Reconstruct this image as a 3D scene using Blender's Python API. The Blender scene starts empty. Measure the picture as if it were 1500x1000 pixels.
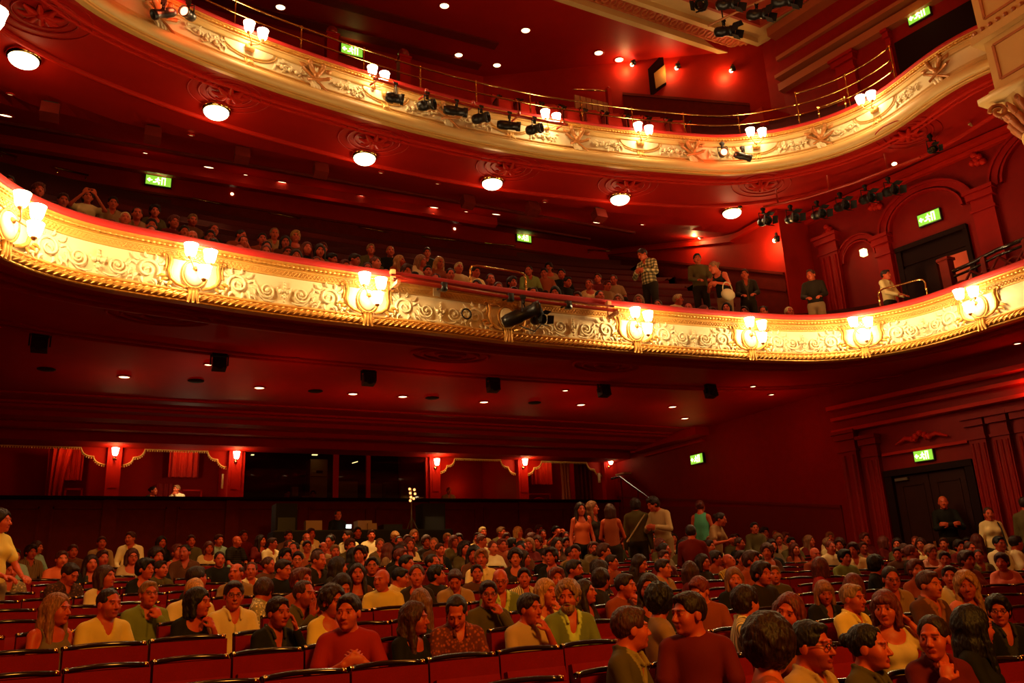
import bpy, math, random
import numpy as np
from mathutils import Vector, Matrix
random.seed(7); RNG = np.random.default_rng(7)
SC = bpy.context.scene
COL = SC.collection
PI = math.pi
# ------------------------------------------------------------------ camera
F_PX = 1216.0; PITCH = math.radians(16.6); ROLL = 0.045; YAW = math.radians(26.8); CZ = 1.75
fw = np.array([math.sin(YAW)*math.cos(PITCH), math.cos(YAW)*math.cos(PITCH), math.sin(PITCH)])
_r0 = np.array([math.cos(YAW), -math.sin(YAW), 0.0]); _u0 = np.cross(_r0, fw)
cr = _r0*math.cos(ROLL) - _u0*math.sin(ROLL); cu = _u0*math.cos(ROLL) + _r0*math.sin(ROLL)
EYE = np.array([0.0, 0.0, CZ])
cd = bpy.data.cameras.new('camera'); cam = bpy.data.objects.new('camera', cd); COL.objects.link(cam)
cd.sensor_width = 36.0; cd.lens = F_PX/1500.0*36.0; cd.clip_end = 200
cam.matrix_world = Matrix(((cr[0], cu[0], -fw[0], 0), (cr[1], cu[1], -fw[1], 0), (cr[2], cu[2], -fw[2], CZ), (0, 0, 0, 1)))
SC.camera = cam
def ray(x, y): return fw + cr*(x-750)/F_PX + cu*(500-y)/F_PX
def proj(p):
    v = np.asarray(p, float)-EYE; z = v@fw
    return 750+F_PX*(v@cr)/z, 500-F_PX*(v@cu)/z, z
def onplane(x, y, p0, n):
    d = ray(x, y); n = np.asarray(n, float)
    t = ((np.asarray(p0, float)-EYE)@n)/(d@n); return EYE+d*t
def onz(x, y, z): return onplane(x, y, (0, 0, z), (0, 0, 1))
def onY(x, y, Y): return onplane(x, y, (0, Y, 0), (0, 1, 0))
def onX(x, y, X): return onplane(x, y, (X, 0, 0), (1, 0, 0))
# ------------------------------------------------------------------ materials
MATS = {}
def mat(name, color, rough=0.6, metal=0.0, spec=0.5, var=0.0, vscale=8.0, bump=0.0, bscale=40.0, emit=None, estr=0.0, sample=True, coat=0.0):
    if name in MATS: return MATS[name]
    m = bpy.data.materials.new(name); m.use_nodes = True; nt = m.node_tree; b = nt.nodes['Principled BSDF']
    b.inputs['Base Color'].default_value = (*color, 1); b.inputs['Roughness'].default_value = rough
    b.inputs['Metallic'].default_value = metal; b.inputs['Specular IOR Level'].default_value = spec
    if coat: b.inputs['Coat Weight'].default_value = coat; b.inputs['Coat Roughness'].default_value = 0.1
    if emit:
        b.inputs['Emission Color'].default_value = (*emit, 1); b.inputs['Emission Strength'].default_value = estr
        if not sample: m.cycles.emission_sampling = 'NONE'
    if var or bump:
        tc = nt.nodes.new('ShaderNodeTexCoord')
        if var:
            n = nt.nodes.new('ShaderNodeTexNoise'); n.inputs['Scale'].default_value = vscale; n.inputs['Detail'].default_value = 4
            nt.links.new(tc.outputs['Object'], n.inputs['Vector'])
            r = nt.nodes.new('ShaderNodeMapRange'); r.inputs['To Min'].default_value = 1-var; r.inputs['To Max'].default_value = 1+var
            nt.links.new(n.outputs['Fac'], r.inputs['Value'])
            mx = nt.nodes.new('ShaderNodeMix'); mx.data_type = 'RGBA'; mx.blend_type = 'MULTIPLY'; mx.inputs['Factor'].default_value = 1
            mx.inputs[6].default_value = (*color, 1); nt.links.new(r.outputs['Result'], mx.inputs[7])
            nt.links.new(mx.outputs[2], b.inputs['Base Color'])
        if bump:
            n = nt.nodes.new('ShaderNodeTexNoise'); n.inputs['Scale'].default_value = bscale; n.inputs['Detail'].default_value = 3
            nt.links.new(tc.outputs['Object'], n.inputs['Vector'])
            bp = nt.nodes.new('ShaderNodeBump'); bp.inputs['Strength'].default_value = bump; bp.inputs['Distance'].default_value = 0.01
            nt.links.new(n.outputs['Fac'], bp.inputs['Height']); nt.links.new(bp.outputs['Normal'], b.inputs['Normal'])
    MATS[name] = m; return m
def tinted(name, rough, pattern=None, spec=0.3, use_col=False):
    """a material that takes its colour from each object"""
    m = bpy.data.materials.new(name); m.use_nodes = True; nt = m.node_tree; b = nt.nodes['Principled BSDF']
    b.inputs['Roughness'].default_value = rough; b.inputs['Specular IOR Level'].default_value = spec
    oi = nt.nodes.new('ShaderNodeObjectInfo'); src = oi.outputs['Color']
    def mul(a, bsock=None, col=None):
        mx = nt.nodes.new('ShaderNodeMix'); mx.data_type = 'RGBA'; mx.blend_type = 'MULTIPLY'; mx.inputs['Factor'].default_value = 1
        nt.links.new(a, mx.inputs[6])
        if bsock is not None: nt.links.new(bsock, mx.inputs[7])
        return mx.outputs[2]
    tc = nt.nodes.new('ShaderNodeTexCoord')
    if use_col:
        at = nt.nodes.new('ShaderNodeAttribute'); at.attribute_name = 'Col'; src = mul(src, at.outputs['Color'])
    def remap(sock, lo, hi, a=0.0, c=1.0):
        r = nt.nodes.new('ShaderNodeMapRange'); r.inputs['From Min'].default_value = a; r.inputs['From Max'].default_value = c
        r.inputs['To Min'].default_value = lo; r.inputs['To Max'].default_value = hi; nt.links.new(sock, r.inputs['Value']); return r.outputs['Result']
    if pattern == 'stripe' or pattern == 'hstripe':
        w = nt.nodes.new('ShaderNodeTexWave'); w.wave_type = 'BANDS'; w.bands_direction = 'X' if pattern == 'stripe' else 'Z'; w.inputs['Scale'].default_value = 14 if pattern == 'stripe' else 8
        nt.links.new(tc.outputs['Object'], w.inputs['Vector']); src = mul(src, remap(w.outputs['Fac'], 0.25, 1.0, 0.35, 0.6))
    elif pattern == 'check':
        for ax in 'XZ':
            w = nt.nodes.new('ShaderNodeTexWave'); w.wave_type = 'BANDS'; w.bands_direction = ax; w.inputs['Scale'].default_value = 4.5
            nt.links.new(tc.outputs['Object'], w.inputs['Vector']); src = mul(src, remap(w.outputs['Fac'], 0.35, 1.0, 0.35, 0.6))
    elif pattern == 'print':
        v = nt.nodes.new('ShaderNodeTexVoronoi'); v.inputs['Scale'].default_value = 38
        nt.links.new(tc.outputs['Object'], v.inputs['Vector']); src = mul(src, remap(v.outputs['Distance'], 1.5, 0.45, 0.15, 0.5))
    elif pattern == 'strand':
        n = nt.nodes.new('ShaderNodeTexNoise'); n.inputs['Scale'].default_value = 1.0; n.inputs['Detail'].default_value = 3
        mp = nt.nodes.new('ShaderNodeMapping'); mp.inputs['Scale'].default_value = (85, 85, 12)
        nt.links.new(tc.outputs['Object'], mp.inputs['Vector']); nt.links.new(mp.outputs['Vector'], n.inputs['Vector'])
        src = mul(src, remap(n.outputs['Fac'], 0.45, 1.6, 0.3, 0.7))
        bp = nt.nodes.new('ShaderNodeBump'); bp.inputs['Strength'].default_value = .7; bp.inputs['Distance'].default_value = 0.012
        nt.links.new(n.outputs['Fac'], bp.inputs['Height']); nt.links.new(bp.outputs['Normal'], b.inputs['Normal'])
    if pattern != 'strand':
        n = nt.nodes.new('ShaderNodeTexNoise'); n.inputs['Scale'].default_value = 9; n.inputs['Detail'].default_value = 3
        nt.links.new(tc.outputs['Object'], n.inputs['Vector'])
        bp = nt.nodes.new('ShaderNodeBump'); bp.inputs['Strength'].default_value = 0.12 if use_col else 0.5; bp.inputs['Distance'].default_value = 0.02
        nt.links.new(n.outputs['Fac'], bp.inputs['Height']); nt.links.new(bp.outputs['Normal'], b.inputs['Normal'])
    nt.links.new(src, b.inputs['Base Color']); MATS[name] = m; return m
WARM = (1.0, 0.68, 0.30)
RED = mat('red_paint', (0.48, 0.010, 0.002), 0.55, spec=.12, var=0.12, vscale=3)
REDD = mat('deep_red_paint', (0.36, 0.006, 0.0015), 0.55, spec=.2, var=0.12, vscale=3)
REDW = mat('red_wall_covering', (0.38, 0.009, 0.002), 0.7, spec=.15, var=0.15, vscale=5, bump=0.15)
WOOD = mat('dark_stained_wood', (0.15, 0.010, 0.004), 0.6, spec=.12, var=0.3, vscale=6)
CAPW = mat('polished_dark_wood', (0.016, 0.006, 0.003), 0.14, coat=0.5)
CREAM = mat('ochre_cream_paint', (0.72, 0.46, 0.16), 0.5, var=0.06, vscale=3)
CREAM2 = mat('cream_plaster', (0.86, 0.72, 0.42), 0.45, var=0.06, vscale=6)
GOLD = mat('old_gilding', (0.72, 0.36, 0.07), 0.36, metal=0.45, var=0.25, vscale=18, bump=0.25, bscale=60)
GOLDM = mat('gilt_cream_moulding', (0.72, 0.40, 0.10), 0.4, metal=0.15, var=0.12, vscale=6)
BRONZE = mat('bronze_painted_plaster', (0.50, 0.20, 0.05), 0.4, metal=0.2, var=0.3, vscale=15)
VELVET = mat('red_velvet', (0.45, 0.008, 0.006), 0.7, var=0.12, vscale=10)
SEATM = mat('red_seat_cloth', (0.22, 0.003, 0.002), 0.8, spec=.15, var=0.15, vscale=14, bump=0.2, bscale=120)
BRASS = mat('polished_brass', (0.80, 0.50, 0.15), 0.18, metal=1.0)
BLACK = mat('black_metal', (0.012, 0.011, 0.009), 0.35, var=0.2, vscale=20)
BLACKM = mat('matt_black', (0.010, 0.008, 0.006), 0.75)
CARPET = mat('dark_red_carpet', (0.09, 0.006, 0.004), 0.9, var=0.3, vscale=30)
CURT = mat('red_curtain_cloth', (0.45, 0.02, 0.008), 0.8, var=0.2, vscale=12)
GLOBE = mat('lit_frosted_glass', (0.9, 0.85, 0.7), 0.3, emit=(1.0, 0.80, 0.48), estr=14.0, sample=False)
DOME = mat('lit_opal_glass', (0.9, 0.85, 0.7), 0.3, emit=(1.0, 0.84, 0.55), estr=7.0, sample=False)
LENS = mat('lit_downlight_lens', (0.9, 0.85, 0.7), 0.3, emit=(1.0, 0.78, 0.40), estr=3.2, sample=False)
REDLENS = mat('red_lit_lens', (0.8, 0.3, 0.2), 0.3, emit=(1.0, 0.30, 0.16), estr=5.0, sample=False)
PAPER = mat('pale_card', (0.6, 0.42, 0.2), 0.7)
STEEL = mat('grey_steel', (0.25, 0.20, 0.14), 0.3, metal=0.8)
PINE = mat('pale_timber', (0.55, 0.22, 0.08), 0.55, var=0.2, vscale=10)
PIPE = mat('red_painted_pipe', (0.42, 0.03, 0.012), 0.3)
GLASSD = mat('dark_lamp_glass', (0.02, 0.02, 0.015), 0.05, spec=0.9)
# ------------------------------------------------------------------ mesh building
def mesh_from(name, V, Fc, smooth=False):
    me = bpy.data.meshes.new(name)
    V = np.asarray(V, np.float32)
    if isinstance(Fc, np.ndarray):
        n = len(Fc); k = Fc.shape[1]
        me.vertices.add(len(V)); me.vertices.foreach_set('co', V.ravel())
        me.loops.add(n*k); me.loops.foreach_set('vertex_index', Fc.astype(np.int32).ravel())
        me.polygons.add(n); me.polygons.foreach_set('loop_start', np.arange(0, n*k, k, dtype=np.int32))
        me.update(calc_edges=True)
    else:
        me.from_pydata([tuple(map(float, v)) for v in V], [], Fc); me.update()
    if smooth: me.polygons.foreach_set('use_smooth', np.ones(len(me.polygons), bool))
    return me
class MB:
    """collects shapes for ONE mesh object"""
    def __init__(s): s.v = []; s.f = []
    def add(s, V, Fc):
        o = len(s.v); s.v.extend([tuple(map(float, p)) for p in V]); s.f.extend([tuple(int(i)+o for i in q) for q in Fc]); return s
    def box(s, c, size, R=None):
        hx, hy, hz = size[0]/2, size[1]/2, size[2]/2
        P = np.array([(x, y, z) for x in (-hx, hx) for y in (-hy, hy) for z in (-hz, hz)], float)
        if R is not None: P = P@np.asarray(R, float).T
        return s.add(P+np.asarray(c, float), [(0, 1, 3, 2), (4, 6, 7, 5), (0, 4, 5, 1), (2, 3, 7, 6), (0, 2, 6, 4), (1, 5, 7, 3)])
    def grid(s, P, close_u=False, close_v=False):
        P = np.asarray(P, float); a, b = P.shape[:2]; Fc = []
        for i in range(a if close_u else a-1):
            for j in range(b if close_v else b-1):
                i2, j2 = (i+1) % a, (j+1) % b
                Fc.append((i*b+j, i2*b+j, i2*b+j2, i*b+j2))
        return s.add(P.reshape(-1, 3), Fc)
    def tube(s, path, rad, n=8, cap=True, flat=1.0, nrm=None):
        """a round (or flattened) rod along a path; rad is a number or one per point"""
        P = np.asarray(path, float); N = len(P)
        rad = np.full(N, rad, float) if np.isscalar(rad) else np.asarray(rad, float)
        T = np.gradient(P, axis=0); T /= np.linalg.norm(T, axis=1)[:, None]+1e-12
        ref = np.array([0, 0, 1.0]) if nrm is None else np.asarray(nrm, float)
        rings = []; pn = None
        for i in range(N):
            if nrm is not None and ref.ndim == 2: a = ref[i]
            else: a = ref if pn is None else pn
            a = a-T[i]*(a@T[i]); l = np.linalg.norm(a)
            if l < 1e-3: a = np.cross(T[i], (1, 0, 0)); l = np.linalg.norm(a)
            a /= l; pn = a; b = np.cross(T[i], a)
            ang = np.arange(n)*2*PI/n
            rings.append(P[i]+rad[i]*(np.cos(ang)[:, None]*a*flat+np.sin(ang)[:, None]*b))
        o = len(s.v); s.grid(np.array(rings), close_v=True)
        if cap: s.f.append(tuple(range(o+n-1, o-1, -1))); s.f.append(tuple(range(o+(N-1)*n, o+N*n)))
        return s
    def lathe(s, prof, c=(0, 0, 0), n=16, R=None):
        prof = np.asarray(prof, float); ang = np.arange(n)*2*PI/n
        P = np.stack([prof[:, None, 0]*np.cos(ang), prof[:, None, 0]*np.sin(ang), np.repeat(prof[:, 1:2], n, 1)], -1)
        if R is not None: P = P@np.asarray(R, float).T
        return s.grid(P+np.asarray(c, float), close_v=True)
    def ball(s, c, r, n=12, m=8, sc=(1, 1, 1)):
        t = np.linspace(0.001, PI-0.001, m); ang = np.arange(n)*2*PI/n
        P = np.stack([np.sin(t)[:, None]*np.cos(ang)*r*sc[0], np.sin(t)[:, None]*np.sin(ang)*r*sc[1], np.repeat(np.cos(t)[:, None]*r*sc[2], n, 1)], -1)
        return s.grid(P[::-1]+np.asarray(c, float), close_v=True)
    def poly(s, P, d):
        """extrude a planar outline P (n,3) by vector d"""
        P = np.asarray(P, float); n = len(P); d = np.asarray(d, float)
        return s.add(np.vstack([P, P+d]), [tuple(range(n))[::-1], tuple(range(n, 2*n))]+[(i, (i+1) % n, n+(i+1) % n, n+i) for i in range(n)])
    def build(s, name, m, parent=None, smooth=False, world=True):
        me = mesh_from(name, s.v, s.f, smooth); me.materials.append(m)
        o = bpy.data.objects.new(name, me); COL.objects.link(o)
        if parent is not None:
            o.parent = parent
            if world: o.matrix_parent_inverse = Matrix.LocRotScale(parent.location, parent.rotation_euler, parent.scale).inverted()
        return o
def rotz(a): return np.array([[math.cos(a), -math.sin(a), 0], [math.sin(a), math.cos(a), 0], [0, 0, 1.0]])
def rotx(a): return np.array([[1, 0, 0], [0, math.cos(a), -math.sin(a)], [0, math.sin(a), math.cos(a)]])
def roty(a): return np.array([[math.cos(a), 0, math.sin(a)], [0, 1, 0], [-math.sin(a), 0, math.cos(a)]])
def frame(d, up=(0, 0, 1)):
    """rotation whose local z axis points along d"""
    d = np.asarray(d, float); d = d/np.linalg.norm(d); u = np.asarray(up, float)
    if abs(d@u) > 0.99: u = np.array([1.0, 0, 0])
    x = np.cross(u, d); x /= np.linalg.norm(x); return np.stack([x, np.cross(d, x), d], 1)
def tag(o, label, cat, group=None, kind=None):
    o['label'] = label; o['category'] = cat
    if group: o['group'] = group
    if kind: o['kind'] = kind
    return o
def thing(name, label, cat, loc=(0, 0, 0), rz=0.0, group=None):
    o = bpy.data.objects.new(name, None); COL.objects.link(o); o.empty_display_size = 0.1
    o.location = tuple(map(float, loc)); o.rotation_euler = (0, 0, rz); return tag(o, label, cat, group)
def sub(mb, name, m, part, smooth=False):
    """a sub-part: its mesh is written in the same space as the part's"""
    me = mesh_from(name, mb.v, mb.f, smooth); me.materials.append(m)
    o = bpy.data.objects.new(name, me); COL.objects.link(o); o.parent = part; return o
def struct(mb, name, m, smooth=False):
    o = mb.build(name, m, None, smooth); o['kind'] = 'structure'; return o
def copy_tree(o, parent=None):
    c = o.copy(); COL.objects.link(c)
    if parent is not None: c.parent = parent
    for ch in o.children: copy_tree(ch, c)
    return c
def lamp_point(name, loc, power, color=WARM, radius=0.08):
    l = bpy.data.lights.new(name, 'POINT'); l.energy = power; l.color = color; l.shadow_soft_size = radius
    o = bpy.data.objects.new(name, l); COL.objects.link(o); o.location = tuple(map(float, loc)); return o
def lamp_spot(name, loc, target, power, color=WARM, angle=70, radius=0.05, blend=0.6):
    l = bpy.data.lights.new(name, 'SPOT'); l.energy = power; l.color = color; l.shadow_soft_size = radius
    l.spot_size = math.radians(angle); l.spot_blend = blend
    o = bpy.data.objects.new(name, l); COL.objects.link(o); o.location = tuple(map(float, loc))
    d = Vector(tuple(map(float, target)))-o.location; o.rotation_euler = d.to_track_quat('-Z', 'Y').to_euler(); return o
ORD = 'zeroth first second third fourth fifth sixth seventh eighth ninth tenth eleventh twelfth thirteenth fourteenth fifteenth sixteenth seventeenth eighteenth nineteenth twentieth'.split()
def ordinal(n):
    if n <= 20: return ORD[n]
    tens = ['', '', 'twenty', 'thirty', 'forty', 'fifty', 'sixty', 'seventy'][n//10]
    return tens+('-'+ORD[n % 10] if n % 10 else '').replace('-zeroth', '') if n % 10 else tens[:-1]+'ieth'
# ------------------------------------------------------------------ the house: curves of the two balcony fronts
AX = 6.35; XL, XR, YB = -3.3, 16.0, 24.2
def stalls_floor(y): return 0.105*y-0.1
LBPX = [(0,383),(67,407),(133,422),(267,442),(383,460),(500,474),(633,488),(747,502),(930,517),(1000,522),(1097,528),(1200,531),(1270,525),(1367,507),(1450,480),(1500,465)]
UBPX = [(113,0),(187,43),(300,93),(400,130),(500,161),(600,190),(700,213),(800,231),(933,247),(1000,252),(1067,257),(1150,248),(1233,227),(1300,197),(1367,147),(1417,115),(1477,93)]
class Curve:
    def __init__(s, pts, sigma=0.45):
        P = np.asarray(pts, float); d = np.r_[0, np.cumsum(np.linalg.norm(np.diff(P, axis=0), axis=1))]
        n = int(d[-1]/0.08); t = np.linspace(0, d[-1], n); Q = np.stack([np.interp(t, d, P[:, i]) for i in (0, 1)], 1)
        k = int(3*sigma/0.08); w = np.exp(-0.5*(np.arange(-k, k+1)*0.08/sigma)**2); w /= w.sum()
        E = np.vstack([2*Q[0]-Q[k:0:-1], Q, 2*Q[-1]-Q[-2:-k-2:-1]])
        Q = np.stack([np.convolve(E[:, i], w, 'valid') for i in (0, 1)], 1)
        s.P = Q; s.S = np.r_[0, np.cumsum(np.linalg.norm(np.diff(Q, axis=0), axis=1))]; s.L = s.S[-1]
        T = np.gradient(Q, axis=0); T /= np.linalg.norm(T, axis=1)[:, None]; s.T = T
        s.N = np.stack([T[:, 1], -T[:, 0]], 1)          # towards the stage
    def at(s, q, u=0.0, z=0.0):
        q = np.asarray(q, float)
        x, y = np.interp(q, s.S, s.P[:, 0]), np.interp(q, s.S, s.P[:, 1])
        nx, ny = np.interp(q, s.S, s.N[:, 0]), np.interp(q, s.S, s.N[:, 1])
        return np.stack([x+nx*u, y+ny*u, np.broadcast_to(z, x.shape)+0*x], -1)
    def dirs(s, q):
        t = np.array([np.interp(q, s.S, s.T[:, 0]), np.interp(q, s.S, s.T[:, 1]), 0]); t /= np.linalg.norm(t)
        return t, np.array([t[1], -t[0], 0])
    def near(s, p): return s.S[np.argmin(((s.P-np.asarray(p)[:2])**2).sum(1))]
    def dist(s, x, y):
        """how far a point lies behind the front"""
        d = s.P-np.array([x, y]); i = np.argmin((d**2).sum(1)); return -(np.array([x, y])-s.P[i])@s.N[i]
    def sweep(s, mb, prof, q0=None, q1=None, step=0.12, clamp=False):
        q0 = 0 if q0 is None else q0; q1 = s.L if q1 is None else q1
        q = np.linspace(q0, q1, max(3, int((q1-q0)/step)))
        G = np.stack([s.at(q, u, z) for u, z in prof], 1)
        if clamp: G[..., 0] = np.clip(G[..., 0], *((XL, XR+1.0) if clamp is True else clamp)); G[..., 1] = np.minimum(G[..., 1], YB if clamp is True else YB-.2)
        mb.grid(G); return mb
_lo = [onz(*p, 6.0)[:2] for p in LBPX]; _up = [onz(*p, 10.7)[:2] for p in UBPX]
_mir = lambda pts: [np.array([2*AX-p[0], p[1]]) for p in pts]
LC = Curve([(-2.0, 5.5), (-1.95, 7.5)]+_mir([_lo[14], _lo[13]])+_lo+[np.array((14.62, 7.4)), np.array((14.75, 5.5))])
UC = Curve([(-2.1, 6.0), (-1.9, 8.0)]+_mir([_up[14], _up[13], _up[12]])[:3]+_up+[np.array((14.6, 7.2)), np.array((14.8, 6.0))])
# the stage end of the side wall splays outwards
W0 = np.array([16.0, 14.4, 0.0]); WD = np.array([0.165, -0.986, 0.0]); WD /= np.linalg.norm(WD); WN = np.array([-WD[1], WD[0], 0])*-1
if WN[0] > 0: WN = -WN
def onside(x, y, off=0.0): return onplane(x, y, W0+WN*off, WN)
def wallpt(t, z, off=0.0): return W0+WD*t+WN*off+np.array([0, 0, z])
def wallt(p): return (np.asarray(p)-W0)@WD
# ------------------------------------------------------------------ structure
b = MB(); b.add([(XL, -1, -0.1), (XR+3, -1, -0.1), (XR+3, YB, stalls_floor(YB)), (XL, YB, stalls_floor(YB))], [(0, 1, 2, 3)])
b.add([(XL, -1, -0.4), (XR+3, -1, -0.4), (XR+3, YB, stalls_floor(YB)-.3), (XL, YB, stalls_floor(YB)-.3)], [(3, 2, 1, 0)])
struct(b, 'floor', CARPET)
# side walls
b = MB(); b.box(((XL-.15), 12, 9), (.3, 26, 21)); struct(b, 'wall_left', REDW)
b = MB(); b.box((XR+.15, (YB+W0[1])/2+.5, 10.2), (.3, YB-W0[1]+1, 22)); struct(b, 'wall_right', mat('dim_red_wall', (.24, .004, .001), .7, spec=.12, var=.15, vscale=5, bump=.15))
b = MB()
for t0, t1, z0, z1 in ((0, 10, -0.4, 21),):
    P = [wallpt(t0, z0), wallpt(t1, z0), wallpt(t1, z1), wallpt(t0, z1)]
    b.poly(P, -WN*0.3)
# the wide door to the stalls is set into this wall as a leaf of its own; the circle door further up is flat panels, its dark recess painted
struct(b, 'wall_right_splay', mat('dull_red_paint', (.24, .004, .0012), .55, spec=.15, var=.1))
# ---- rear wall of the stalls: panelled front below the boxes, piers, frieze
RAILZ = 4.47; FRZ = 6.0; SOF = 6.08
PX = [onY(166, 690, YB)[0], onY(343, 690, YB)[0], onY(635, 690, YB)[0], onY(763.5, 690, YB)[0], onY(888.5, 690, YB)[0]]
BAYS = [(XL, PX[0]-.17), (PX[0]+.17, PX[1]-.17), (PX[1]+.17, PX[2]-.17), (PX[2]+.17, PX[3]-.17), (PX[3]+.17, PX[4]-.17)]
b = MB(); b.box(((XL+XR)/2, YB+.08, (1.5+RAILZ)/2), (XR-XL, .16, RAILZ-1.5)); struct(b, 'wall_back', WOOD)
b = MB()
xs = sorted([PX[0]-2.9]+PX)
for i in range(len(xs)-1):                 # raised fielded panels
    for k in range(2 if xs[i+1]-xs[i] < 4 else 3):
        n = 2 if xs[i+1]-xs[i] < 4 else 3; w = (xs[i+1]-xs[i])/n; x = xs[i]+w*(k+.5)
        for dx, dz, sx, sz in ((0, .72, w-.3, .06), (0, -.72, w-.3, .06), (-(w-.3)/2, 0, .06, 1.5), ((w-.3)/2, 0, .06, 1.5)):
            b.box((x+dx, YB-.02, 3.5+dz), (sx, .06, sz))
for x in PX: b.box((x, YB-.03, 3.4), (.34, .1, 2.1))
struct(b, 'trim_1', WOOD)
b = MB(); b.box(((XL+PX[4]+.5)/2, YB-.03, RAILZ+.0), (PX[4]+.5-XL, .34, .07)); struct(b, 'trim_2', mat('dull_black_wood', (.012, .003, .002), .8, spec=.05))
b = MB()                                    # frieze over the boxes and its mouldings
b.box(((XL+XR)/2, YB+.1, FRZ+.3), (XR-XL, .3, .6))
b.box(((XL+PX[4]+.6)/2, YB-.07, FRZ-.03), (PX[4]+.6-XL, .1, .06))
b.box(((XL+XR)/2, YB-.12, FRZ+.52), (XR-XL, .2, .07)); b.box(((XL+XR)/2, YB-.2, FRZ+.6), (XR-XL, .3, .08))
struct(b, 'wall_back_frieze', mat('matt_red_paint', (.42, .010, .002), .85, spec=.04, var=.1))
for i, x in enumerate(PX):
    b = MB(); b.box((x, YB-.03, (RAILZ+FRZ+.5)/2), (.34, .22, FRZ+.5-RAILZ)); b.box((x, YB-.06, FRZ+.47), (.42, .28, .08)); b.box((x, YB-.05, FRZ-.18), (.36, .24, .03))
    b.box((x, YB-.145, (RAILZ+FRZ)/2), (.2, .02, FRZ-RAILZ-.5)); struct(b, 'trim_%d' % (i+3), RED)
b = MB(); b.box((PX[4]+.17+(XR-PX[4]-.17)/2, YB+.05, 4.2), (XR-PX[4]-.17, .25, 5.4)); struct(b, 'wall_back_end', REDW)
# boxes behind the piers
b = MB()
b.box(((XL+PX[4])/2, YB+3.0, 5.1), (PX[4]-XL+.5, .1, 2.6)); b.box(((XL+PX[4])/2, YB+1.5, 6.35), (PX[4]-XL+.5, 3.1, .1)); struct(b, 'wall_box_back', REDW)
b = MB(); b.box(((XL+PX[4])/2, YB+1.6, 3.55), (PX[4]-XL+.5, 3.0, .1)); struct(b, 'floor_boxes', CARPET)
for i, x in enumerate(PX):
    b = MB(); b.box((x, YB+1.55, 4.9), (.14, 2.9, 2.7)); struct(b, 'wall_box_%d' % (i+1), REDD)
# ---- soffit of the circle (ceiling over the stalls)
b = MB()
q = np.linspace(0, LC.L, 160); fr = LC.at(q, -.02, SOF)
rear = np.stack([np.linspace(XL, XR+1.2, 160), np.full(160, YB), np.full(160, SOF)], 1)
rear[:, 0] = np.interp(q, [0, LC.near((XL+2, 11.2)), LC.near((14.3, 11)), LC.L], [XL, XL, XR+1.2, XR+1.2])
rear[:, 1] = np.interp(q, [0, LC.near((XL+2, 11.2)), LC.near((14.3, 11)), LC.L], [5, YB, YB, 5])
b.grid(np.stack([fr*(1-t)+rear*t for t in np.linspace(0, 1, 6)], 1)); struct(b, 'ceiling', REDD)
b = MB()                                     # stepped mouldings near the rear wall
for y, w, h in ((19.35, .10, .03), (20.2, .16, .05), (20.55, .35, .09), (21.3, .5, .14), (22.2, .25, .2), (23.7, .9, .3)):
    b.box(((XL+XR)/2, y, SOF-h/2), (XR-XL, w, h))
b.box((XR-.25, 20.8, SOF-.12), (.5, 3.4, .24)); b.box((XR-.06, 20.8, SOF-.36), (.12, 3.0, .06))
struct(b, 'trim_8', mat('matt_red_paint', (.42, .010, .002), .85, spec=.04, var=.1))
b = MB()                                     # mouldings following the curve under the front
for d, w, h in ((.55, .10, .05), (.80, .16, .04), (2.5, .10, .03), (2.75, .05, .03)):
    LC.sweep(b, [(-d, SOF), (-d, SOF-h), (-d-w/2, SOF-h*1.4), (-d-w, SOF-h), (-d-w, SOF)])
struct(b, 'trim_9', REDD, True)
# ---- the circle: raked terraces, rear wall
def circle_floor(d): return 6.3+0.62*max(0.0, d-0.9)
ROWD = 0.85
b = MB(); pr = [(-.12, 6.3), (-.9, 6.3)]
for k in range(12):
    z = 6.3+.527*(k+1); pr += [(-.9-ROWD*k, z), (-.9-ROWD*(k+1), z)]
LC.sweep(b, pr, step=.25, clamp=True); struct(b, 'floor_circle', CARPET)
YC = 22.0
b = MB(); b.box(((XL+XR)/2, YC+.1, 10.5), (XR-XL, .2, 9)); struct(b, 'wall_circle_back', REDW)
b = MB(); b.box((15.5, (14.3+YC)/2, 10), (1.0, YC-14.3, 7.6)); struct(b, 'wall_right_circle', REDW)
b = MB(); b.box(((XL+15)/2, YC-.03, 11.4), (15-XL, .08, 1.6)); b.box(((XL+15)/2, YC-.06, 12.2), (15-XL, .12, .06)); struct(b, 'trim_10', WOOD)
# dado following the rake on the side wall
b = MB()
def slant(b, p0, p1, h, th, n):
    p0, p1 = np.asarray(p0, float), np.asarray(p1, float); n = np.asarray(n, float)
    b.poly([p0, p1, p1+np.array([0, 0, h]), p0+np.array([0, 0, h])], n*th)
nx = np.array([-1.0, 0, 0])
slant(b, (15, 14.35, 6.5), (15, 22, 9.95), 2.5, .03, nx); slant(b, (15, 14.35, 9.0), (15, 22, 12.46), .07, .07, nx)
slant(b, (15, 14.35, 8.55), (15, 22, 12.0), .05, .05, nx)
struct(b, 'trim_11', WOOD)
b = MB(); slant(b, (16, 14.6, 1.2), (16, 24.2, 2.2), 2.1, .03, nx); slant(b, (16, 14.6, 3.27), (16, 24.2, 4.58), .07, .06, nx); struct(b, 'trim_12', mat('dark_red_panel', (.16, .004, .0015), .6, spec=.2, var=.1))
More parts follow.
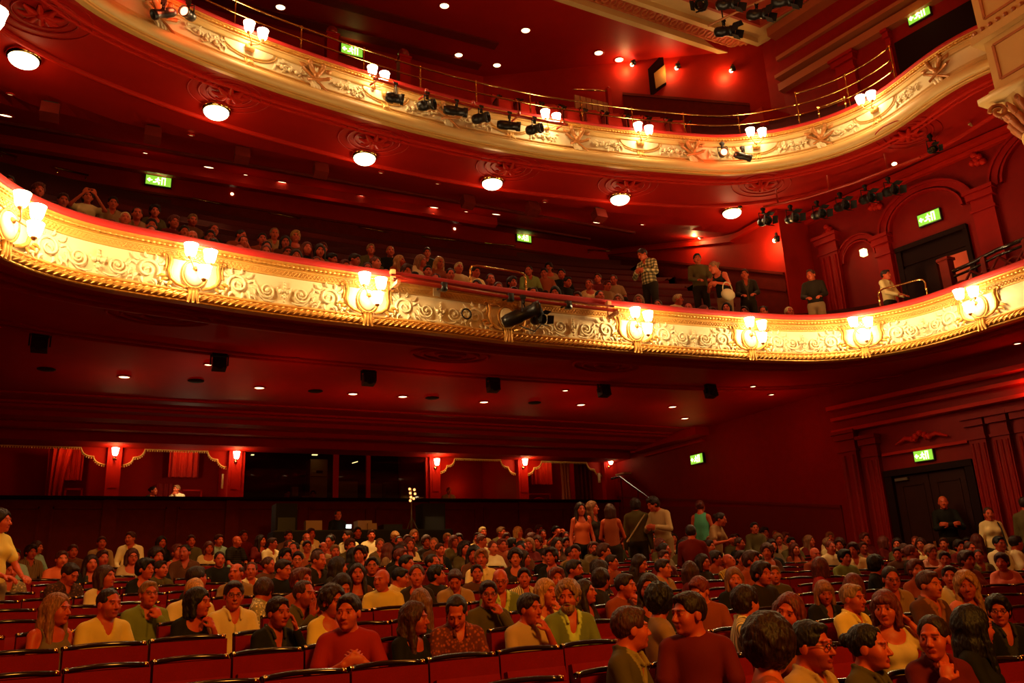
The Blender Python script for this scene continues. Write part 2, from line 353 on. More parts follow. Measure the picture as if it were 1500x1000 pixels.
# ---- soffit of the gallery (ceiling over the circle): level band, then rising
GS = .33
def gsof(y): return 10.78+max(0.0, y-16.0)*GS
b = MB()
pr = [(-.05, 10.72), (-.35, 10.78), (-1.2, 10.78), (-1.9, 10.78)]; UC.sweep(b, pr, step=.2)
qs = np.linspace(0, UC.L, 140); A = UC.at(qs, -1.9, 10.78); B = A.copy()
il, ir = UC.near((-1.6, 11.8)), UC.near((14.3, 11.8))
B[:, 0] = np.interp(qs, [0, il, ir, UC.L], [XL, XL, XR+1.2, XR+1.2]); B[:, 1] = np.interp(qs, [0, il, ir, UC.L], [6, YC, YC, 6])
G = np.stack([A*(1-t)+B*t for t in np.linspace(0, 1, 14)], 1); G[..., 2] = 10.78+np.maximum(0, G[..., 1]-16.0)*GS
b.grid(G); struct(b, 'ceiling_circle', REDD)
b = MB()
for d, w, h in ((.45, .07, .04), (.62, .05, .03), (1.75, .1, .05)):
    UC.sweep(b, [(-d, 10.79), (-d, 10.78-h), (-d-w/2, 10.78-h*1.4), (-d-w, 10.78-h), (-d-w, 10.79)])
struct(b, 'trim_13', RED, True)
b = MB()
def onslope(x, y, off=0.0): return onplane(x, y, (0, 16.0, 10.78-off), (0, -GS, 1.0))
for y, w in ((onslope(300, 230)[1], .26), (onslope(300, 256)[1], .34)):
    R = rotx(math.atan(GS)); b.box(((XL+XR)/2-1.2, y, gsof(y)-.02), (XR-XL-3.2, w, .07), R)
struct(b, 'trim_14', WOOD)
b = MB(); slant(b, (15, 14.3, 10.58), (15, 16.0, 10.58), .12, .14, nx); slant(b, (15, 16.0, 10.56), (15, 22, 12.54), .12, .12, nx); struct(b, 'trim_15', RED)
# ---- the gallery: steep terraces, rear wall, sloping ceiling
b = MB(); pr = [(-.13, 11.1), (-.20, 11.72), (-.95, 11.72)]
for k in range(6):
    z = 11.72+.56*(k+1); pr += [(-.95-.8*k, z), (-.95-.8*(k+1), z)]
UC.sweep(b, pr, step=.25, clamp=True); struct(b, 'floor_gallery', CARPET)
YG = 19.6; GSL = .06
def gceil(y): return 16.35+(y-15.6)*GSL
b = MB(); b.box(((XL+9.6)/2, YG+.1, 14.5), (9.6-XL, .2, 5.5)); struct(b, 'wall_gallery_back', REDW)
GA, GB = np.array([16.2, 14.77, 0]), np.array([9.33, 19.6, 0]); GD = (GB-GA)/np.linalg.norm(GB-GA); GN = np.array([-GD[1], GD[0], 0]); GN = GN if GN[1] < 0 else -GN
def ondiag(x, y, off=0.0): return onplane(x, y, GA+GN*off, GN)
z3 = lambda p, z: np.array([p[0], p[1], z])
b = MB(); b.poly([z3(GA-GD*.6, 11.3), z3(GB+GD*.5, 12.7), z3(GB+GD*.5, 17.2), z3(GA-GD*.6, 17.2)], -GN*.25); struct(b, 'wall_gallery_side', REDW)
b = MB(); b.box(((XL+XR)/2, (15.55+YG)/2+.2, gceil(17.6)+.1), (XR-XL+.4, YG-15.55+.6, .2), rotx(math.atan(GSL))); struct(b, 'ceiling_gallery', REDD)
b = MB()
for y in (17.95, 19.1):
    b.box(((XL+XR)/2-3.5, y, gceil(y)-.03), (XR-XL-7, .3, .08))
struct(b, 'trim_16', WOOD)
b = MB(); d0, d1 = ondiag(912, 139), ondiag(1098, 155)
slant(b, z3(d1, d1[2]-2.2), z3(d0, d0[2]-2.2), 2.2, .03, GN); slant(b, z3(d1, d1[2]-.04), z3(d0, d0[2]-.04), .08, .08, GN); slant(b, z3(d1, d1[2]-.5), z3(d0, d0[2]-.5), .05, .07, GN)
struct(b, 'trim_17', WOOD)
# ---- main ceiling with its banded plaster frame
ceilm = mat('red_ceiling_plaster', (0.42, 0.05, 0.015), 0.6, var=0.15, vscale=2)
b = MB(); b.box(((XL+XR)/2+1, 7.6, 16.75), (XR-XL+6, 16.2, .2)); struct(b, 'ceiling_main', ceilm)
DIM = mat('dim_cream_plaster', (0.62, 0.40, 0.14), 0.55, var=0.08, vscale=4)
cA, cB, cC = onz(600, -120, 16.6), onz(1104, 84, 16.6), onz(1262, -2, 16.6)
cA = np.array([XL, cB[1]-.5, 16.6]); dirR = (cC-cB)/np.linalg.norm(cC-cB); cC = cB+dirR*9; cC[0] = min(cC[0], 18.6)
dirF = (cA-cB)/np.linalg.norm(cA-cB)
def frame_band(off, w, drop, m, name):
    """an L-shaped band along the rear and the side edge of the ceiling"""
    b = MB(); nF = np.array([dirF[1], -dirF[0], 0]); nF = nF if nF[1] < 0 else -nF
    nR = np.array([dirR[1], -dirR[0], 0]); nR = nR if nR[0] < 0 else -nR
    def corner(o):
        M = np.array([[dirF[0], -dirR[0]], [dirF[1], -dirR[1]]]); r = (nR*o-nF*o)[:2]; t = np.linalg.solve(M, r); return cB+nF*o+dirF*t[0]
    k0, k1 = corner(off), corner(off+w)
    a0, a1 = k0+dirF*19, k1+dirF*19; c0, c1 = k0+dirR*9, k1+dirR*9
    z = np.array([0, 0, -drop])
    for P in ([k0, a0, a1, k1], [k0, k1, c1, c0]): b.poly([p+np.array([0, 0, .08]) for p in P], z-np.array([0, 0, .08]))
    return struct(b, name, m), k0, k1
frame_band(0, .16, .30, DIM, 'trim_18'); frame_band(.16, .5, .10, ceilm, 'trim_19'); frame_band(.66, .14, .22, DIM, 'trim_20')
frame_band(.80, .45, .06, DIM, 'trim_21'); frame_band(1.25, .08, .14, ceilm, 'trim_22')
# guilloche of interlaced rings between the two fillets
b = MB(); nF = np.array([dirF[1], -dirF[0], 0]); nF = nF if nF[1] < 0 else -nF
nR = np.array([dirR[1], -dirR[0], 0]); nR = nR if nR[0] < 0 else -nR
for k in range(64):
    c = cB+nF*.41+dirF*(.45+.25*k)
    ang = np.linspace(0, 2*PI, 13)
    b.tube([c+np.array([0, 0, -.11])+dirF*math.cos(a)*.2+nF*math.sin(a)*.19 for a in ang], .035, 5, cap=False)
for k in range(30):
    c = cB+nR*.41+dirR*(.45+.25*k); ang = np.linspace(0, 2*PI, 13)
    b.tube([c+np.array([0, 0, -.11])+dirR*math.cos(a)*.2+nR*math.sin(a)*.19 for a in ang], .035, 5, cap=False)
struct(b, 'trim_23', mat('red_gold_plaster', (0.50, 0.12, 0.03), 0.5, var=0.2, vscale=10))
# an inner coffer border seen at the top edge
b = MB()
p0 = onz(925, 13, 16.6); 
for o, w, dr, in ((0, .22, .16), (.5, .1, .1)):
    for s0, s1 in ((cB+dirF*5.9+nF*(1.45+o), dirF*8),):
        b.poly([s0, s0+s1, s0+s1+nF*w, s0+nF*w], (0, 0, -dr))
    s0 = cB+dirF*5.9+nF*(1.45+o)-dirF*o*-1
    b.poly([s0, s0+nF*6, s0+nF*6+dirF*w, s0+dirF*w], (0, 0, -dr))
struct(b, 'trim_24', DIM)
b = MB()
for k in range(22):
    c = cB+dirF*5.35+nF*(.9+.25*k); ang = np.linspace(0, 2*PI, 11)
    b.tube([c+np.array([0, 0, -.06])+dirF*math.cos(a)*.18+nF*math.sin(a)*.19 for a in ang], .035, 5, cap=False)
struct(b, 'trim_25', MATS['red_gold_plaster'])
# cornice and panels of the splayed wall under the main ceiling
b = MB()
for z, h, d in ((14.5, .22, .22), (14.85, .1, .32), (15.5, .12, .12), (16.2, .25, .35), (12.9, .1, .1)):
    b.poly([wallpt(.0, z), wallpt(9, z), wallpt(9, z+h), wallpt(.0, z+h)], WN*d)
struct(b, 'trim_26', mat('dull_red_gold_moulding', (0.38, 0.08, 0.02), 0.5))
# ------------------------------------------------------------------ balcony fronts
def hit(curve, x, y, u=0.0):
    d = ray(x, y)[:2]; q = np.linspace(0, curve.L, 1200); P = curve.at(q, u)[:, :2]
    c = P[:, 0]*d[1]-P[:, 1]*d[0]; best = None
    for i in np.where(np.sign(c[:-1]) != np.sign(c[1:]))[0]:
        t = (P[i]@d)/(d@d)
        if t > 0 and (best is None or t > best[0]): best = (t, q[i])
    return best[1], CZ+ray(x, y)[2]*best[0]
def spiral(c, r, turns, a0, sgn=1, n=26, r1=0.12):
    t = np.linspace(0, 1, n); rr = r*(1-t*(1-r1)); a = a0+sgn*turns*2*PI*t
    return np.stack([c[0]+rr*np.cos(a), c[1]+rr*np.sin(a)], 1)
class Relief:
    """plaster ornament laid on a curved front: 2-D strokes (along, up) mapped onto the curve"""
    def __init__(s, curve, s0, z0, u0): s.c = curve; s.s0 = s0; s.z0 = z0; s.u0 = u0; s.b = MB()
    def map(s, P, u=0.0): P = np.asarray(P, float); return s.c.at(s.s0+P[:, 0], s.u0+u, s.z0+P[:, 1])
    def stroke(s, P, w, flat=.6, u=.012, n=6):
        P = np.asarray(P, float); Q = s.map(P, u); nn = np.stack([s.c.dirs(s.s0+p[0])[1] for p in P])
        s.b.tube(Q, w, n, nrm=nn, flat=flat); return s
    def leaf(s, a, b, w, u=.012, bend=0.0):
        a, b = np.asarray(a, float), np.asarray(b, float); t = np.linspace(0, 1, 6)[:, None]
        d = b-a; P = a+d*t+np.array([-d[1], d[0]])*bend*np.sin(t*PI)
        return s.stroke(P, w*np.array([.35, .9, 1.0, .85, .5, .08]), .5, u, 6)
    def blob(s, p, r, u=.015, sc=(1, 1, 1)):
        s.b.ball(s.map([p], u)[0], r, 8, 6, sc); return s
def acanthus(R, sx, c=(.65, 0.0)):
    """a scrolling leaf swirl; sx mirrors it"""
    m = lambda P: np.asarray(P, float)*np.array([sx, 1])
    R.stroke(m(spiral(c, .16, 1.6, PI*1.15, -1)), np.linspace(.026, .014, 26))
    R.stroke(m([(.30, -.12), (.38, -.17), (.47, -.14), (.5, -.05), (.5, .04)]), [.016, .026, .028, .024, .02])
    for a0, a1, w, bd in (((.5, .10), (.42, .2), .03, .2), ((.56, .15), (.56, .25), .028, .2), ((.66, .17), (.70, .27), .03, -.2), ((.76, .13), (.87, .22), .03, -.25),
                          ((.80, .04), (.93, .06), .028, .3), ((.78, -.08), (.84, -.2), .034, .2), ((.72, -.12), (.70, -.22), .03, .2), ((.58, -.14), (.52, -.23), .028, -.2),
                          ((.36, -.15), (.30, -.22), .022, .2), ((.44, -.15), (.46, -.23), .024, -.2), ((.82, -.16), (.93, -.21), .024, .3), ((.86, -.02), (.90, -.13), .026, .3), ((.62, .02), (.70, -.05), .03, .3)):
        R.leaf(m([a0])[0], m([a1])[0], w, bend=bd*sx)
def volute(R, sx, c=(1.10, -.02)):
    m = lambda P: np.asarray(P, float)*np.array([sx, 1])
    R.stroke(m(spiral(c, .135, 2.0, PI*.95, 1, 34, .1)), np.linspace(.02, .012, 34))
    R.stroke(m([(.98, -.13), (1.06, -.19), (1.16, -.2), (1.26, -.17)]), [.008, .018, .016, .006])
    R.blob(m([c])[0], .03); R.leaf(m([(.96, .02)])[0], m([(.90, .13)])[0], .024, bend=.2*sx)
def finial(R, x):
    for dx, dz, r in ((0, 0, .035), (-.055, -.005, .04), (.055, -.005, .04), (0, .06, .028), (0, .11, .02), (0, .15, .014), (0, -.06, .024), (0, -.11, .03), (0, -.17, .02), (-.03, -.09, .02), (.03, -.09, .02)):
        R.blob((x+dx, dz), r, .02)
    R.leaf((x-.03, .02), (x-.11, .08), .024, bend=.3); R.leaf((x+.03, .02), (x+.11, .08), .024, bend=-.3)
# ---- circle front
cb = thing('circle_balcony', 'curved circle balcony front, cream with gilt scrolls, red velvet rail', 'balcony', LC.at(LC.near((AX, 13)), 0, 6.0))
def sw(curve, prof, name, m, root, smooth=True, step=.1):
    return curve.sweep(MB(), prof, step=step).build(name, m, root, smooth)
sw(LC, [(-.14, 6.05), (-.12, 6.0), (.015, 6.0), (.03, 6.012), (.03, 6.03), (.0, 6.035)], 'lower_fillet', GOLD, cb, False)
ph = np.linspace(-PI/2, PI/2, 9)
sw(LC, [(.01+.065*math.cos(a), 6.09+.055*math.sin(a)) for a in ph], 'leaf_roll', GOLD, cb)
sw(LC, [(.0, 6.145), (.035, 6.15), (.05, 6.165), (.05, 6.19), (.02, 6.2)], 'upper_fillet', GOLDM, cb, False)
sw(LC, [(.015, 6.2), (.022, 6.26), (.038, 6.34), (.048, 6.45), (.04, 6.56), (.03, 6.64)], 'cream_panel', CREAM2, cb)
sw(LC, [(.03, 6.64), (.055, 6.645), (.06, 6.66), (.07, 6.745), (.085, 6.75), (.085, 6.765), (.07, 6.77)], 'lattice_frieze', GOLDM, cb, False)
sw(LC, [(.07, 6.77), (.085, 6.78), (.12, 6.84), (.15, 6.85), (.15, 6.865)], 'bead_band', GOLD, cb)
sw(LC, [(.145, 6.862), (.165, 6.868), (.175, 6.90), (.165, 6.95), (.13, 6.99), (.05, 7.005), (-.12, 7.005), (-.19, 6.99), (-.21, 6.93), (-.19, 6.88), (-.12, 6.86), (-.12, 6.2)], 'velvet_rail', VELVET, cb)
b = MB()                                        # leaves wrapped round the roll
for s_ in np.arange(3.2, 26.4, .10):
    t, n = LC.dirs(s_)
    for a0, a1 in ((-1.2, -.1), (.1, 1.2)):
        P = [LC.at(s_+k*.045*(1 if a0 < 0 else 1), .012+.07*math.cos(a), 6.09+.06*math.sin(a)) for k, a in zip((0, 1, 2), (a0*.98, (a0+a1)/2, a1))]
        b.tube(P, [.008, .019, .006], 5, cap=False)
b.build('leaf_carving', GOLD, cb, True)
def beads(curve, q0, q1, pitch, u, z, r, root):
    q = np.arange(q0, q1, pitch/5); G = []
    for s_ in q:                                 # one long string of beads
        k = abs(math.sin(PI*s_/pitch)); rr_ = r*(.45+.6*k); G.append([curve.at(s_, u+rr_*math.cos(a), z+rr_*math.sin(a)) for a in np.arange(6)*PI/3])
    MB().grid(np.array(G), close_v=True).build('bead_moulding', GOLD, root, True)
beads(LC, 3.2, 26.4, .075, .112, 6.81, .026, cb)
b = MB()
for s_ in np.arange(3.2, 26.4, .06):
    for sg in (-1, 1): b.tube([LC.at(s_-sg*.03, .067, 6.665), LC.at(s_+sg*.03, .074, 6.74)], .006, 4, cap=False)
b.build('lattice_carving', GOLD, cb)
LLAMP = [6.05, 8.69, 11.44, 16.78, 19.43, 21.93, 24.30]
CART = [3.40]+LLAMP[:3]+[14.06]+LLAMP[3:]
for s0, s1 in zip(CART[:-1], CART[1:]):
    R = Relief(LC, s0, 6.40, .045); k = (s1-s0)/2.7
    for base, sx in ((0.0, 1), (s1-s0, -1)):
        R.s0 = s0+base; acanthus(R, sx, (.65, 0)); volute(R, sx, (1.08*k, -.02))
    R.s0 = s0; finial(R, (s1-s0)/2)
    o = R.b.build('scroll_relief', CREAM2, cb, True)
def cartouche(s0):
    R = Relief(LC, s0, 6.42, .05)
    t, n = LC.dirs(s0)
    M = np.stack([t, n, (0, 0, 1)], 1)
    R.b.ball((0, 0, 0), 1, 18, 12)
    V = np.array(R.b.v)*np.array([.15, .07, .19]); R.b.v = [tuple(p) for p in V@M.T+LC.at(s0, .06, 6.44)]
    ring = MB(); a = np.linspace(0, 2*PI, 25)
    root = R.b.build('cartouche', CREAM2, cb, True)
    G = Relief(LC, s0, 6.42, .055)
    G.stroke(np.stack([.175*np.cos(a), .02+.215*np.sin(a)], 1), .018)
    for sx in (-1, 1):
        m = lambda P: np.asarray(P, float)*np.array([sx, 1])
        G.stroke(m([(.44, .20), (.46, .25), (.41, .28), (.36, .25), (.34, .16), (.36, .02), (.33, -.10), (.24, -.17), (.12, -.21)]), [.016, .022, .024, .03, .034, .03, .028, .03, .022], .8)
        G.stroke(m([(.41, .22), (.40, .10), (.42, .0)]), [.012, .018, .01]); G.stroke(m([(.34, .24), (.22, .25), (.14, .22)]), .014)
        G.stroke(m(spiral((.19, .31), .075, 1.2, -PI*.4, 1, 16, .4)), .017)
        G.leaf(m([(.36, -.12)])[0], m([(.47, -.19)])[0], .03, bend=.2*sx); G.leaf(m([(.30, -.16)])[0], m([(.36, -.24)])[0], .03, bend=.2*sx); G.leaf(m([(.40, -.08)])[0], m([(.52, -.13)])[0], .03, bend=.2*sx)
    for dx in (-.05, 0, .05):                  # fluted foot running down over the roll
        G.stroke([(dx*1.1, -.20), (dx, -.27), (dx*.9, -.33), (dx*1.3, -.41), (dx*1.5, -.44)], [.026, .03, .032, .026, .02], .9, .03)
    G.stroke([(-.10, -.20), (0, -.215), (.10, -.20)], .022)
    sub(G.b, 'gilt_scrollwork', GOLD, root, True)
    # foliage spilling from the shield's foot is plaster like the panel
for s0 in CART: cartouche(s0)
# ---- lamp brackets
def shade(b, c, r=.10, h=.19, up=(0, 0, 1)):
    pr = [(.35*r, 0), (.62*r, .08*h), (.82*r, .35*h), (.90*r, .68*h), (1.0*r, .93*h), (1.05*r, h), (.8*r, 1.03*h), (.3*r, 1.06*h), (.01, 1.07*h)]
    b.lathe(pr, c, 14, frame(up)); return b
GILT = GOLD
def bracket_lamp(curve, s0, zc, u0, label, group, n_low, power, spread=.14, first=True):
    t, n = curve.dirs(s0); c = curve.at(s0, u0, zc)
    root = thing('bracket_lamp', label, 'lamp', c, 0, group)
    back = MB().lathe([(.05, 0), (.05, .012), (.03, .03), (.012, .06), (.001, .062)], c-n*.0, 12, frame(n)).build('backplate', BRONZE, root, True)
    tops = [(-spread, .22, .10), (spread, .22, .05)]+([(0.05, .30, -.24)] if n_low else [])
    for dx, du, dz in tops:
        tip = c+t*dx+n*du+np.array([0, 0, dz])
        k = np.linspace(0, 1, 9); P = [c+n*.05+t*dx*a+n*(du-.05)*(1-(1-a)**2)+np.array([0, 0, dz*a**2-.07*math.sin(a*PI)]) for a in k]
        arm = MB().tube(P, .011, 6); arm.lathe([(.012, -.05), (.035, -.02), (.04, .0), (.02, .005)], tip, 10); arm.build('arm', BRONZE, root, True)
        shade(MB(), tip).build('lamp_shade', GLOBE, root, True)
    lamp_point('bracket_lamp_light', c+n*(.42 if n_low else .36)+np.array([0, 0, .16 if n_low else .20]), power, WARM, .12)
    return root
names = ['at the left end', 'second', 'third', 'fourth', 'fifth', 'sixth', 'seventh']
LPOW = 115
for i, s0 in enumerate(LLAMP):
    lab = ['three-globe lamp on the circle front at the very left edge, seen half',
           'three-globe lamp on the circle front, second along, nearest before the white-haired spectator',
           'three-globe lamp on the circle front beside the pale timber end of the spotlight pipe',
           'three-globe lamp on the circle front just past the far end of the spotlight pipe',
           'three-globe lamp on the circle front, fifth along from the left',
           'three-globe lamp on the circle front below the short brass hoop, to its left',
           'three-globe lamp on the circle front at its rising end, under the dark lattice railing'][i]
    bracket_lamp(LC, s0, 6.50, .11, lab, 'globe lamps along the circle front', 1, LPOW)
# ---- gallery front
gb = thing('gallery_balcony', 'curved gallery balcony front, cream with foliage and bronze trophies, thick cream lower moulding', 'balcony', UC.at(UC.near((AX, 14)), 0, 10.7))
sw(UC, [(-.3, 10.78), (-.08, 10.72), (-.03, 10.7), (.0, 10.7), (.01, 10.72), (-.01, 10.735), (.02, 10.74), (.03, 10.755)], 'lower_fillet', GOLDM, gb, False)
sw(UC, [(.02+.085*math.cos(a), 10.855+.10*math.sin(a)) for a in np.linspace(-PI/2, PI/2, 11)], 'great_torus', CREAM, gb)
sw(UC, [(.02, 10.955), (.045, 10.96), (.04, 10.975), (-.02, 10.99), (-.05, 11.03), (-.055, 11.07), (-.03, 11.075), (-.03, 11.09), (-.05, 11.095)], 'cove', CREAM, gb)
sw(UC, [(-.05, 11.095), (-.055, 11.25), (-.05, 11.41)], 'cream_panel', CREAM2, gb)
sw(UC, [(-.05, 11.41), (-.01, 11.415), (.0, 11.43), (.0, 11.50), (.03, 11.505), (.035, 11.52)], 'fascia', CREAM, gb, False)
sw(UC, [(.035, 11.52), (.03, 11.53), (.06, 11.575), (.085, 11.58), (.085, 11.60)], 'bead_band', GOLD, gb)
sw(UC, [(.08, 11.598), (.10, 11.605), (.11, 11.63), (.10, 11.67), (.05, 11.70), (-.12, 11.70), (-.17, 11.69), (-.19, 11.65), (-.12, 11.61), (-.12, 10.95)], 'velvet_rail', VELVET, gb)
beads(UC, 4.5, 27.4, .07, .06, 11.55, .022, gb)
ULAMP = [9.53, 12.01, 15.98, 18.23, 21.04, 23.71]; LUN = [6.75, 9.53, 12.27, 15.1, 18.23, 21.04, 23.71, 26.6]; TROPH = [7.92, 10.80, 13.66, 16.67, 19.50, 22.43, 25.32]
rr = random.Random(5)
for s0 in LUN[1:7]:                               # half-round lunette under each lamp
    R = Relief(UC, s0, 11.41, -.05); a = np.linspace(PI, 2*PI, 17)
    pts = np.stack([.46*np.cos(a), .20*np.sin(a)], 1)
    R.b.add(np.vstack([R.map([(0, 0)], .03), R.map(pts, .02)]), [(0, i, i+1) for i in range(1, 17)])
    o = R.b.build('lunette', CREAM2, gb, True)
    G = Relief(UC, s0, 11.41, -.05); G.stroke(np.stack([.47*np.cos(a), .21*np.sin(a)], 1), .014); G.stroke(np.stack([.53*np.cos(a), .25*np.sin(a)], 1), .012)
    G.b.poly(list(G.map([(-.09, -.02), (.09, -.02), (.07, -.12), (-.07, -.12)], .04)), UC.dirs(s0)[1]*.06)
    for dx in (-.06, .06): G.stroke([(dx, -.22), (dx, -.33)], .02)
    G.stroke([(0, -.23), (0, -.33)], .05, .3); G.leaf((0, -.36), (-.09, -.45), .03, .12); G.leaf((0, -.36), (.09, -.45), .03, .12); G.blob((0, -.40), .03, .12)
    sub(G.b, 'moulded_rim', GOLDM, o, True)
for s0 in LUN[1:7]:
    for sx in (-1, 1):                            # foliage garland each side of the lunette
        R = Relief(UC, s0, 11.24, -.05)
        for k in range(30):
            x = rr.uniform(.50, 1.12); z = rr.uniform(-.11, .11)*(1.1-abs(x-.8)); an = rr.uniform(0, 2*PI)
            R.leaf((sx*x, z), (sx*x+.09*math.cos(an), z+.075*math.sin(an)), rr.uniform(.014, .03), .012+rr.uniform(0, .03), rr.uniform(-.3, .3))
        for x in (.62, .78, .92): R.blob((sx*x, rr.uniform(-.03, .03)), .045, .02); 
        R.stroke(np.array([(.5, .02), (.6, -.03), (.75, .03), (.95, -.02), (1.1, .02)])*np.array([sx, 1]), .018)
        R.leaf((sx*.5, .04), (sx*.44, -.12), .03, bend=.2); R.leaf((sx*.52, -.03), (sx*.5, -.16), .025, bend=-.2)
        R.b.build('foliage_relief', CREAM2, gb, True)
for s0 in TROPH:                                  # bronze trophies: crossed staves, drapery and wings
    R = Relief(UC, s0, 11.22, -.03)
    R.stroke([(-.26, .13), (-.1, .02), (.1, -.12), (.26, -.24)], [.03, .03, .026, .02], .9, .05)
    R.stroke([(.27, .04), (.12, -.02), (-.05, -.06), (-.16, -.10)], [.035, .03, .028, .03], .9, .06)
    R.stroke([(-.12, .24), (-.06, .12), (.02, .05)], [.05, .045, .03], .9, .05); R.stroke([(.16, .25), (.1, .14), (.05, .04)], [.045, .045, .03], .9, .05)
    R.blob((-.12, .28), .055, .07); R.blob((.15, .28), .05, .07); R.blob((0.02, .03), .07, .05)
    R.leaf((-.18, .2), (-.32, .24), .05, .04, .2); R.leaf((.2, .2), (.33, .26), .05, .04, -.2); R.leaf((.2, .03), (.34, .09), .035, .05)
    o = R.b.build('trophy_relief', BRONZE, gb, True)
    G = Relief(UC, s0, 11.22, -.03)
    for dx, dz in ((-.06, -.10), (-.02, -.14), (.04, -.19), (-.11, -.13), (.0, -.22), (-.08, -.2)): G.leaf((dx, dz+.07), (dx+.05, dz-.1), .04, .04, .1)
    for dx in (-.02, .04, .1): G.leaf((dx, .1), (dx+.01, .24), .035, .05)
    sub(G.b, 'drapery', CREAM2, o, True)
for i, s0 in enumerate(ULAMP):
    lab = ['twin-globe lamp on the gallery front, nearest the red-lit spotlight at top left',
           'twin-globe gallery lamp behind a square plate, at the near end of the black spotlights',
           'twin-globe lamp on the gallery front at the far end of the row of black spotlights',
           'twin-globe lamp on the gallery front below the empty red gallery seats',
           'twin-globe lamp on the gallery front next to the red-lit spotlight at right',
           'twin-globe lamp on the gallery front at its rising end, under the tall brass guard rail'][i]
    bracket_lamp(UC, s0, 11.40, .02, lab, 'globe lamps along the gallery front', 0, 68, .13)
# lamp on the column at the left edge
c = onY(-6, 35, 7.6)
c[0] = max(c[0], -1.28)
lc = thing('bracket_lamp', 'lit globe lamp on the column at the upper left edge of view', 'lamp', c)
shade(MB(), c+np.array([-.02, 0, -.05])).build('lamp_shade', GLOBE, lc, True); shade(MB(), c+np.array([-.12, .02, .16])).build('lamp_shade', GLOBE, lc, True)
MB().tube([c+np.array([-.5, 0, -.2]), c+np.array([-.2, 0, -.22]), c+np.array([-.02, 0, -.06])], .012, 6).build('arm', BRONZE, lc, True)
lamp_point('column_lamp_light', c+np.array([.0, .1, .3]), 40, WARM, .12)
# ---- columns at the stage end
def column(cx, cy, name, label):
    root = thing(name, label, 'column', (cx, cy, 0))
    R0 = .52
    MB().lathe([(R0*1.25, -.1), (R0*1.25, .4), (R0*1.1, .5), (R0, .6), (R0, 4), (R0*.96, 7), (R0*.9, 9.0)], (cx, cy, 0), 24).build('shaft', CREAM, root, True)
    cap = MB().lathe([(R0*.9, 8.95), (R0*1.02, 9.0), (R0*1.02, 9.08), (R0*.92, 9.12), (R0*1.0, 9.4), (R0*1.25, 9.75), (R0*1.3, 9.8)], (cx, cy, 0), 24)
    cap.box((cx, cy, 9.86), (1.55, 1.55, .12))
    cp = cap.build('capital', CREAM, root, True)
    g = MB()
    for k in range(18):
        a = k*PI/9; d = np.array([math.cos(a), math.sin(a), 0]); base = np.array([cx, cy, 0])
        g.tube([base+d*R0*.95+np.array([0, 0, 9.12]), base+d*R0*1.15+np.array([0, 0, 9.3]), base+d*R0*1.3+np.array([0, 0, 9.4]), base+d*R0*1.25+np.array([0, 0, 9.34])], [.05, .065, .05, .02], 6)
        a += PI/18; d = np.array([math.cos(a), math.sin(a), 0])
        g.tube([base+d*R0*1.0+np.array([0, 0, 9.3]), base+d*R0*1.25+np.array([0, 0, 9.55]), base+d*R0*1.42+np.array([0, 0, 9.64]), base+d*R0*1.36+np.array([0, 0, 9.56])], [.05, .06, .05, .02], 6)
    for sx in (-1, 1):
        for sy in (-1, 1):
            P = spiral((0, 0), .15, 1.4, 0, 1, 18, .2); d = np.array([sx, sy, 0])/math.sqrt(2)
            g.tube([np.array([cx, cy, 9.62])+d*(.80+p[0])+np.array([0, 0, p[1]]) for p in P], .04, 6)
    sub(g, 'acanthus_leaves', mat('red_bronze_plaster', (0.50, 0.16, 0.05), 0.45, var=.25, vscale=12), cp, True)
    e = MB()
    for z, s, h in ((9.92, 1.25, .12), (10.04, 1.1, 1.0), (11.04, 1.4, .16), (11.2, 1.3, .12), (11.32, 1.15, 1.2), (12.5, 1.5, .2), (12.7, 1.2, 2.2), (14.9, 1.5, .3), (15.2, 1.3, 1.4)):
        e.box((cx, cy, z+h/2), (s, s, h))
    en = e.build('entablature', CREAM, root)
    p = MB()
    for z0, h, s in ((10.2, .7, 1.1), (11.48, .85, 1.15), (12.95, 1.7, 1.2)):
        for d in ((-1, 0), (0, 1), (1, 0)):
            dd = np.array([d[0], d[1], 0]); t = np.array([-d[1], d[0], 0]); c = np.array([cx, cy, z0+h/2])+dd*(s/2+.008)
            for q, sz in ((t*s*.36, (.05, h)), (-t*s*.36, (.05, h)), (np.array([0, 0, h/2]), (s*.72, .05)), (np.array([0, 0, -h/2]), (s*.72, .05))):
                p.box(c+q, (abs(t[0])*sz[0]+abs(dd[0])*.03, abs(t[1])*sz[0]+abs(dd[1])*.03, sz[1]))
    for k in range(9):
        for d in ((-1, 0), (0, 1)):
            dd = np.array([d[0], d[1], 0]); t = np.array([-d[1], d[0], 0]); p.ball(np.array([cx, cy, 11.26])+dd*.67+t*(-.6+.15*k), .045, 6, 5)
    sub(p, 'moulded_panels', MATS['red_bronze_plaster'], en)
    return root
column(14.55, 7.25, 'giant_column', 'cream fluted-capital column where the gallery front ends at right')
column(-2.05, 7.25, 'giant_column', 'cream column just beyond the left edge, carrying a lamp')
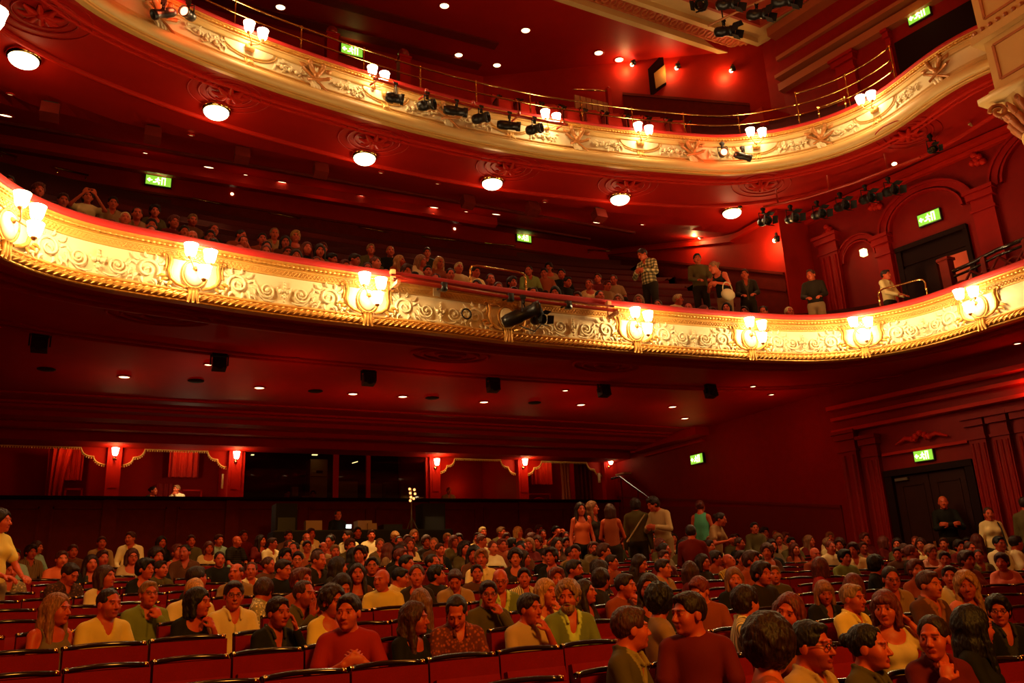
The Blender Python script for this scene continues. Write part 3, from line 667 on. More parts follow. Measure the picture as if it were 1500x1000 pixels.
# ------------------------------------------------------------------ fittings
# ---- boxes at the back of the stalls: valances, curtains, lattice screens
FRINGE = mat('gold_fringe', (0.85, 0.52, 0.14), 0.6, var=.2, vscale=40)
def valance(x0, x1, label):
    root = thing('scalloped_valance', label, 'valance', ((x0+x1)/2, YB, FRZ), 0, 'valances over the boxes'); w = min(.62, (x1-x0)*.2)
    top = FRZ+.0; zt, zm, zb = FRZ-.22, FRZ-.45, FRZ-.66
    def edge(s):
        a = np.linspace(0, PI/2, 7)
        return [(0, zb)]+[(w*.5*math.sin(t), zm-(zm-zb)*math.cos(t)+(.0)) for t in a]+[(w*.5+w*.08, zm)]+[(w*.58+w*.42*math.sin(t), zt-(zt-zm)*math.cos(t)) for t in a]
    L = edge(0); P = [(x0+p[0], p[1]) for p in L]+[(x1-p[0], p[1]) for p in L[::-1]]
    n = len(P); b = MB(); V = []
    for y in (YB+.02, YB+.06):
        V += [(p[0], y, top) for p in P]+[(p[0], y, p[1]) for p in P]
    F = []
    for i in range(n-1):
        F += [(i, i+1, n+i+1, n+i), (2*n+i, 3*n+i, 3*n+i+1, 2*n+i+1), (n+i, n+i+1, 3*n+i+1, 3*n+i)]
    b.add(V, F); b.build('cloth', RED, root)
    f = MB(); f.tube([(p[0], YB+.01, p[1]) for p in P], .022, 6)
    d = np.r_[0, np.cumsum([math.dist(P[i], P[i+1]) for i in range(n-1)])]
    for q in np.arange(0, d[-1], .06):
        x, z = np.interp(q, d, [p[0] for p in P]), np.interp(q, d, [p[1] for p in P]); f.tube([(x, YB+.01, z), (x, YB+.01, z-.06)], [.012, .018], 4)
    f.build('fringe', FRINGE, root, True); return root
valance(XL+.3, BAYS[0][1]-.02, 'red scalloped valance with gold fringe over the box at the left edge')
valance(BAYS[1][0]+.02, BAYS[1][1]-.02, 'gold-fringed valance over the box holding two brightly lit people')
valance(BAYS[3][0]+.02, BAYS[3][1]-.02, 'gold-fringed valance over the empty red box right of the control booth')
valance(BAYS[4][0]+.02, BAYS[4][1]-.02, 'gold-fringed valance over the box with a gathered drape, nearest the stair rail')
def drape(pts_x, y, z0, z1, label, name='curtain', amp=.05, m=CURT, gather=None):
    b = MB(); xs = np.linspace(pts_x[0], pts_x[1], 40); zs = np.linspace(z0, z1, 10); G = []
    for x in xs:
        col = []
        for z in zs:
            f = (z-z0)/(z1-z0); xx = x
            if gather: xx = gather[0]+(x-gather[0])*(1-gather[1]*math.sin(f*PI))
            col.append((xx, y+amp*math.sin(x*38)+.4*amp*math.sin(x*91+1), z))
        G.append(col)
    b.grid(G); b.grid([[(p[0], p[1]+.02, p[2]) for p in c] for c in G][::-1]); o = b.build(name, m, None, True); return tag(o, label, 'curtain')
def bx(px, Y, py=700): return onY(px, py, Y)[0]
Yi = YB+2.2
drape((bx(67, Yi), bx(103, Yi)), Yi, 3.6, 6.1, 'tall red curtain hanging inside the leftmost box', gather=(bx(72, Yi), .3))
drape((bx(92, Yi+.3), bx(120, Yi+.3)), Yi+.3, 5.25, 6.2, 'short red pelmet curtain at the back of the leftmost box')
drape((bx(246, Yi), bx(290, Yi)), Yi, 5.35, 6.2, 'red swagged curtain hung at the back of the box with two lit people')
drape((bx(230, Yi+.4), bx(256, Yi+.4)), Yi+.4, 3.6, 5.2, 'red lit curtain panel behind the two people in the box')
drape((bx(776, Yi), bx(808, Yi)), Yi, 5.3, 6.1, 'red swagged curtain over the lattice screen in the box nearest the stair')
drape((bx(820, YB+.6), bx(838, YB+.6)), YB+.6, 4.0, 6.2, 'pale gathered drape tied in the middle inside the box nearest the stair', m=mat('pale_red_drape', (.42, .10, .03), .7), gather=(bx(828, YB+.6), .35), amp=.03)
drape((bx(842, YB+.9), bx(872, YB+.9)), YB+.9, 3.6, 6.2, 'dark curtain filling the far half of the box nearest the stair', m=WOOD)
def lattice(px0, px1, label):
    x0, x1 = bx(px0, Yi-.1), bx(px1, Yi-.1); y = Yi-.1; z0, z1 = 4.05, 4.95; cx, cz = (x0+x1)/2, (z0+z1)/2; r = (x1-x0)/2*.8
    root = thing('lattice_screen', label, 'screen', (cx, y, z0)); b = MB()
    b.box((cx, y, z1), (x1-x0, .05, .05)); b.box((cx, y, 3.62), (x1-x0, .05, .05))
    for x in (x0, x1): b.box((x, y, 4.3), (.05, .05, 1.35))
    b.build('frame', RED, root)
    b = MB(); a = np.linspace(0, 2*PI, 21); b.tube([(cx+r*math.cos(t), y, cz+r*math.sin(t)*.85) for t in a], .03, 6, cap=False); b.build('ring', RED, root, True)
    b = MB(); b.tube([(cx-r*.9, y, cz-r*.75), (cx+r*.9, y, cz+r*.75)], .032, 6); b.tube([(cx-r*.9, y, cz+r*.75), (cx+r*.9, y, cz-r*.75)], .032, 6); b.build('crossed_bars', PINE, root, True)
lattice(267, 296, 'red lattice screen with crossed bars behind the lit box occupants')
lattice(772, 804, 'red lattice screen with crossed bars in the box nearest the stair')
lattice(98, 122, 'dim lattice screen with crossed bars in the leftmost box')
o = MB().box((bx(877.5, YB-.05, 697), YB-.05, onY(877.5, 700, YB)[2]), (.1, .03, .32)).build('paper_notice', PAPER); tag(o, 'small pale notice on the pier by the last box', 'notice')
o = MB().box((bx(326, YB-.05, 705), YB-.05, onY(326, 705, YB)[2]), (.05, .03, .4)).build('paper_notice', PAPER); tag(o, 'narrow pale strip hanging at the edge of the second box', 'notice')
# ---- the glazed control booth
gx0, gx1 = BAYS[2]
wb = MB()
fr = [gx0+.04, bx(488, YB), bx(495.5, YB), bx(536.5, YB), bx(542, YB), gx1-.04]
zb, zt = RAILZ+.04, FRZ-.12
for x0, x1 in ((gx0, gx0+.1), (fr[1], fr[2]), (fr[3], fr[4]), (gx1-.1, gx1)): wb.box(((x0+x1)/2, YB+.02, (zb+zt)/2), (x1-x0, .14, zt-zb))
wb.box(((gx0+gx1)/2, YB+.02, zt+.03), (gx1-gx0, .16, .12)); wb.box(((gx0+gx1)/2, YB+.02, zb-.02), (gx1-gx0, .16, .06))
wnd = struct(wb, 'window_1', RED)
GL = bpy.data.materials.new('booth_glass'); GL.use_nodes = True; nt = GL.node_tree; nt.nodes.clear()
o_ = nt.nodes.new('ShaderNodeOutputMaterial'); mx = nt.nodes.new('ShaderNodeMixShader'); tr = nt.nodes.new('ShaderNodeBsdfTransparent'); gl = nt.nodes.new('ShaderNodeBsdfGlossy'); fz = nt.nodes.new('ShaderNodeFresnel')
gl.inputs['Roughness'].default_value = .03; tr.inputs['Color'].default_value = (.75, .72, .62, 1); fz.inputs['IOR'].default_value = 1.5
nt.links.new(fz.outputs[0], mx.inputs[0]); nt.links.new(tr.outputs[0], mx.inputs[1]); nt.links.new(gl.outputs[0], mx.inputs[2]); nt.links.new(mx.outputs[0], o_.inputs[0])
for x0, x1 in ((gx0+.1, fr[1]), (fr[2], fr[3]), (fr[4], gx1-.1)):
    p = MB().box(((x0+x1)/2, YB+.03, (zb+zt)/2), (x1-x0, .012, zt-zb)); g = sub(p, 'pane', GL, wnd)
b = MB(); b.box(((gx0+gx1)/2, YB+2.9, 5.0), (gx1-gx0, .06, 2.6)); struct(b, 'wall_booth_back', BLACKM)
GREYP = mat('grey_beige_laminate', (.42, .26, .11), .5, var=.1)
Yb = YB+1.5
def boxat(px0, px1, py0, py1, Y, depth, m, name, label, cat, top=None):
    a, c = onY(px0, py1, Y), onY(px1, py0, Y); b = MB().box(((a[0]+c[0])/2, Y+depth/2, (a[2]+c[2])/2), (c[0]-a[0], depth, c[2]-a[2])); return tag(b.build(name, m), label, cat)
rt = thing('equipment_rack', 'tall pale cabinet standing in the control booth behind glass', 'cabinet', (bx(467, Yb), Yb, 3.6))
a, c = onY(455, 672, Yb), onY(480, 672, Yb)
MB().box(((a[0]+c[0])/2, Yb+.3, (3.6+a[2])/2), (c[0]-a[0], .6, a[2]-3.6)).build('body', GREYP, rt)
MB().box((onY(468, 691, Yb)[0], Yb-.01, onY(468, 691, Yb)[2]), (.2, .02, .08)).build('display', BLACK, rt); MB().box((onY(460, 690, Yb)[0], Yb-.01, onY(460, 690, Yb)[2]), (.12, .02, .06)).build('label_plate', PAPER, rt)
MB().box(((a[0]+c[0])/2, Yb-.01, onY(468, 698, Yb)[2]), (c[0]-a[0]-.04, .015, .02)).build('seam', BLACK, rt)
boxat(428, 437, 713, 726, YB+1.0, .3, GREYP, 'small_monitor', 'small pale monitor on the booth desk between two seated operators', 'monitor')
boxat(442, 456, 726, 733, YB+.9, .3, GREYP, 'paper_tray', 'pale tray on the booth desk beside the dark-haired operator', 'tray')
boxat(496, 524, 705, 731, YB+1.8, .3, mat('dim_olive_board', (.20, .10, .03), .7), 'storage_box', 'dim brown box in the middle pane of the booth', 'box')
boxat(543, 560, 708, 731, YB+1.8, .3, MATS['dim_olive_board'], 'storage_box', 'dim brown box at the near edge of the widest right pane', 'box')
boxat(565, 583, 706, 731, YB+2.0, .3, MATS['dim_olive_board'], 'storage_box', 'dim brown box in the middle of the right booth pane', 'box')
boxat(591, 620, 711, 731, YB+1.4, .3, mat('tan_board', (.30, .15, .05), .7), 'cardboard_carton', 'tan carton at the far side of the right booth pane', 'box')
boxat(602, 608, 690, 706, YB+2.2, .1, GREYP, 'wall_panel', 'small pale panel on the booth back wall', 'panel')
t_ = thing('booth_desk', 'long dark desk inside the control booth', 'desk', ((gx0+gx1)/2, YB+.9, 3.6))
MB().box(((gx0+gx1)/2, YB+.9, 4.42), (gx1-gx0-.3, .7, .05)).build('top', WOOD, t_)
for x in (gx0+.3, gx1-.3): MB().box((x, YB+.9, 4.0), (.06, .6, .8)).build('leg', WOOD, t_)
for px, py, lab in ((461, 666, 'ceiling light seen through the large left booth pane, above the cabinet'), (520, 677, 'slanting strip light seen through the middle booth pane'), (370, 666, 'tiny light in the upper left corner of the booth')):
    p = onY(px, py, YB+1.2); o = MB().box(p, (.16 if px > 400 else .08, .1, .02), roty(-.3 if px == 520 else 0)).build('booth_light', LENS); tag(o, lab, 'light')
# ---- wall sconces
def sconce(p, n, label, group, power=14, r=.09, col=(1, .5, .14)):
    p = np.asarray(p, float); n = np.asarray(n, float)
    root = thing('wall_sconce', label, 'lamp', p, 0, group); t = np.cross((0, 0, 1), n)
    b = MB().lathe([(.055, 0), (.05, .02), (.02, .035), (.001, .04)], p+np.array([0, 0, -.12]), 12, frame(n)).build('backplate', BRASS, root, True)
    tip = p+n*.16+np.array([0, 0, -.06]); MB().tube([p+np.array([0, 0, -.12]), p+n*.1+np.array([0, 0, -.17]), p+n*.16+np.array([0, 0, -.12]), tip], .012, 6).build('arm', BRASS, root, True)
    shade(MB(), tip, r, .2).build('lamp_shade', GLOBE, root, True)
    lamp_point('sconce_light', p+n*.36+np.array([0, 0, .08]), power, col, .09)
SCL = ['glass wall sconce on the pier between the two leftmost boxes', 'glass wall sconce on the pier at the near side of the control booth', 'glass wall sconce on the pier at the far side of the control booth',
       'glass wall sconce between the plain red box and the lattice box', 'glass wall sconce on the last pier, next to the stair rail']
for x, py, lab in zip(PX, (662, 667, 677, 677, 676), SCL):
    z = onY(proj((x, YB, 5.5))[0], py, YB)[2]; sconce((x, YB-.15, z-.08), (0, -1, 0), lab, 'sconces along the rear boxes')
def cone_light(px, X, label, z_up=False, power=34):
    p = onX(*px, X) if X else ondiag(*px, .02); o3 = np.array([0, 0, 0.0])
    root = thing('wall_spotlamp', label, 'lamp', p, 0, 'wall lamps on the side wall')
    MB().box(p+np.array([-.02, 0, .1]), (.05, .05, .2)).build('bracket', BLACK, root)
    d = np.array([-.05, .45, -.2]); MB().lathe([(.001, -.12), (.07, -.11), (.075, .02), (.065, .02), (.06, -.02), (.001, -.02)], p+np.array([-.12, -.1, -.06]), 12, frame((.55, .5, -.7))).build('can', BLACK, root, True)
    MB().ball(p+np.array([-.10, .0, -.02]), .055, 10, 7).build('bulb', GLOBE, root, True)
    lamp_point('wall_lamp_light', p+np.array([-.30, .05, -.14]), power, (1, .55, .18), .05)
cone_light((1029, 347), 15, 'glowing wall lamp above the dark-clad man standing in the circle')
cone_light((1139, 352), 15, 'glowing wall lamp above the dado behind the blurred standing man')
cone_light((930, 95), 0, 'glowing wall lamp on the gallery side wall, furthest back', power=24)
cone_light((995, 100), 0, 'glowing wall lamp on the gallery side wall past the dark recess', power=24)
cone_light((1075, 104), 0, 'glowing wall lamp on the gallery side wall under the ceiling corner', power=24)
# ---- exit signs
SIGNG = mat('green_exit_sign', (.05, .35, .03), .4, emit=(.35, .75, .05), estr=.9, sample=False)
SIGNW = mat('lit_exit_symbol', (.8, .9, .4), .4, emit=(.95, 1.0, .35), estr=4.0, sample=False)
def exit_sign(p, right, n, w, h, label):
    p = np.asarray(p, float); r = np.asarray(right, float); n = np.asarray(n, float); up = np.array([0, 0, 1.0]); M = np.stack([r, n, up], 1)
    root = thing('exit_sign', label, 'sign', p); MB().box(p, (w*1.08, .08, h*1.16), M).build('housing', BLACK, root)
    MB().box(p+n*.043, (w, .012, h), M).build('face', SIGNG, root)
    b = MB(); q = p+n*.052
    def bar(x0, z0, x1, z1, t=.1): 
        a = q+r*x0*w+up*z0*h; c = q+r*x1*w+up*z1*h; d = c-a; l = np.linalg.norm(d); d /= l; b.box((a+c)/2, (l+t*h*.6, .008, t*h), np.stack([d, n, np.cross(d, n)], 1))
    # running figure, doorway and arrow
    b.ball(q+r*-.02*w+up*.30*h, .08*h, 8, 6, (1, .4, 1))
    for s in ((-.02, .2, -.05, -.08), (-.05, -.08, -.13, -.2), (-.13, -.2, -.2, -.2), (-.05, -.08, .03, -.2), (.03, -.2, .02, -.36), (-.02, .18, .06, .05), (-.02, .18, -.12, .08)): bar(*s, t=.11)
    for s in ((.14, -.36, .14, .36), (.14, .36, .26, .36), (.26, .36, .26, -.36)): bar(*s, t=.1)
    for s in ((-.42, 0, -.26, 0), (-.42, 0, -.35, .16), (-.42, 0, -.35, -.16)): bar(*s, t=.12)
    b.build('symbols', SIGNW, root); lamp_point('exit_sign_glow', p+n*.3, .7, (.6, 1, .15), .1)
Xv, Yv = np.array([1.0, 0, 0]), np.array([0, 1.0, 0])
exit_sign(onY(232, 266, YC-.05), Xv, -Yv, .62, .26, 'lit green exit sign high on the rear wall behind the left circle seats')
exit_sign(onY(767, 349, YC-.05), Xv, -Yv, .50, .26, 'lit green exit sign on the circle rear wall above the middle seats')
exit_sign(onY(515, 75, YG-.05), Xv, -Yv, .60, .30, 'lit green exit sign at the back of the gallery seen through the brass rails')
exit_sign(onX(1022, 672, 15.93), -Yv, -Xv, .55, .26, 'lit green exit sign on the stalls side wall near the stair')
for px, w, h, lab in (((1354, 667), .42, .22, 'lit green exit sign over the dark stalls door'), ((1362, 319), .50, .26, 'lit green exit sign under the arch at circle level'), ((1347, 22), .52, .28, 'lit green exit sign by the gallery front at top right')):
    exit_sign(onside(*px, .05), WD, WN, w, h, lab)
o = MB().box(onside(1265, 370, .3), (.12, .12, .16)).build('small_indicator_lamp', SIGNW); tag(o, 'tiny yellow-green light in the dark alcove of the circle side wall', 'light')
# ---- splayed side wall: arches, pilasters, doors
def wbox(b, t0, t1, z0, z1, d0, d1):
    P = [wallpt(t0, z0, d0), wallpt(t1, z0, d0), wallpt(t1, z1, d0), wallpt(t0, z1, d0)]; return b.poly(P, WN*(d1-d0))
k_ = [0]
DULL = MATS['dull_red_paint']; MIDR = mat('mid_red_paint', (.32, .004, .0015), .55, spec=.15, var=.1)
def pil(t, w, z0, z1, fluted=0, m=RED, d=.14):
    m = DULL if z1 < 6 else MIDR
    b = MB(); wbox(b, t-w/2, t+w/2, z0, z1, 0, d); wbox(b, t-w*.62, t+w*.62, z1-.14, z1, 0, d+.08); wbox(b, t-w*.7, t+w*.7, z1, z1+.08, 0, d+.14); wbox(b, t-w*.58, t+w*.58, z1-.42, z1-.36, 0, d+.04); wbox(b, t-w*.6, t+w*.6, z0, z0+.25, 0, d+.06)
    for k in range(fluted):
        x = t-w/2+w*(k+.5)/fluted; b.tube([wallpt(x, z0+.4, d), wallpt(x, z1-.5, d)], w/fluted*.28, 8)
    k_[0] += 1; return struct(b, 'trim_%d' % (30+k_[0]), m)
# circle level arches
def arch(t0, t1, zs, rise, w, d, m=MIDR):
    b = MB(); a = np.linspace(0, PI, 19); tc, R_ = (t0+t1)/2, (t1-t0)/2
    for rr_, ww, dd in ((1.0, w, d), (1.0+w/R_*.9, w*.35, d+.05), (1.0-w/R_*.7, w*.3, d+.04)):
        b.grid([[wallpt(tc-R_*rr_*math.cos(t), zs+rise*rr_*math.sin(t), 0), wallpt(tc-R_*rr_*math.cos(t), zs+rise*rr_*math.sin(t), dd), wallpt(tc-(R_*rr_+ww)*math.cos(t), zs+(rise*rr_+ww)*math.sin(t), dd), wallpt(tc-(R_*rr_+ww)*math.cos(t), zs+(rise*rr_+ww)*math.sin(t), 0)] for t in a])
    k_[0] += 1; return struct(b, 'trim_%d' % (30+k_[0]), m)
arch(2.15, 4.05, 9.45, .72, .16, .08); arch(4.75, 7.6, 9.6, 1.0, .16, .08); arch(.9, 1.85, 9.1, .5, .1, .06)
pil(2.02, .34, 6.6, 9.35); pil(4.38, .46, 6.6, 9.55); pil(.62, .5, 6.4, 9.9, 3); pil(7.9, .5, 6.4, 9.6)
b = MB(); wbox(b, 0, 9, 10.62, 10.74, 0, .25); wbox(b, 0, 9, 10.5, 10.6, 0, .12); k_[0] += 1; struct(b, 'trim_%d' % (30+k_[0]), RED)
b = MB()                                           # plaster bosses at the arch crowns
for t, z in ((2.0, 10.25), (4.45, 10.3), (.7, 10.05)):
    c = wallpt(t, z, .08)
    for k in range(7): b.ball(c+WD*(.16*math.cos(k*2.4)*(k/6))+np.array([0, 0, .16*math.sin(k*2.4)*(k/6)]), .08, 8, 6)
struct(b, 'trim_29', RED, True)
# circle door: frame, leaf, flat dark panel as the recess's shade, orange panel as lobby
DK = mat('dark_wood_and_recess_shade', (.014, .002, .001), .6, spec=.1)
dr = MB(); t0, t1, zt = 2.35, 3.89, 8.92
wbox(dr, t0-.05, t1+.05, 6.3, zt+.05, 0, .02); wbox(dr, t0-.06, t0+.06, 6.3, zt+.08, 0, .1); wbox(dr, t1-.04, t1+.06, 6.3, zt+.08, 0, .1); wbox(dr, t0-.06, t1+.06, zt-.03, zt+.08, 0, .12); wbox(dr, t0, t1, zt-.40, zt-.1, .02, .05)
d1 = struct(dr, 'door_1', DK)
sub(wbox(MB(), t0+.78, t1-.05, 6.6, 8.42, .02, .035), 'lobby_wall_panel', mat('orange_red_wall', (.55, .07, .02), .6), d1)
b = MB(); wbox(b, t0+.05, t0+.80, 6.3, 8.45, .03, .09); wbox(b, t0+.62, t0+.88, 6.3, 8.28, .05, .25)
sub(b, 'open_door_leaf', DK, d1)
lamp_point('lobby_light', wallpt(3.4, 8.1, .45), 4, (1, .4, .1), .1)
# lattice parapet of the box beside the circle front
bp = thing('lattice_balustrade', 'dark wooden lattice balustrade of the side box, right of the brass hoop', 'balustrade', wallpt(4.6, 6.3, 1.0))
rl = [onside(x, y, 1.05) for x, y in ((1385, 402), (1420, 387), (1460, 366), (1500, 350))]
b = MB(); b.tube(rl, .045, 8); b.tube([p+np.array([0, 0, -.12]) for p in rl], .03, 6); b.build('top_rail', CAPW, bp, True)
b = MB(); b.tube([p+np.array([0, 0, -.78]) for p in rl], .04, 6); b.build('bottom_rail', WOOD, bp, True)
b = MB()
for p in (rl[0], rl[1]*.5+rl[2]*.5, rl[3]): b.box(p+np.array([0, 0, -.45]), (.09, .09, .9))
b.build('post', WOOD, bp)
for p, q in ((rl[0], rl[1]), (rl[1], rl[2]), (rl[2], rl[3])):
    b = MB(); z = lambda v, f: v+np.array([0, 0, f])
    b.tube([z(p, -.75), z((p+q)/2, -.45), z(q, -.14)], .028, 6); b.tube([z(p, -.14), z((p+q)/2, -.45), z(q, -.75)], .028, 6)
    c = z((p+q)/2, -.47); d = (q-p)/np.linalg.norm(q-p); a = np.linspace(0, 2*PI, 17); b.tube([c+d*.2*math.cos(t)+np.array([0, 0, .2*math.sin(t)]) for t in a], .026, 6, cap=False)
    b.build('lattice_panel', WOOD, bp, True)
b = MB(); nw = onside(1388, 395, 1.05); b.box(nw+np.array([0, 0, -.35]), (.2, .2, 1.1)); b.box(nw+np.array([0, 0, .22]), (.26, .26, .06)); b.build('newel_post', WOOD, bp)
# stalls level: fluted pilasters, entablature, door
DKD = mat('dark_door_wood', (.030, .005, .002), .5, spec=.12, var=.3, vscale=4)
b = MB(); t0, t1, zt = 1.21, 2.96, 3.84; zf = 0.9
wbox(b, t0, t1, zf, zt, .0, .03); d2 = struct(b, 'door_2', DKD)
b = MB(); wbox(b, t0-.12, t0+.05, zf, zt+.1, 0, .14); wbox(b, t1-.05, t1+.12, zf, zt+.1, 0, .14); wbox(b, t0-.12, t1+.12, zt-.02, zt+.12, 0, .16); sub(b, 'door_frame', DK, d2)
for a_, c_ in ((t0+.1, (t0+t1)/2-.02), ((t0+t1)/2+.02, t1-.1)):
    b = MB(); wbox(b, a_, c_, zf, zt-.05, .03, .06)
    for z0, z1 in ((1.3, 2.2), (2.35, 3.6)):
        for q in ((a_+.12, a_+.15, z0, z1), (c_-.15, c_-.12, z0, z1), (a_+.12, c_-.12, z1-.03, z1), (a_+.12, c_-.12, z0, z0+.03)): wbox(b, *q, .06, .08)
    leaf = sub(b, 'door_leaf', DKD, d2)
b = MB(); wbox(b, (t0+t1)/2-.14, (t0+t1)/2-.08, 2.0, 2.35, .06, .12); sub(b, 'door_handle', BRASS, d2)
b = MB(); wbox(b, t0+.12, t0+.42, zt-.14, zt-.08, .06, .14); sub(b, 'door_closer', STEEL, d2)
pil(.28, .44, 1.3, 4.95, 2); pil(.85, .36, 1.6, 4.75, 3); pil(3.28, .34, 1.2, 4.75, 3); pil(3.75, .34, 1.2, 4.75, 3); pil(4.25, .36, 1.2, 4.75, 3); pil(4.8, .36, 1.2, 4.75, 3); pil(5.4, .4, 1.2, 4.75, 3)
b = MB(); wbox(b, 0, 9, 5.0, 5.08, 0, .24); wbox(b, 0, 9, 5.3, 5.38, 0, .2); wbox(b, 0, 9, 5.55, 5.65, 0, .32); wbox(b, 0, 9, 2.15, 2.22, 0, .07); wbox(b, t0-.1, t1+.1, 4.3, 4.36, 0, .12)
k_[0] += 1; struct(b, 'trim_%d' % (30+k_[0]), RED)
b = MB()
c = wallpt((t0+t1)/2, 4.55, .12)
for k in range(5): b.ball(c+WD*(.1*(k-2))+np.array([0, 0, .12-.05*abs(k-2)]), .07, 8, 6)
for sg in (-1, 1): b.tube([c+WD*sg*.1, c+WD*sg*.35+np.array([0, 0, .06]), c+WD*sg*.6+np.array([0, 0, -.04])], [.06, .05, .02], 6)
k_[0] += 1; struct(b, 'trim_%d' % (30+k_[0]), RED, True)
# gallery level on the splayed wall
pil(1.9, .5, 11.5, 14.4, 0); pil(3.1, .12, 11.5, 14.4)
b = MB(); wbox(b, 3.2, 7.5, 12.3, 14.1, 0, .05); k_[0] += 1; struct(b, 'trim_%d' % (30+k_[0]), DK)
# recess in the gallery side wall: flat panels, its shade and lit edge painted
dr = MB(); P = [ondiag(*q, .01) for q in ((949, 103), (971, 80), (976, 124), (953, 142))]; dr.poly(P, GN*.06); d3 = struct(dr, 'door_3', DK)
P = [ondiag(*q, .075) for q in ((958, 108), (974, 95), (976, 120), (961, 130))]
sub(MB().poly(P, GN*.02), 'lit_reveal', mat('painted_reveal_light', (.45, .20, .04), .6), d3)
# ---- stair to the boxes
st = thing('stair_handrail', 'dark handrail sloping down from the last rear box beside the standing group', 'handrail', onX(930, 715, 15.6))
p0, p1 = onX(908, 698, 15.6), onX(962, 737, 15.6); MB().tube([p0+np.array([0, .5, 0]), p0, p1], .035, 8).build('rail', CAPW, st, True)
for f in (0.02, .5, .98):
    p = p0*(1-f)+p1*f; g = stalls_floor(p[1]); MB().tube([(p[0], p[1], g), p], .025, 6).build('post', WOOD, st, True)
o = MB().box(onX(913, 694, 15.8), (.3, .5, .05)).build('small_shelf', PAPER); tag(o, 'small pale ledge at the head of the stair rail', 'shelf')
# ---- ceiling lights
def downlight(p, n, r, label, group, lens=LENS, rimm=REDD):
    root = thing('recessed_downlight', label, 'light', p, 0, group); R_ = frame(n)
    MB().lathe([(r*.95, -.02), (r*1.25, .0), (r*1.3, .012), (r*.98, .018), (r*.9, .0)], p, 14, R_).build('rim', rimm, root, True)
    MB().lathe([(.001, .012), (r*.6, .010), (r*.95, .002)], p, 14, R_).build('lens', lens, root, True)
dn = np.array([0, 0, -1.0]); ds = np.array([0, GS, -1.0])/math.hypot(GS, 1); dg = np.array([0, GSL, -1.0])/math.hypot(GSL, 1)
rows = [('over the stalls, row nearest the boxes', 'stalls ceiling downlights', lambda a, c: onz(a, c, SOF), dn, .11, [(182, 551), (380, 567), (517, 576), (590, 580), (709, 588), (851, 592), (985, 595), (1003, 612)]),
        ('over the stalls, row under the circle front', 'stalls ceiling downlights', lambda a, c: onz(a, c, SOF), dn, .075, [(305, 533), (435, 525), (633, 543), (828, 571), (1103, 565), (1130, 577), (1490, 502)]),
        ('over the circle, large front row', 'circle ceiling downlights', onslope, ds, .13, [(8, 168), (115, 198), (306, 244), (413, 266), (528, 286), (636, 303), (727, 313), (875, 325)]),
        ('over the circle, small lights between', 'circle ceiling downlights', onslope, ds, .07, [(213, 223), (360, 255), (475, 278), (580, 295), (683, 309), (802, 320), (941, 328)]),
        ('over the circle, dim row behind the domes', 'circle ceiling downlights', onslope, ds, .06, [(15, 137), (280, 197), (558, 252), (641, 268), (798, 295)]),
        ('in the gallery ceiling, front row', 'gallery ceiling downlights', lambda a, c: onplane(a, c, (0, 15.6, 16.35), (0, -GSL, 1)), dg, .13, [(651, 8), (770, 44), (877, 77), (907, 87), (411, 10)]),
        ('in the gallery ceiling, back row', 'gallery ceiling downlights', lambda a, c: onplane(a, c, (0, 15.6, 16.35), (0, -GSL, 1)), dg, .12, [(672, 80), (728, 95), (780, 110), (831, 124)]),
        ('in the main ceiling beside the hanging spotlights', 'main ceiling downlights', lambda a, c: onz(a, c, 16.6), dn, .14, [(1035, 20), (1100, 45)])]
DIML = mat('dim_downlight_lens', (.8, .7, .4), .3, emit=(1, .6, .2), estr=.8, sample=False)
for where, grp, fn, n, r, L in rows:
    for i, p in enumerate(L): downlight(fn(*p)+n*.01, n, r, 'recessed downlight %s, %s from the left' % (where, ordinal(i+1)), grp, DIML if 'dim' in where else LENS)
for px, i in (((35, 85), 0), ((317, 162), 1), ((534, 230), 2), ((721, 267), 3), ((908, 290), 4), ((1072, 310), 5)):
    p = onz(*px, 10.72); root = thing('dome_light', 'round opal dome light under the gallery front, %s from the left' % ordinal(i+1), 'light', p, 0, 'dome lights under the gallery')
    r = .23; MB().lathe([(r*1.15, .06), (r*1.2, .0), (r*1.05, -.03), (r, -.03)], p, 24).build('ring', BRASS, root, True)
    a = np.linspace(0, PI/2, 8); MB().lathe([(r*math.cos(t)+.001, -.03-.13*math.sin(t)) for t in a], p, 24).build('opal_bowl', DOME, root, True)
    lamp_point('dome_light_lamp', p+np.array([0, 0, -.34]), 10, (1, .5, .13), .2)
for i, px in enumerate(((60, 20), (337, 137), (548, 205), (745, 245), (920, 270), (1115, 270), (1330, 195))):
    p = onz(*px, 10.78); root = thing('ceiling_rosette', 'carved red plaster rosette under the gallery front, %s from the left' % ordinal(i+1), 'rosette', p, 0, 'rosettes under the gallery front')
    b = MB()
    for R_, w in ((.46, .02), (.34, .018), (.62, .012)):
        a = np.linspace(0, 2*PI, 33); b.tube([p+np.array([R_*math.cos(t)*1.2, R_*math.sin(t), -.01]) for t in a], w, 6, cap=False)
    b.build('ring', REDD, root, True); b = MB(); rq = random.Random(i)
    for k in range(8):
        a = k*PI/4; d = np.array([math.cos(a)*1.2, math.sin(a), 0]); b.tube([p+d*.05+np.array([0, 0, -.03]), p+d*.16+np.array([0, 0, -.07]), p+d*.27+np.array([0, 0, -.03])], [.04, .06, .02], 6)
    b.ball(p+np.array([0, 0, -.05]), .07, 8, 6); b.build('leaf_boss', RED, root, True)
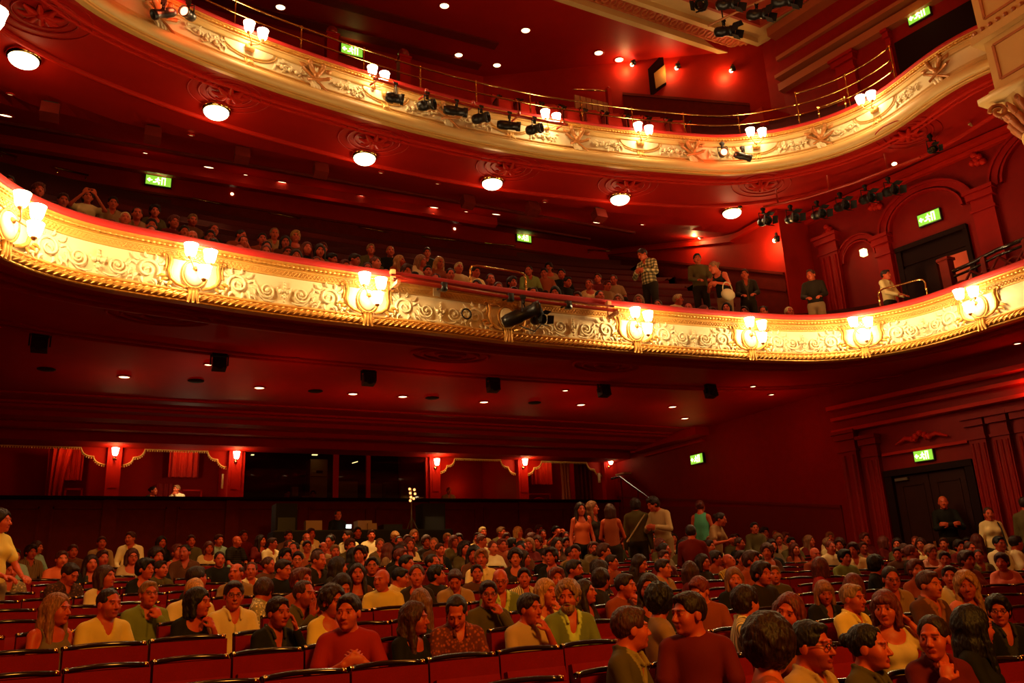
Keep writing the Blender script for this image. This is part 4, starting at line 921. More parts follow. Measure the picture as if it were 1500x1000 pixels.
for i, px in enumerate(((235, 462), (660, 520), (890, 535))):
    p = onz(*px, SOF-.01); root = thing('ceiling_rosette', 'faint oval plaster rosette under the circle front, %s from the left' % ordinal(i+1), 'rosette', p, 0, 'rosettes under the circle front'); b = MB()
    for R_, w in ((.55, .03), (.40, .03), (.2, .04)):
        a = np.linspace(0, 2*PI, 33); b.tube([p+np.array([R_*math.cos(t)*1.4, R_*math.sin(t)*.8, -.005]) for t in a], w, 6, cap=False)
    b.build('ring', REDD, root, True)
for i, px in enumerate(((68, 541), (287, 558), (462, 573), (633, 583), (783, 590))):
    p = onz(*px, SOF-.012); o = MB().lathe([(.001, -.015), (.13, -.012), (.16, .0), (.16, .01)], p, 16).build('ceiling_vent', BLACKM, None, True); tag(o, 'dark round vent in the stalls ceiling, %s from the left' % ordinal(i+1), 'vent', 'vents in the stalls ceiling')
# loudspeakers hung under the circle
for i, px in enumerate(((60, 488), (322, 518), (540, 542), (722, 553), (884, 561), (1040, 563))):
    p = onz(*px, SOF); root = thing('hanging_loudspeaker', 'small black loudspeaker hung under the circle ceiling, %s from the left' % ordinal(i+1), 'loudspeaker', p, 0, 'loudspeakers under the circle')
    MB().box(p+np.array([0, 0, -.2]), (.24, .2, .2), rotx(-.2)).build('cabinet', BLACK, root)
    bk = MB(); bk.box(p+np.array([0, 0, -.03]), (.26, .1, .06)); 
    for sx in (-1, 1): bk.box(p+np.array([.15*sx, 0, -.12]), (.02, .05, .2))
    bk.build('bracket', BLACKM, root); MB().lathe([(.09, 0), (.06, .02), (.03, .0), (.001, .015)], p+np.array([0, -.12, -.22]), 12, frame((0, -1, -.2))).build('cone', BLACKM, root, True)
for i, px in enumerate(((75, 150), (225, 185), (355, 215), (470, 238), (685, 285), (780, 295), (877, 305))):
    p = onslope(*px); root = thing('hanging_loudspeaker', 'small dim loudspeaker hung under the circle-level ceiling, %s from the left' % ordinal(i+1), 'loudspeaker', p, 0, 'loudspeakers over the circle')
    MB().box(p+np.array([0, 0, -.2]), (.30, .24, .26), rotx(-.3)).build('cabinet', WOOD, root); MB().box(p+np.array([0, 0, -.05]), (.24, .08, .1)).build('bracket', BLACK, root)
# ---- brass guard rails
gr = thing('brass_guard_rail', 'two-bar brass guard rail standing on the gallery front', 'railing', UC.at(16, -.05, 11.7))
posts = [5.4, 6.68, 7.96, 9.24, 10.52, 11.82, 13.07, 14.35, 15.63, 16.88, 18.12, 19.41, 20.73]
for z in (12.26, 12.0):
    q = np.linspace(4.5, 22.06, 150); MB().tube(UC.at(q, -.05, z), .019, 8).build('bar', BRASS, gr, True)
def post(b, p0, p1):
    p0, p1 = np.asarray(p0), np.asarray(p1); h = p1[2]-p0[2]; b.lathe([(.035, 0), (.035, .02), (.016, .04), (.016, h*.45), (.028, h*.48), (.016, h*.51), (.016, h*.95), (.03, h*.98), (.026, h+.01), (.001, h+.03)], p0, 10)
for s0 in posts: b = MB(); post(b, UC.at(s0, -.05, 11.69), UC.at(s0, -.05, 12.28)); b.build('post', BRASS, gr, True)
g2 = thing('brass_guard_rail', 'taller three-bar brass guard rail where the gallery front rises at right', 'railing', UC.at(23, -.05, 11.7))
for z in (12.55, 12.25, 11.98):
    q = np.linspace(22.06, 24.3, 20); MB().tube(UC.at(q, -.05, z), .019, 8).build('bar', BRASS, g2, True)
for s0 in (22.06, 23.17, 24.3): b = MB(); post(b, UC.at(s0, -.05, 11.69), UC.at(s0, -.05, 12.58)); b.build('post', BRASS, g2, True)
g3 = thing('brass_guard_rail', 'low brass rail section in front of the tall guard rail', 'railing', UC.at(22.8, .02, 11.7))
MB().tube(UC.at(np.linspace(22.5, 23.1, 6), .02, 11.98), .017, 8).build('bar', BRASS, g3, True)
for s0 in (22.5, 23.1): b = MB(); post(b, UC.at(s0, .02, 11.69), UC.at(s0, .02, 12.0)); b.build('post', BRASS, g3, True)
def hoop(s0, s1, h, label):
    root = thing('brass_hoop_rail', label, 'railing', LC.at((s0+s1)/2, -.05, 7.0)); q = np.linspace(s0, s1, 9)
    P = [LC.at(s0, -.03, 7.0), LC.at(s0, -.03, 7.0+h-.1), LC.at(s0+.03, -.03, 7.0+h-.03)]+[LC.at(k, -.03, 7.0+h) for k in q[1:-1]]+[LC.at(s1-.03, -.03, 7.0+h-.03), LC.at(s1, -.03, 7.0+h-.1), LC.at(s1, -.03, 7.0)]
    MB().tube(P, .019, 8).build('hoop', BRASS, root, True)
    for k in (s0, s1): MB().lathe([(.035, 0), (.035, .02), (.02, .04), (.02, h*.4), (.03, h*.44), (.02, h*.48)], LC.at(k, -.03, 7.0), 10).build('foot', BRASS, root, True)
hoop(13.39, 14.53, .40, 'brass hoop rail on the circle front above the big follow spotlight')
hoop(22.36, 23.28, .40, 'brass hoop rail on the circle front before the dark doorway at right')
# handrails against the circle rear wall
def wrail(a, c, Y, label):
    p0, p1 = onY(*a, Y), onY(*c, Y); p1 = np.array([p1[0], p1[1], p1[2]]); root = thing('wall_handrail', label, 'handrail', (p0+p1)/2, 0, 'handrails on the circle rear wall')
    MB().tube([p0, p1], .028, 8).build('rail', BRASS, root, True)
    for p in (p0*.92+p1*.08, p0*.08+p1*.92): MB().tube([p+np.array([0, .0, 0]), p+np.array([0, .12, -.06])], .015, 6).build('bracket', BRASS, root, True)
for i, (a, c) in enumerate((((80, 245), (130, 257)), ((282, 290), (340, 302)), ((393, 311), (440, 320)), ((525, 332), (568, 340)), ((618, 346), (668, 352)), ((710, 356), (755, 360)), ((861, 366), (902, 368)), ((0, 222), (25, 230)))):
    wrail(a, c, YC-.12, 'gleaming handrail on the circle rear wall, %s' % ['left of the first exit sign', 'just right of the first exit sign', 'above the left seated block', 'left of the brightly lit spectators', 'above the brightly lit spectators', 'below the middle exit sign', 'left of the checked-shirt man', 'at the left edge'][i])
for px, lab in (((340, 284), 'small bright light high on the circle rear wall above the first handrail'), ((666, 335), 'small bright light on the circle rear wall above the brightly lit spectators')):
    o = MB().lathe([(.001, .02), (.035, .015), (.045, .0)], onY(*px, YC-.01), 12, frame((0, -1, 0))).build('wall_downlight', LENS, None, True); tag(o, lab, 'light')
# ------------------------------------------------------------------ stage lighting
def spotlight(p, d, label, group=None, L=.38, r=.085, hang=.26, lens=GLASSD, hood=True, body=BLACK):
    """a hung theatre spotlight: barrel, lens, yoke, clamp, hood"""
    p = np.asarray(p, float); d = np.asarray(d, float); d = d/np.linalg.norm(d); R_ = frame(d)
    root = thing('hanging_spotlight', label, 'spotlight', p, 0, group)
    MB().lathe([(.001, -L*.55), (r*.7, -L*.54), (r*.95, -L*.42), (r, -L*.1), (r*.86, -L*.06), (r*.86, L*.25), (r*1.02, L*.28), (r*1.02, L*.45), (r*.9, L*.45), (r*.85, L*.30)], p, 16, R_).build('barrel', body, root, True)
    MB().lathe([(.001, L*.33), (r*.5, L*.345), (r*.86, L*.31)], p, 16, R_).build('lens', lens, root, True)
    top = p+np.array([0, 0, hang]); s = np.cross(d, (0, 0, 1)); s = s/np.linalg.norm(s)*(r*1.18)
    MB().tube([p+s, p+s+np.array([0, 0, hang*.7]), p-s+np.array([0, 0, hang*.7]), p-s], .012, 6).build('yoke', BLACKM, root, True)
    b = MB().box(top+np.array([0, 0, -.05]), (.05, .05, .1)); b.box(top+np.array([0, 0, .02]), (.09, .07, .06)); b.build('clamp', BLACKM, root)
    if hood:
        b = MB(); q = p+d*L*.46; x, y = R_[:, 0], R_[:, 1]
        for a, c in ((x, y), (-x, y), (y, x), (-y, x)): b.poly([q+a*r-c*r*.9, q+a*r+c*r*.9, q+a*r*1.5+c*r*.8+d*r*1.4, q+a*r*1.5-c*r*.8+d*r*1.4], a*.004)
        b.build('barn_doors', BLACKM, root)
    return root
UU = .42
def onU(x, y, u=UU): s, z = hit(UC, x, y, u); return UC.at(s, u, z), s
def onL(x, y, u=.4): s, z = hit(LC, x, y, u); return LC.at(s, u, z), s
pa = [onU(548, 118)[0]]+[onU(x, y)[0] for x, y in ((600, 132), (660, 148), (700, 156), (760, 168))]+[onU(832, 181)[0]]
zz = float(np.mean([p[2] for p in pa])); pipe = thing('lighting_pipe', 'red-painted pipe clamped along the gallery front, carrying black spotlights', 'pipe', pa[2])
sA, sB = onU(548, 118)[1], onU(832, 181)[1]
MB().tube(UC.at(np.linspace(sA, sB, 40), UU, zz), .032, 8).build('tube', PIPE, pipe, True)
for s0 in np.linspace(sA+.1, sB-.1, 5):
    b = MB(); n = UC.dirs(s0)[1]; b.tube([UC.at(s0, UU, zz), UC.at(s0, .05, zz+.1)], .022, 6); b.tube([UC.at(s0, UU, zz-.02), UC.at(s0, UU, zz+.12)], .035, 6); b.build('bracket_arm', PIPE, pipe, True)
for s0 in (sA+.05, sB-.05): MB().poly([UC.at(s0-.35, UU+.03, zz+.03), UC.at(s0+.35, UU+.03, zz+.03), UC.at(s0+.35, UU+.03, zz+.07), UC.at(s0-.35, UU+.03, zz+.07)], (0, 0, .0001)).build('end_plate', PINE, pipe)
for i, (x, y) in enumerate(((580, 144), (627, 154), (670, 163), (706, 173), (747, 184), (785, 189))):
    p, s0 = onU(x, y); t, n = UC.dirs(s0); d = t*(1 if i % 2 == 0 else .75)+n*(.35 if i % 2 == 0 else .9)+np.array([0, 0, -.12])
    big = i in (2, 4)
    sp = spotlight(p, d, ['black spotlight with a pale colour-frame at the near end of the gallery pipe', 'squat black spotlight, second along the gallery pipe', 'long black spotlight with glinting lens, third along the gallery pipe', 'short black spotlight in the middle of the gallery pipe', 'long black spotlight, second from the far end of the gallery pipe', 'squat black spotlight at the far end of the gallery pipe'][i], 'spotlights on the gallery pipe', .5 if big else .36, .10 if big else .11, max(.1, zz-p[2]), hood=False)
    if i == 0: MB().box(p+np.array([0, 0, .12]), (.16, .16, .1), frame(d)).build('colour_frame', PAPER, sp)
for x, y, bx_, by_, lab in ((271, 16, 240, 20, 'red-lit spotlight on the gallery front at top left, glowing lens'), (1062, 222, 1090, 229, 'red-lit spotlight on the gallery front at right, glowing lens toward the camera')):
    p, s0 = onU(x, y, .35); q, s1 = onU(bx_, by_, .30); d = np.array([-.5, -.8, -.3]) ; 
    sp = spotlight(p-np.array(d)/np.linalg.norm(d)*.14, d, lab, None, .34, .09, .22, REDLENS, False)
    lamp_point('red_spot_glow', p+np.array(d)*.25, 22, (1, .12, .04), .08)
    dd = (q-p)/np.linalg.norm(q-p); spotlight(q, dd, 'dark spotlight hung beside the red-lit one %s' % ('at top left' if x < 500 else 'on the right'), None, .4, .085, .2, GLASSD, False)
# pipe and follow spotlight on the circle front
P2 = [onL(x, y) for x, y in ((576, 409), (640, 421), (760, 437), (840, 446), (905, 455))]; z2 = [p[0][2] for p in P2]; s2 = [p[1] for p in P2]
cp = thing('lighting_pipe', 'long red-brown pipe held in front of the circle rail, carrying the follow spotlight', 'pipe', P2[2][0]); q = np.linspace(s2[0], s2[-1], 40)
MB().tube([LC.at(k, .4, np.interp(k, [s2[0], s2[-1]], [z2[0], z2[-1]])) for k in q], .036, 8).build('tube', PIPE, cp, True)
MB().tube([LC.at(k, .3, np.interp(k, [s2[0], s2[-1]], [z2[0], z2[-1]])+.12) for k in q], .02, 6).build('upper_rod', WOOD, cp, True)
for s0, zc in ((s2[0]+.05, z2[0]), (s2[-1]-.08, z2[-1])):
    t, n = LC.dirs(s0); b = MB(); c = LC.at(s0, .26, zc); M = np.stack([t, n, (0, 0, 1.0)], 1)
    b.box(c+np.array([0, 0, .06]), (.08, .05, .34), M); b.box(c+n*.1+np.array([0, 0, -.08]), (.06, .36, .06), M); b.box(c-n*.12+np.array([0, 0, .2]), (.07, .3, .05), M); b.build('timber_bracket', PINE, cp)
for k in (s2[0]+.9, s2[0]+2.2, s2[0]+3.4):
    b = MB(); c = LC.at(k, .4, np.interp(k, [s2[0], s2[-1]], [z2[0], z2[-1]])); b.box(c, (.1, .1, .14)); b.tube([c+np.array([0, 0, .02]), LC.at(k, .12, c[2]+.05)], .02, 6); b.build('clamp', BLACK, cp, True)
p, s0 = onL(768, 460, .45); t, n = LC.dirs(s0)
fs = spotlight(p, t*.75+n*.55+np.array([0, 0, .30]), 'big black follow spotlight hung at the middle of the circle front', None, .74, .13, .3, GLASSD, False)
b = MB(); b.tube([p+t*.1, p+t*.25+np.array([0, 0, .2]), p+t*.4+np.array([0, 0, -.1]), p+t*.2+np.array([0, 0, -.3]), p-t*.1+np.array([0, 0, -.22])], .012, 6); b.build('cable', BLACKM, fs, True)
p, s0 = onL(789, 468, .4); spotlight(p, t*.2+n+np.array([0, 0, -.2]), 'small black lamp head tucked beside the big follow spotlight', None, .3, .09, .25, GLASSD, True)
o = MB().lathe([(.09, 0), (.105, .02), (.09, .04), (.075, .02), (.09, 0)], onL(683, 460, .1)[0], 16, frame(LC.dirs(13)[1])).build('cable_ring', BLACKM, None, True); tag(o, 'coiled black cable ring hung on the scrolled circle front', 'cable')
o = MB().box(onL(640, 428, .12)[0], (.12, .04, .14)).build('paper_notice', PAPER); tag(o, 'small square pale card fixed to the circle front above the scrolls', 'card')
o = MB().box(onL(772, 440, .14)[0], (.3, .04, .3)).build('paper_notice', PAPER); tag(o, 'pale yellow card behind the follow spotlight pipe', 'card')
# spotlight bar under the gallery at right
pts = [onz(1118, 303, 10.35), onz(1180, 290, 10.35), onz(1250, 268, 10.35), onz(1348, 230, 10.35)]
bar = thing('lighting_pipe', 'red pipe under the gallery soffit at right, carrying glinting spotlights', 'pipe', pts[1]); MB().tube(pts, .03, 8).build('tube', PIPE, bar, True)
for px in ((1140, 299), (1215, 280), (1300, 249)):
    p = onz(*px, 10.35); MB().tube([p, p+np.array([0, 0, .41])], .02, 6).build('drop_rod', PIPE, bar, True)
for i, px in enumerate(((1120, 324), (1160, 320), (1199, 314), (1233, 302), (1270, 291), (1304, 280))):
    p = onz(*px, 10.05); spotlight(p, np.array([-.25, -.95, -.25]), 'black spotlight with glinting lens under the gallery at right, %s from the left' % ordinal(i+1), 'spotlights under the gallery at right', .4, .11, .3)
spotlight(onz(1366, 219, 10.4), np.array([-.5, -.8, -.3]), 'lone round spotlight under the gallery at right, above the bar', None, .24, .08, .3)
for px, lab in (((1310, 240), 'small bright lamp at the top of the right spotlight bar'), ((1084, 303), 'small lamp fitting beside the last dome light')):
    o = MB().ball(onz(*px, 10.5), .06, 10, 7, (1, 1, .6)).build('small_lamp', LENS if px[0] > 1200 else GLASSD, None, True); tag(o, lab, 'lamp')
for i, px in enumerate(((1420, 180), (1465, 170))):
    p = onz(*px, 10.7); o = MB().tube([p, p+np.array([.06, 0, -.05]), p+np.array([.12, .03, 0]), p+np.array([.14, .1, .06])], .025, 6).build('ceiling_hook', mat('pale_brass', (.7, .4, .15), .4, metal=.5), None, True); tag(o, 'pale hook under the gallery end at right, %s' % ('nearer the column' if i else 'farther from the column'), 'hook')
# spotlights hung from the main ceiling
mp = [onz(1037, 38, 15.7), onz(1112, 2, 15.7)]; e = (mp[1]-mp[0])
bar = thing('lighting_pipe', 'pale pipe hung below the main ceiling, carrying spotlights', 'pipe', mp[0]); MB().tube([mp[0], mp[1]+e], .03, 8).build('tube', PINE, bar, True)
for f in (.3, 1.2): p = mp[0]+e*f; MB().tube([p, p+np.array([0, 0, .86])], .018, 6).build('drop_rod', BLACKM, bar, True)
for i, px in enumerate(((1062, 46), (1110, 21), (1065, 6), (1147, 2), (1027, 8))):
    spotlight(onz(*px, 15.4), np.array([.5, -.8, -.3]) if i != 4 else np.array([-.6, -.5, -.4]), 'black spotlight hung below the main ceiling, %s' % ['nearest the bright downlights', 'with a glinting green lens', 'behind the lens-glint one', 'cut by the top edge', 'small, at the left end'][i], 'spotlights under the main ceiling', .5, .14, .3)
# ---- gallery things: newel posts, boarded barrier, empty seats
for px, lab in (((486, 47), 'dark red newel post with a shining ball, left in the gallery'), ((591, 80), 'dark red newel post with a shining ball, in the gallery behind the first bar')):
    p = onY(px[0], px[1], 18.5); root = thing('newel_post', lab, 'post', p+np.array([0, 0, -1.4])); MB().box(p+np.array([0, 0, -.75]), (.3, .3, 1.3)).build('shaft', RED, root); MB().ball(p, .17, 14, 9).build('ball_finial', mat('glossy_red_paint', (.3, .02, .01), .12, coat=.5), root, True); MB().box(p+np.array([0, 0, -.16]), (.36, .36, .06)).build('cap', RED, root)
pb = [onY(840, 131, 17.0), onY(889, 133, 17.0)]; root = thing('boarded_barrier', 'boarded timber barrier with brass rail and end post among the gallery seats', 'barrier', pb[0]+np.array([0, 0, -.9]))
MB().tube(pb, .025, 8).build('rail', BRASS, root, True); w = pb[1][0]-pb[0][0]
for k in range(6): MB().box(pb[0]+np.array([w*(k+.5)/6, 0, -.55]), (w/6-.03, .05, .75)).build('board', PINE, root)
b = MB().box(pb[1]+np.array([.04, 0, -.42]), (.12, .12, .95)); b.ball(pb[1]+np.array([.04, 0, .10]), .06, 10, 7); b.build('end_post', RED, root)
# ---- a stalls seat: origin on the floor under the sitter, facing -y
WIDTH = .50
def build_seat(name, tipped, detail=True, SEATM=SEATM):
    root = thing(name, '-', 'seat')
    b = MB(); xs = np.linspace(-.247, .247, 9); zs = np.linspace(.40, .865, 7); F_, B_ = [], []
    for x in xs:
        c = .045*(1-(x/.247)**2)
        F_.append([(x, .19+c+.10*(z-.4)+.012*math.cos((z-.4)*6), z) for z in zs]); B_.append([(x, .255+c+.12*(z-.4), z) for z in zs])
    b.grid(F_[::-1]); b.grid(B_)
    for E_ in (0, -1): b.grid([F_[E_], B_[E_]] if E_ == 0 else [B_[E_], F_[E_]])
    b.grid([[c[0] for c in F_], [c[0] for c in B_]]); b.build('backrest', SEATM, root, True, world=False)
    b = MB(); P = [(x, .265+.045*(1-(x/.245)**2)+.012, .876+.012*(1-(x/.24)**2)) for x in np.linspace(-.25, .25, 9)]; b.tube(P, .016, 8, flat=1.0); b.build('top_cap', CAPW, root, True, world=False)
    if detail:
        for sx in (-1, 1): MB().tube([(sx*.246, .272, .876), (sx*.222, .282, .880)], .0172, 8).build('brass_corner', BRASS, root, True, world=False)
    b = MB(); M = np.eye(3) if not tipped else rotx(math.radians(76)); c = np.array((0, -.03, .42)) if not tipped else np.array((0, .13, .56))
    V = []
    for u in np.linspace(-1, 1, 9):
        V.append([c+M@np.array((.225*u, .21*v, .045*(1-abs(u)**4)*(1-abs(v)**4))) for v in np.linspace(-1, 1, 7)])
    b.grid(V); V2 = [[c+M@np.array((.225*u, .21*v, -.05)) for v in np.linspace(-1, 1, 7)] for u in np.linspace(-1, 1, 9)]; b.grid(V2[::-1])
    b.grid([V[0], V2[0]][::-1]); b.grid([V[-1], V2[-1]]); b.grid([[r[0] for r in V], [r[0] for r in V2]]); b.grid([[r[-1] for r in V], [r[-1] for r in V2]][::-1]); b.build('seat_cushion', SEATM, root, True, world=False)
    for sx in (-1, 1):
        b = MB(); b.box((sx*.24, .10, .30), (.03, .34, .60)); b.build('side_frame', BLACK if not detail else WOOD, root, False, False)
        b = MB(); b.box((sx*.24, .04, .615), (.05, .36, .03)); b.tube([(sx*.24, -.13, .615), (sx*.24, -.155, .61), (sx*.24, -.14, .59)], .024, 8); b.build('armrest', CAPW, root, True, False)
    return root
SEAT_E = build_seat('theatre_seat', True); SEAT_O = build_seat('theatre_seat', False); SEAT_G = build_seat('theatre_seat', True, True, mat('lamplit_red_velvet', (.62, .016, .006), .7, var=.12, vscale=10))  # gallery copy has its cloth colour brightened to carry the lamplight there
ROWK = .0144
def row_yc(n): return 4.72+.88*n if n >= 0 else 4.72+.94*n
def row_y(n, x): return row_yc(n)-ROWK*(x-AX)**2
def row_rz(x): return math.atan(-2*ROWK*(x-AX))
_used = {True: False, False: False, 'g': False}
def place_seat(x, y, z, rz, occupied, label, group, w=.5):
    src = SEAT_G if occupied == 'g' else SEAT_O if occupied else SEAT_E
    s = src if not _used[occupied] else copy_tree(src); _used[occupied] = True
    s.location = (x, y, z); s.rotation_euler = (0, 0, rz); s.scale = (w/.5, 1, 1); tag(s, label, 'seat', group); return s
# gallery seats seen over the front
for r_ in range(4):
    q0, q1 = [(15.3, 20.2), (15.6, 20.0), (15.9, 19.0), (16.2, 18.2)][r_]; d_ = .62+.8*r_; n_ = int((q1-q0)/.53)
    for i in range(n_):
        s0 = q0+.53*i; p = UC.at(s0, -d_+.05, 0); nn = UC.dirs(s0)[1]
        place_seat(p[0], p[1], 11.72+.56*r_, math.atan2(nn[0], -nn[1]), 'g', 'empty red seat in the gallery, %s along row %s behind the brass rail' % (ordinal(i+1), ['one', 'two', 'three', 'four'][r_]), 'empty gallery seats')
# ---- sound desk area behind the last stalls row
YD = 20.6; zD = stalls_floor(YD)
dk = thing('mixing_desk', 'long black mixing desk position behind the last stalls rows', 'desk', (bx(530, YD, 780), YD, zD)); x0, x1 = onY(402, 782, YD)[0], onY(662, 782, YD)[0]; zt = onY(560, 777, YD)[2]
MB().box(((x0+x1)/2, YD, (zt+zD)/2), (x1-x0, .06, zt-zD)).build('front_panel', BLACKM, dk); MB().box(((x0+x1)/2, YD+.4, zt), (x1-x0, .8, .06)).build('top', BLACK, dk)
for x in (x0, x1): MB().box((x, YD+.4, (zt+zD)/2), (.06, .8, zt-zD)).build('side_panel', BLACKM, dk)
def gear(px0, px1, py0, py1, dep, m, name, label, cat, dy=.3):
    a, c = onY(px0, py1, YD+dy), onY(px1, py0, YD+dy); z0 = min(a[2], zt+.03) if dy < .8 else zD; root = thing(name, label, cat, ((a[0]+c[0])/2, YD+dy, z0)); b = MB().box(((a[0]+c[0])/2, YD+dy+dep/2, (z0+c[2])/2), (c[0]-a[0], dep, c[2]-z0)); b.build('casing', m, root); return root, a, c, z0
for px0, px1, lab in ((403, 436, 'tall black loudspeaker stack left of the sound engineer'), (620, 652, 'tall black loudspeaker stack right of the lighting stand')):
    root, a, c, z0 = gear(px0, px1, 737, 785, .6, BLACKM, 'loudspeaker_stack', lab, 'loudspeaker', dy=1.0)
    MB().box(((a[0]+c[0])/2, YD+.99, (z0+c[2])/2+.2), (c[0]-a[0]-.1, .02, (c[2]-z0)*.45)).build('grille', BLACK, root)
r1, *_ = gear(448, 472, 762, 774, .25, GREYP, 'computer_monitor', 'pale back of a monitor left of the seated sound engineer', 'monitor'); 
r2, *_ = gear(524, 545, 762, 775, .4, GREYP, 'printer', 'pale machine on the desk just right of the laptop glow', 'machine'); r3, *_ = gear(539, 552, 766, 775, .3, GREYP, 'computer_monitor', 'small pale box in front of the machine on the mixing desk', 'monitor', .22)
p = onY(510, 771, YD+.25); root = thing('laptop', 'open laptop with a bluish glow beside the sound engineer', 'laptop', (p[0], YD+.25, zt+.03)); MB().box((p[0], YD+.25, zt+.045), (.3, .22, .02)).build('base', BLACK, root)
MB().box((p[0], YD+.20, p[2]), (.13, .015, .09), rotx(.2)).build('screen', mat('laptop_glow', (.6, .8, .9), .3, emit=(.8, 1.0, .95), estr=3, sample=False), root)
p = onY(603, 775, YD+.1); root = thing('lighting_stand', 'slim tripod stand topped by a cluster of small lit lamps', 'stand', (p[0], YD+.1, zt)); tp = onY(604, 715, YD+.1)
MB().tube([(p[0], YD+.1, zt), (p[0], YD+.1, tp[2])], .02, 8).build('pole', STEEL, root, True)
zt2 = onY(602, 757, YD+.1)[2]
for a in (0, 2.1, 4.2): MB().tube([(p[0], YD+.1, zt2), (p[0]+.16*math.cos(a), YD+.1+.16*math.sin(a), zt+.03)], .014, 6).build('leg', STEEL, root, True)
for px in ((600, 716), (607, 717), (601, 722), (608, 723), (602, 728), (606, 730), (601, 733)):
    q = onY(*px, YD+.05); MB().ball(q, .035, 8, 6).build('small_lamp', mat('orange_lit_lamp', (.8, .4, .2), .3, emit=(1, .35, .10), estr=2.5, sample=False), root, True)
o = MB().box((onY(545, 772, YD)[0]+.6, YD+.4, zt+.10), (.5, .5, .14)).build('mixing_console', BLACK); tag(o, 'low black console on the mixing desk', 'console')
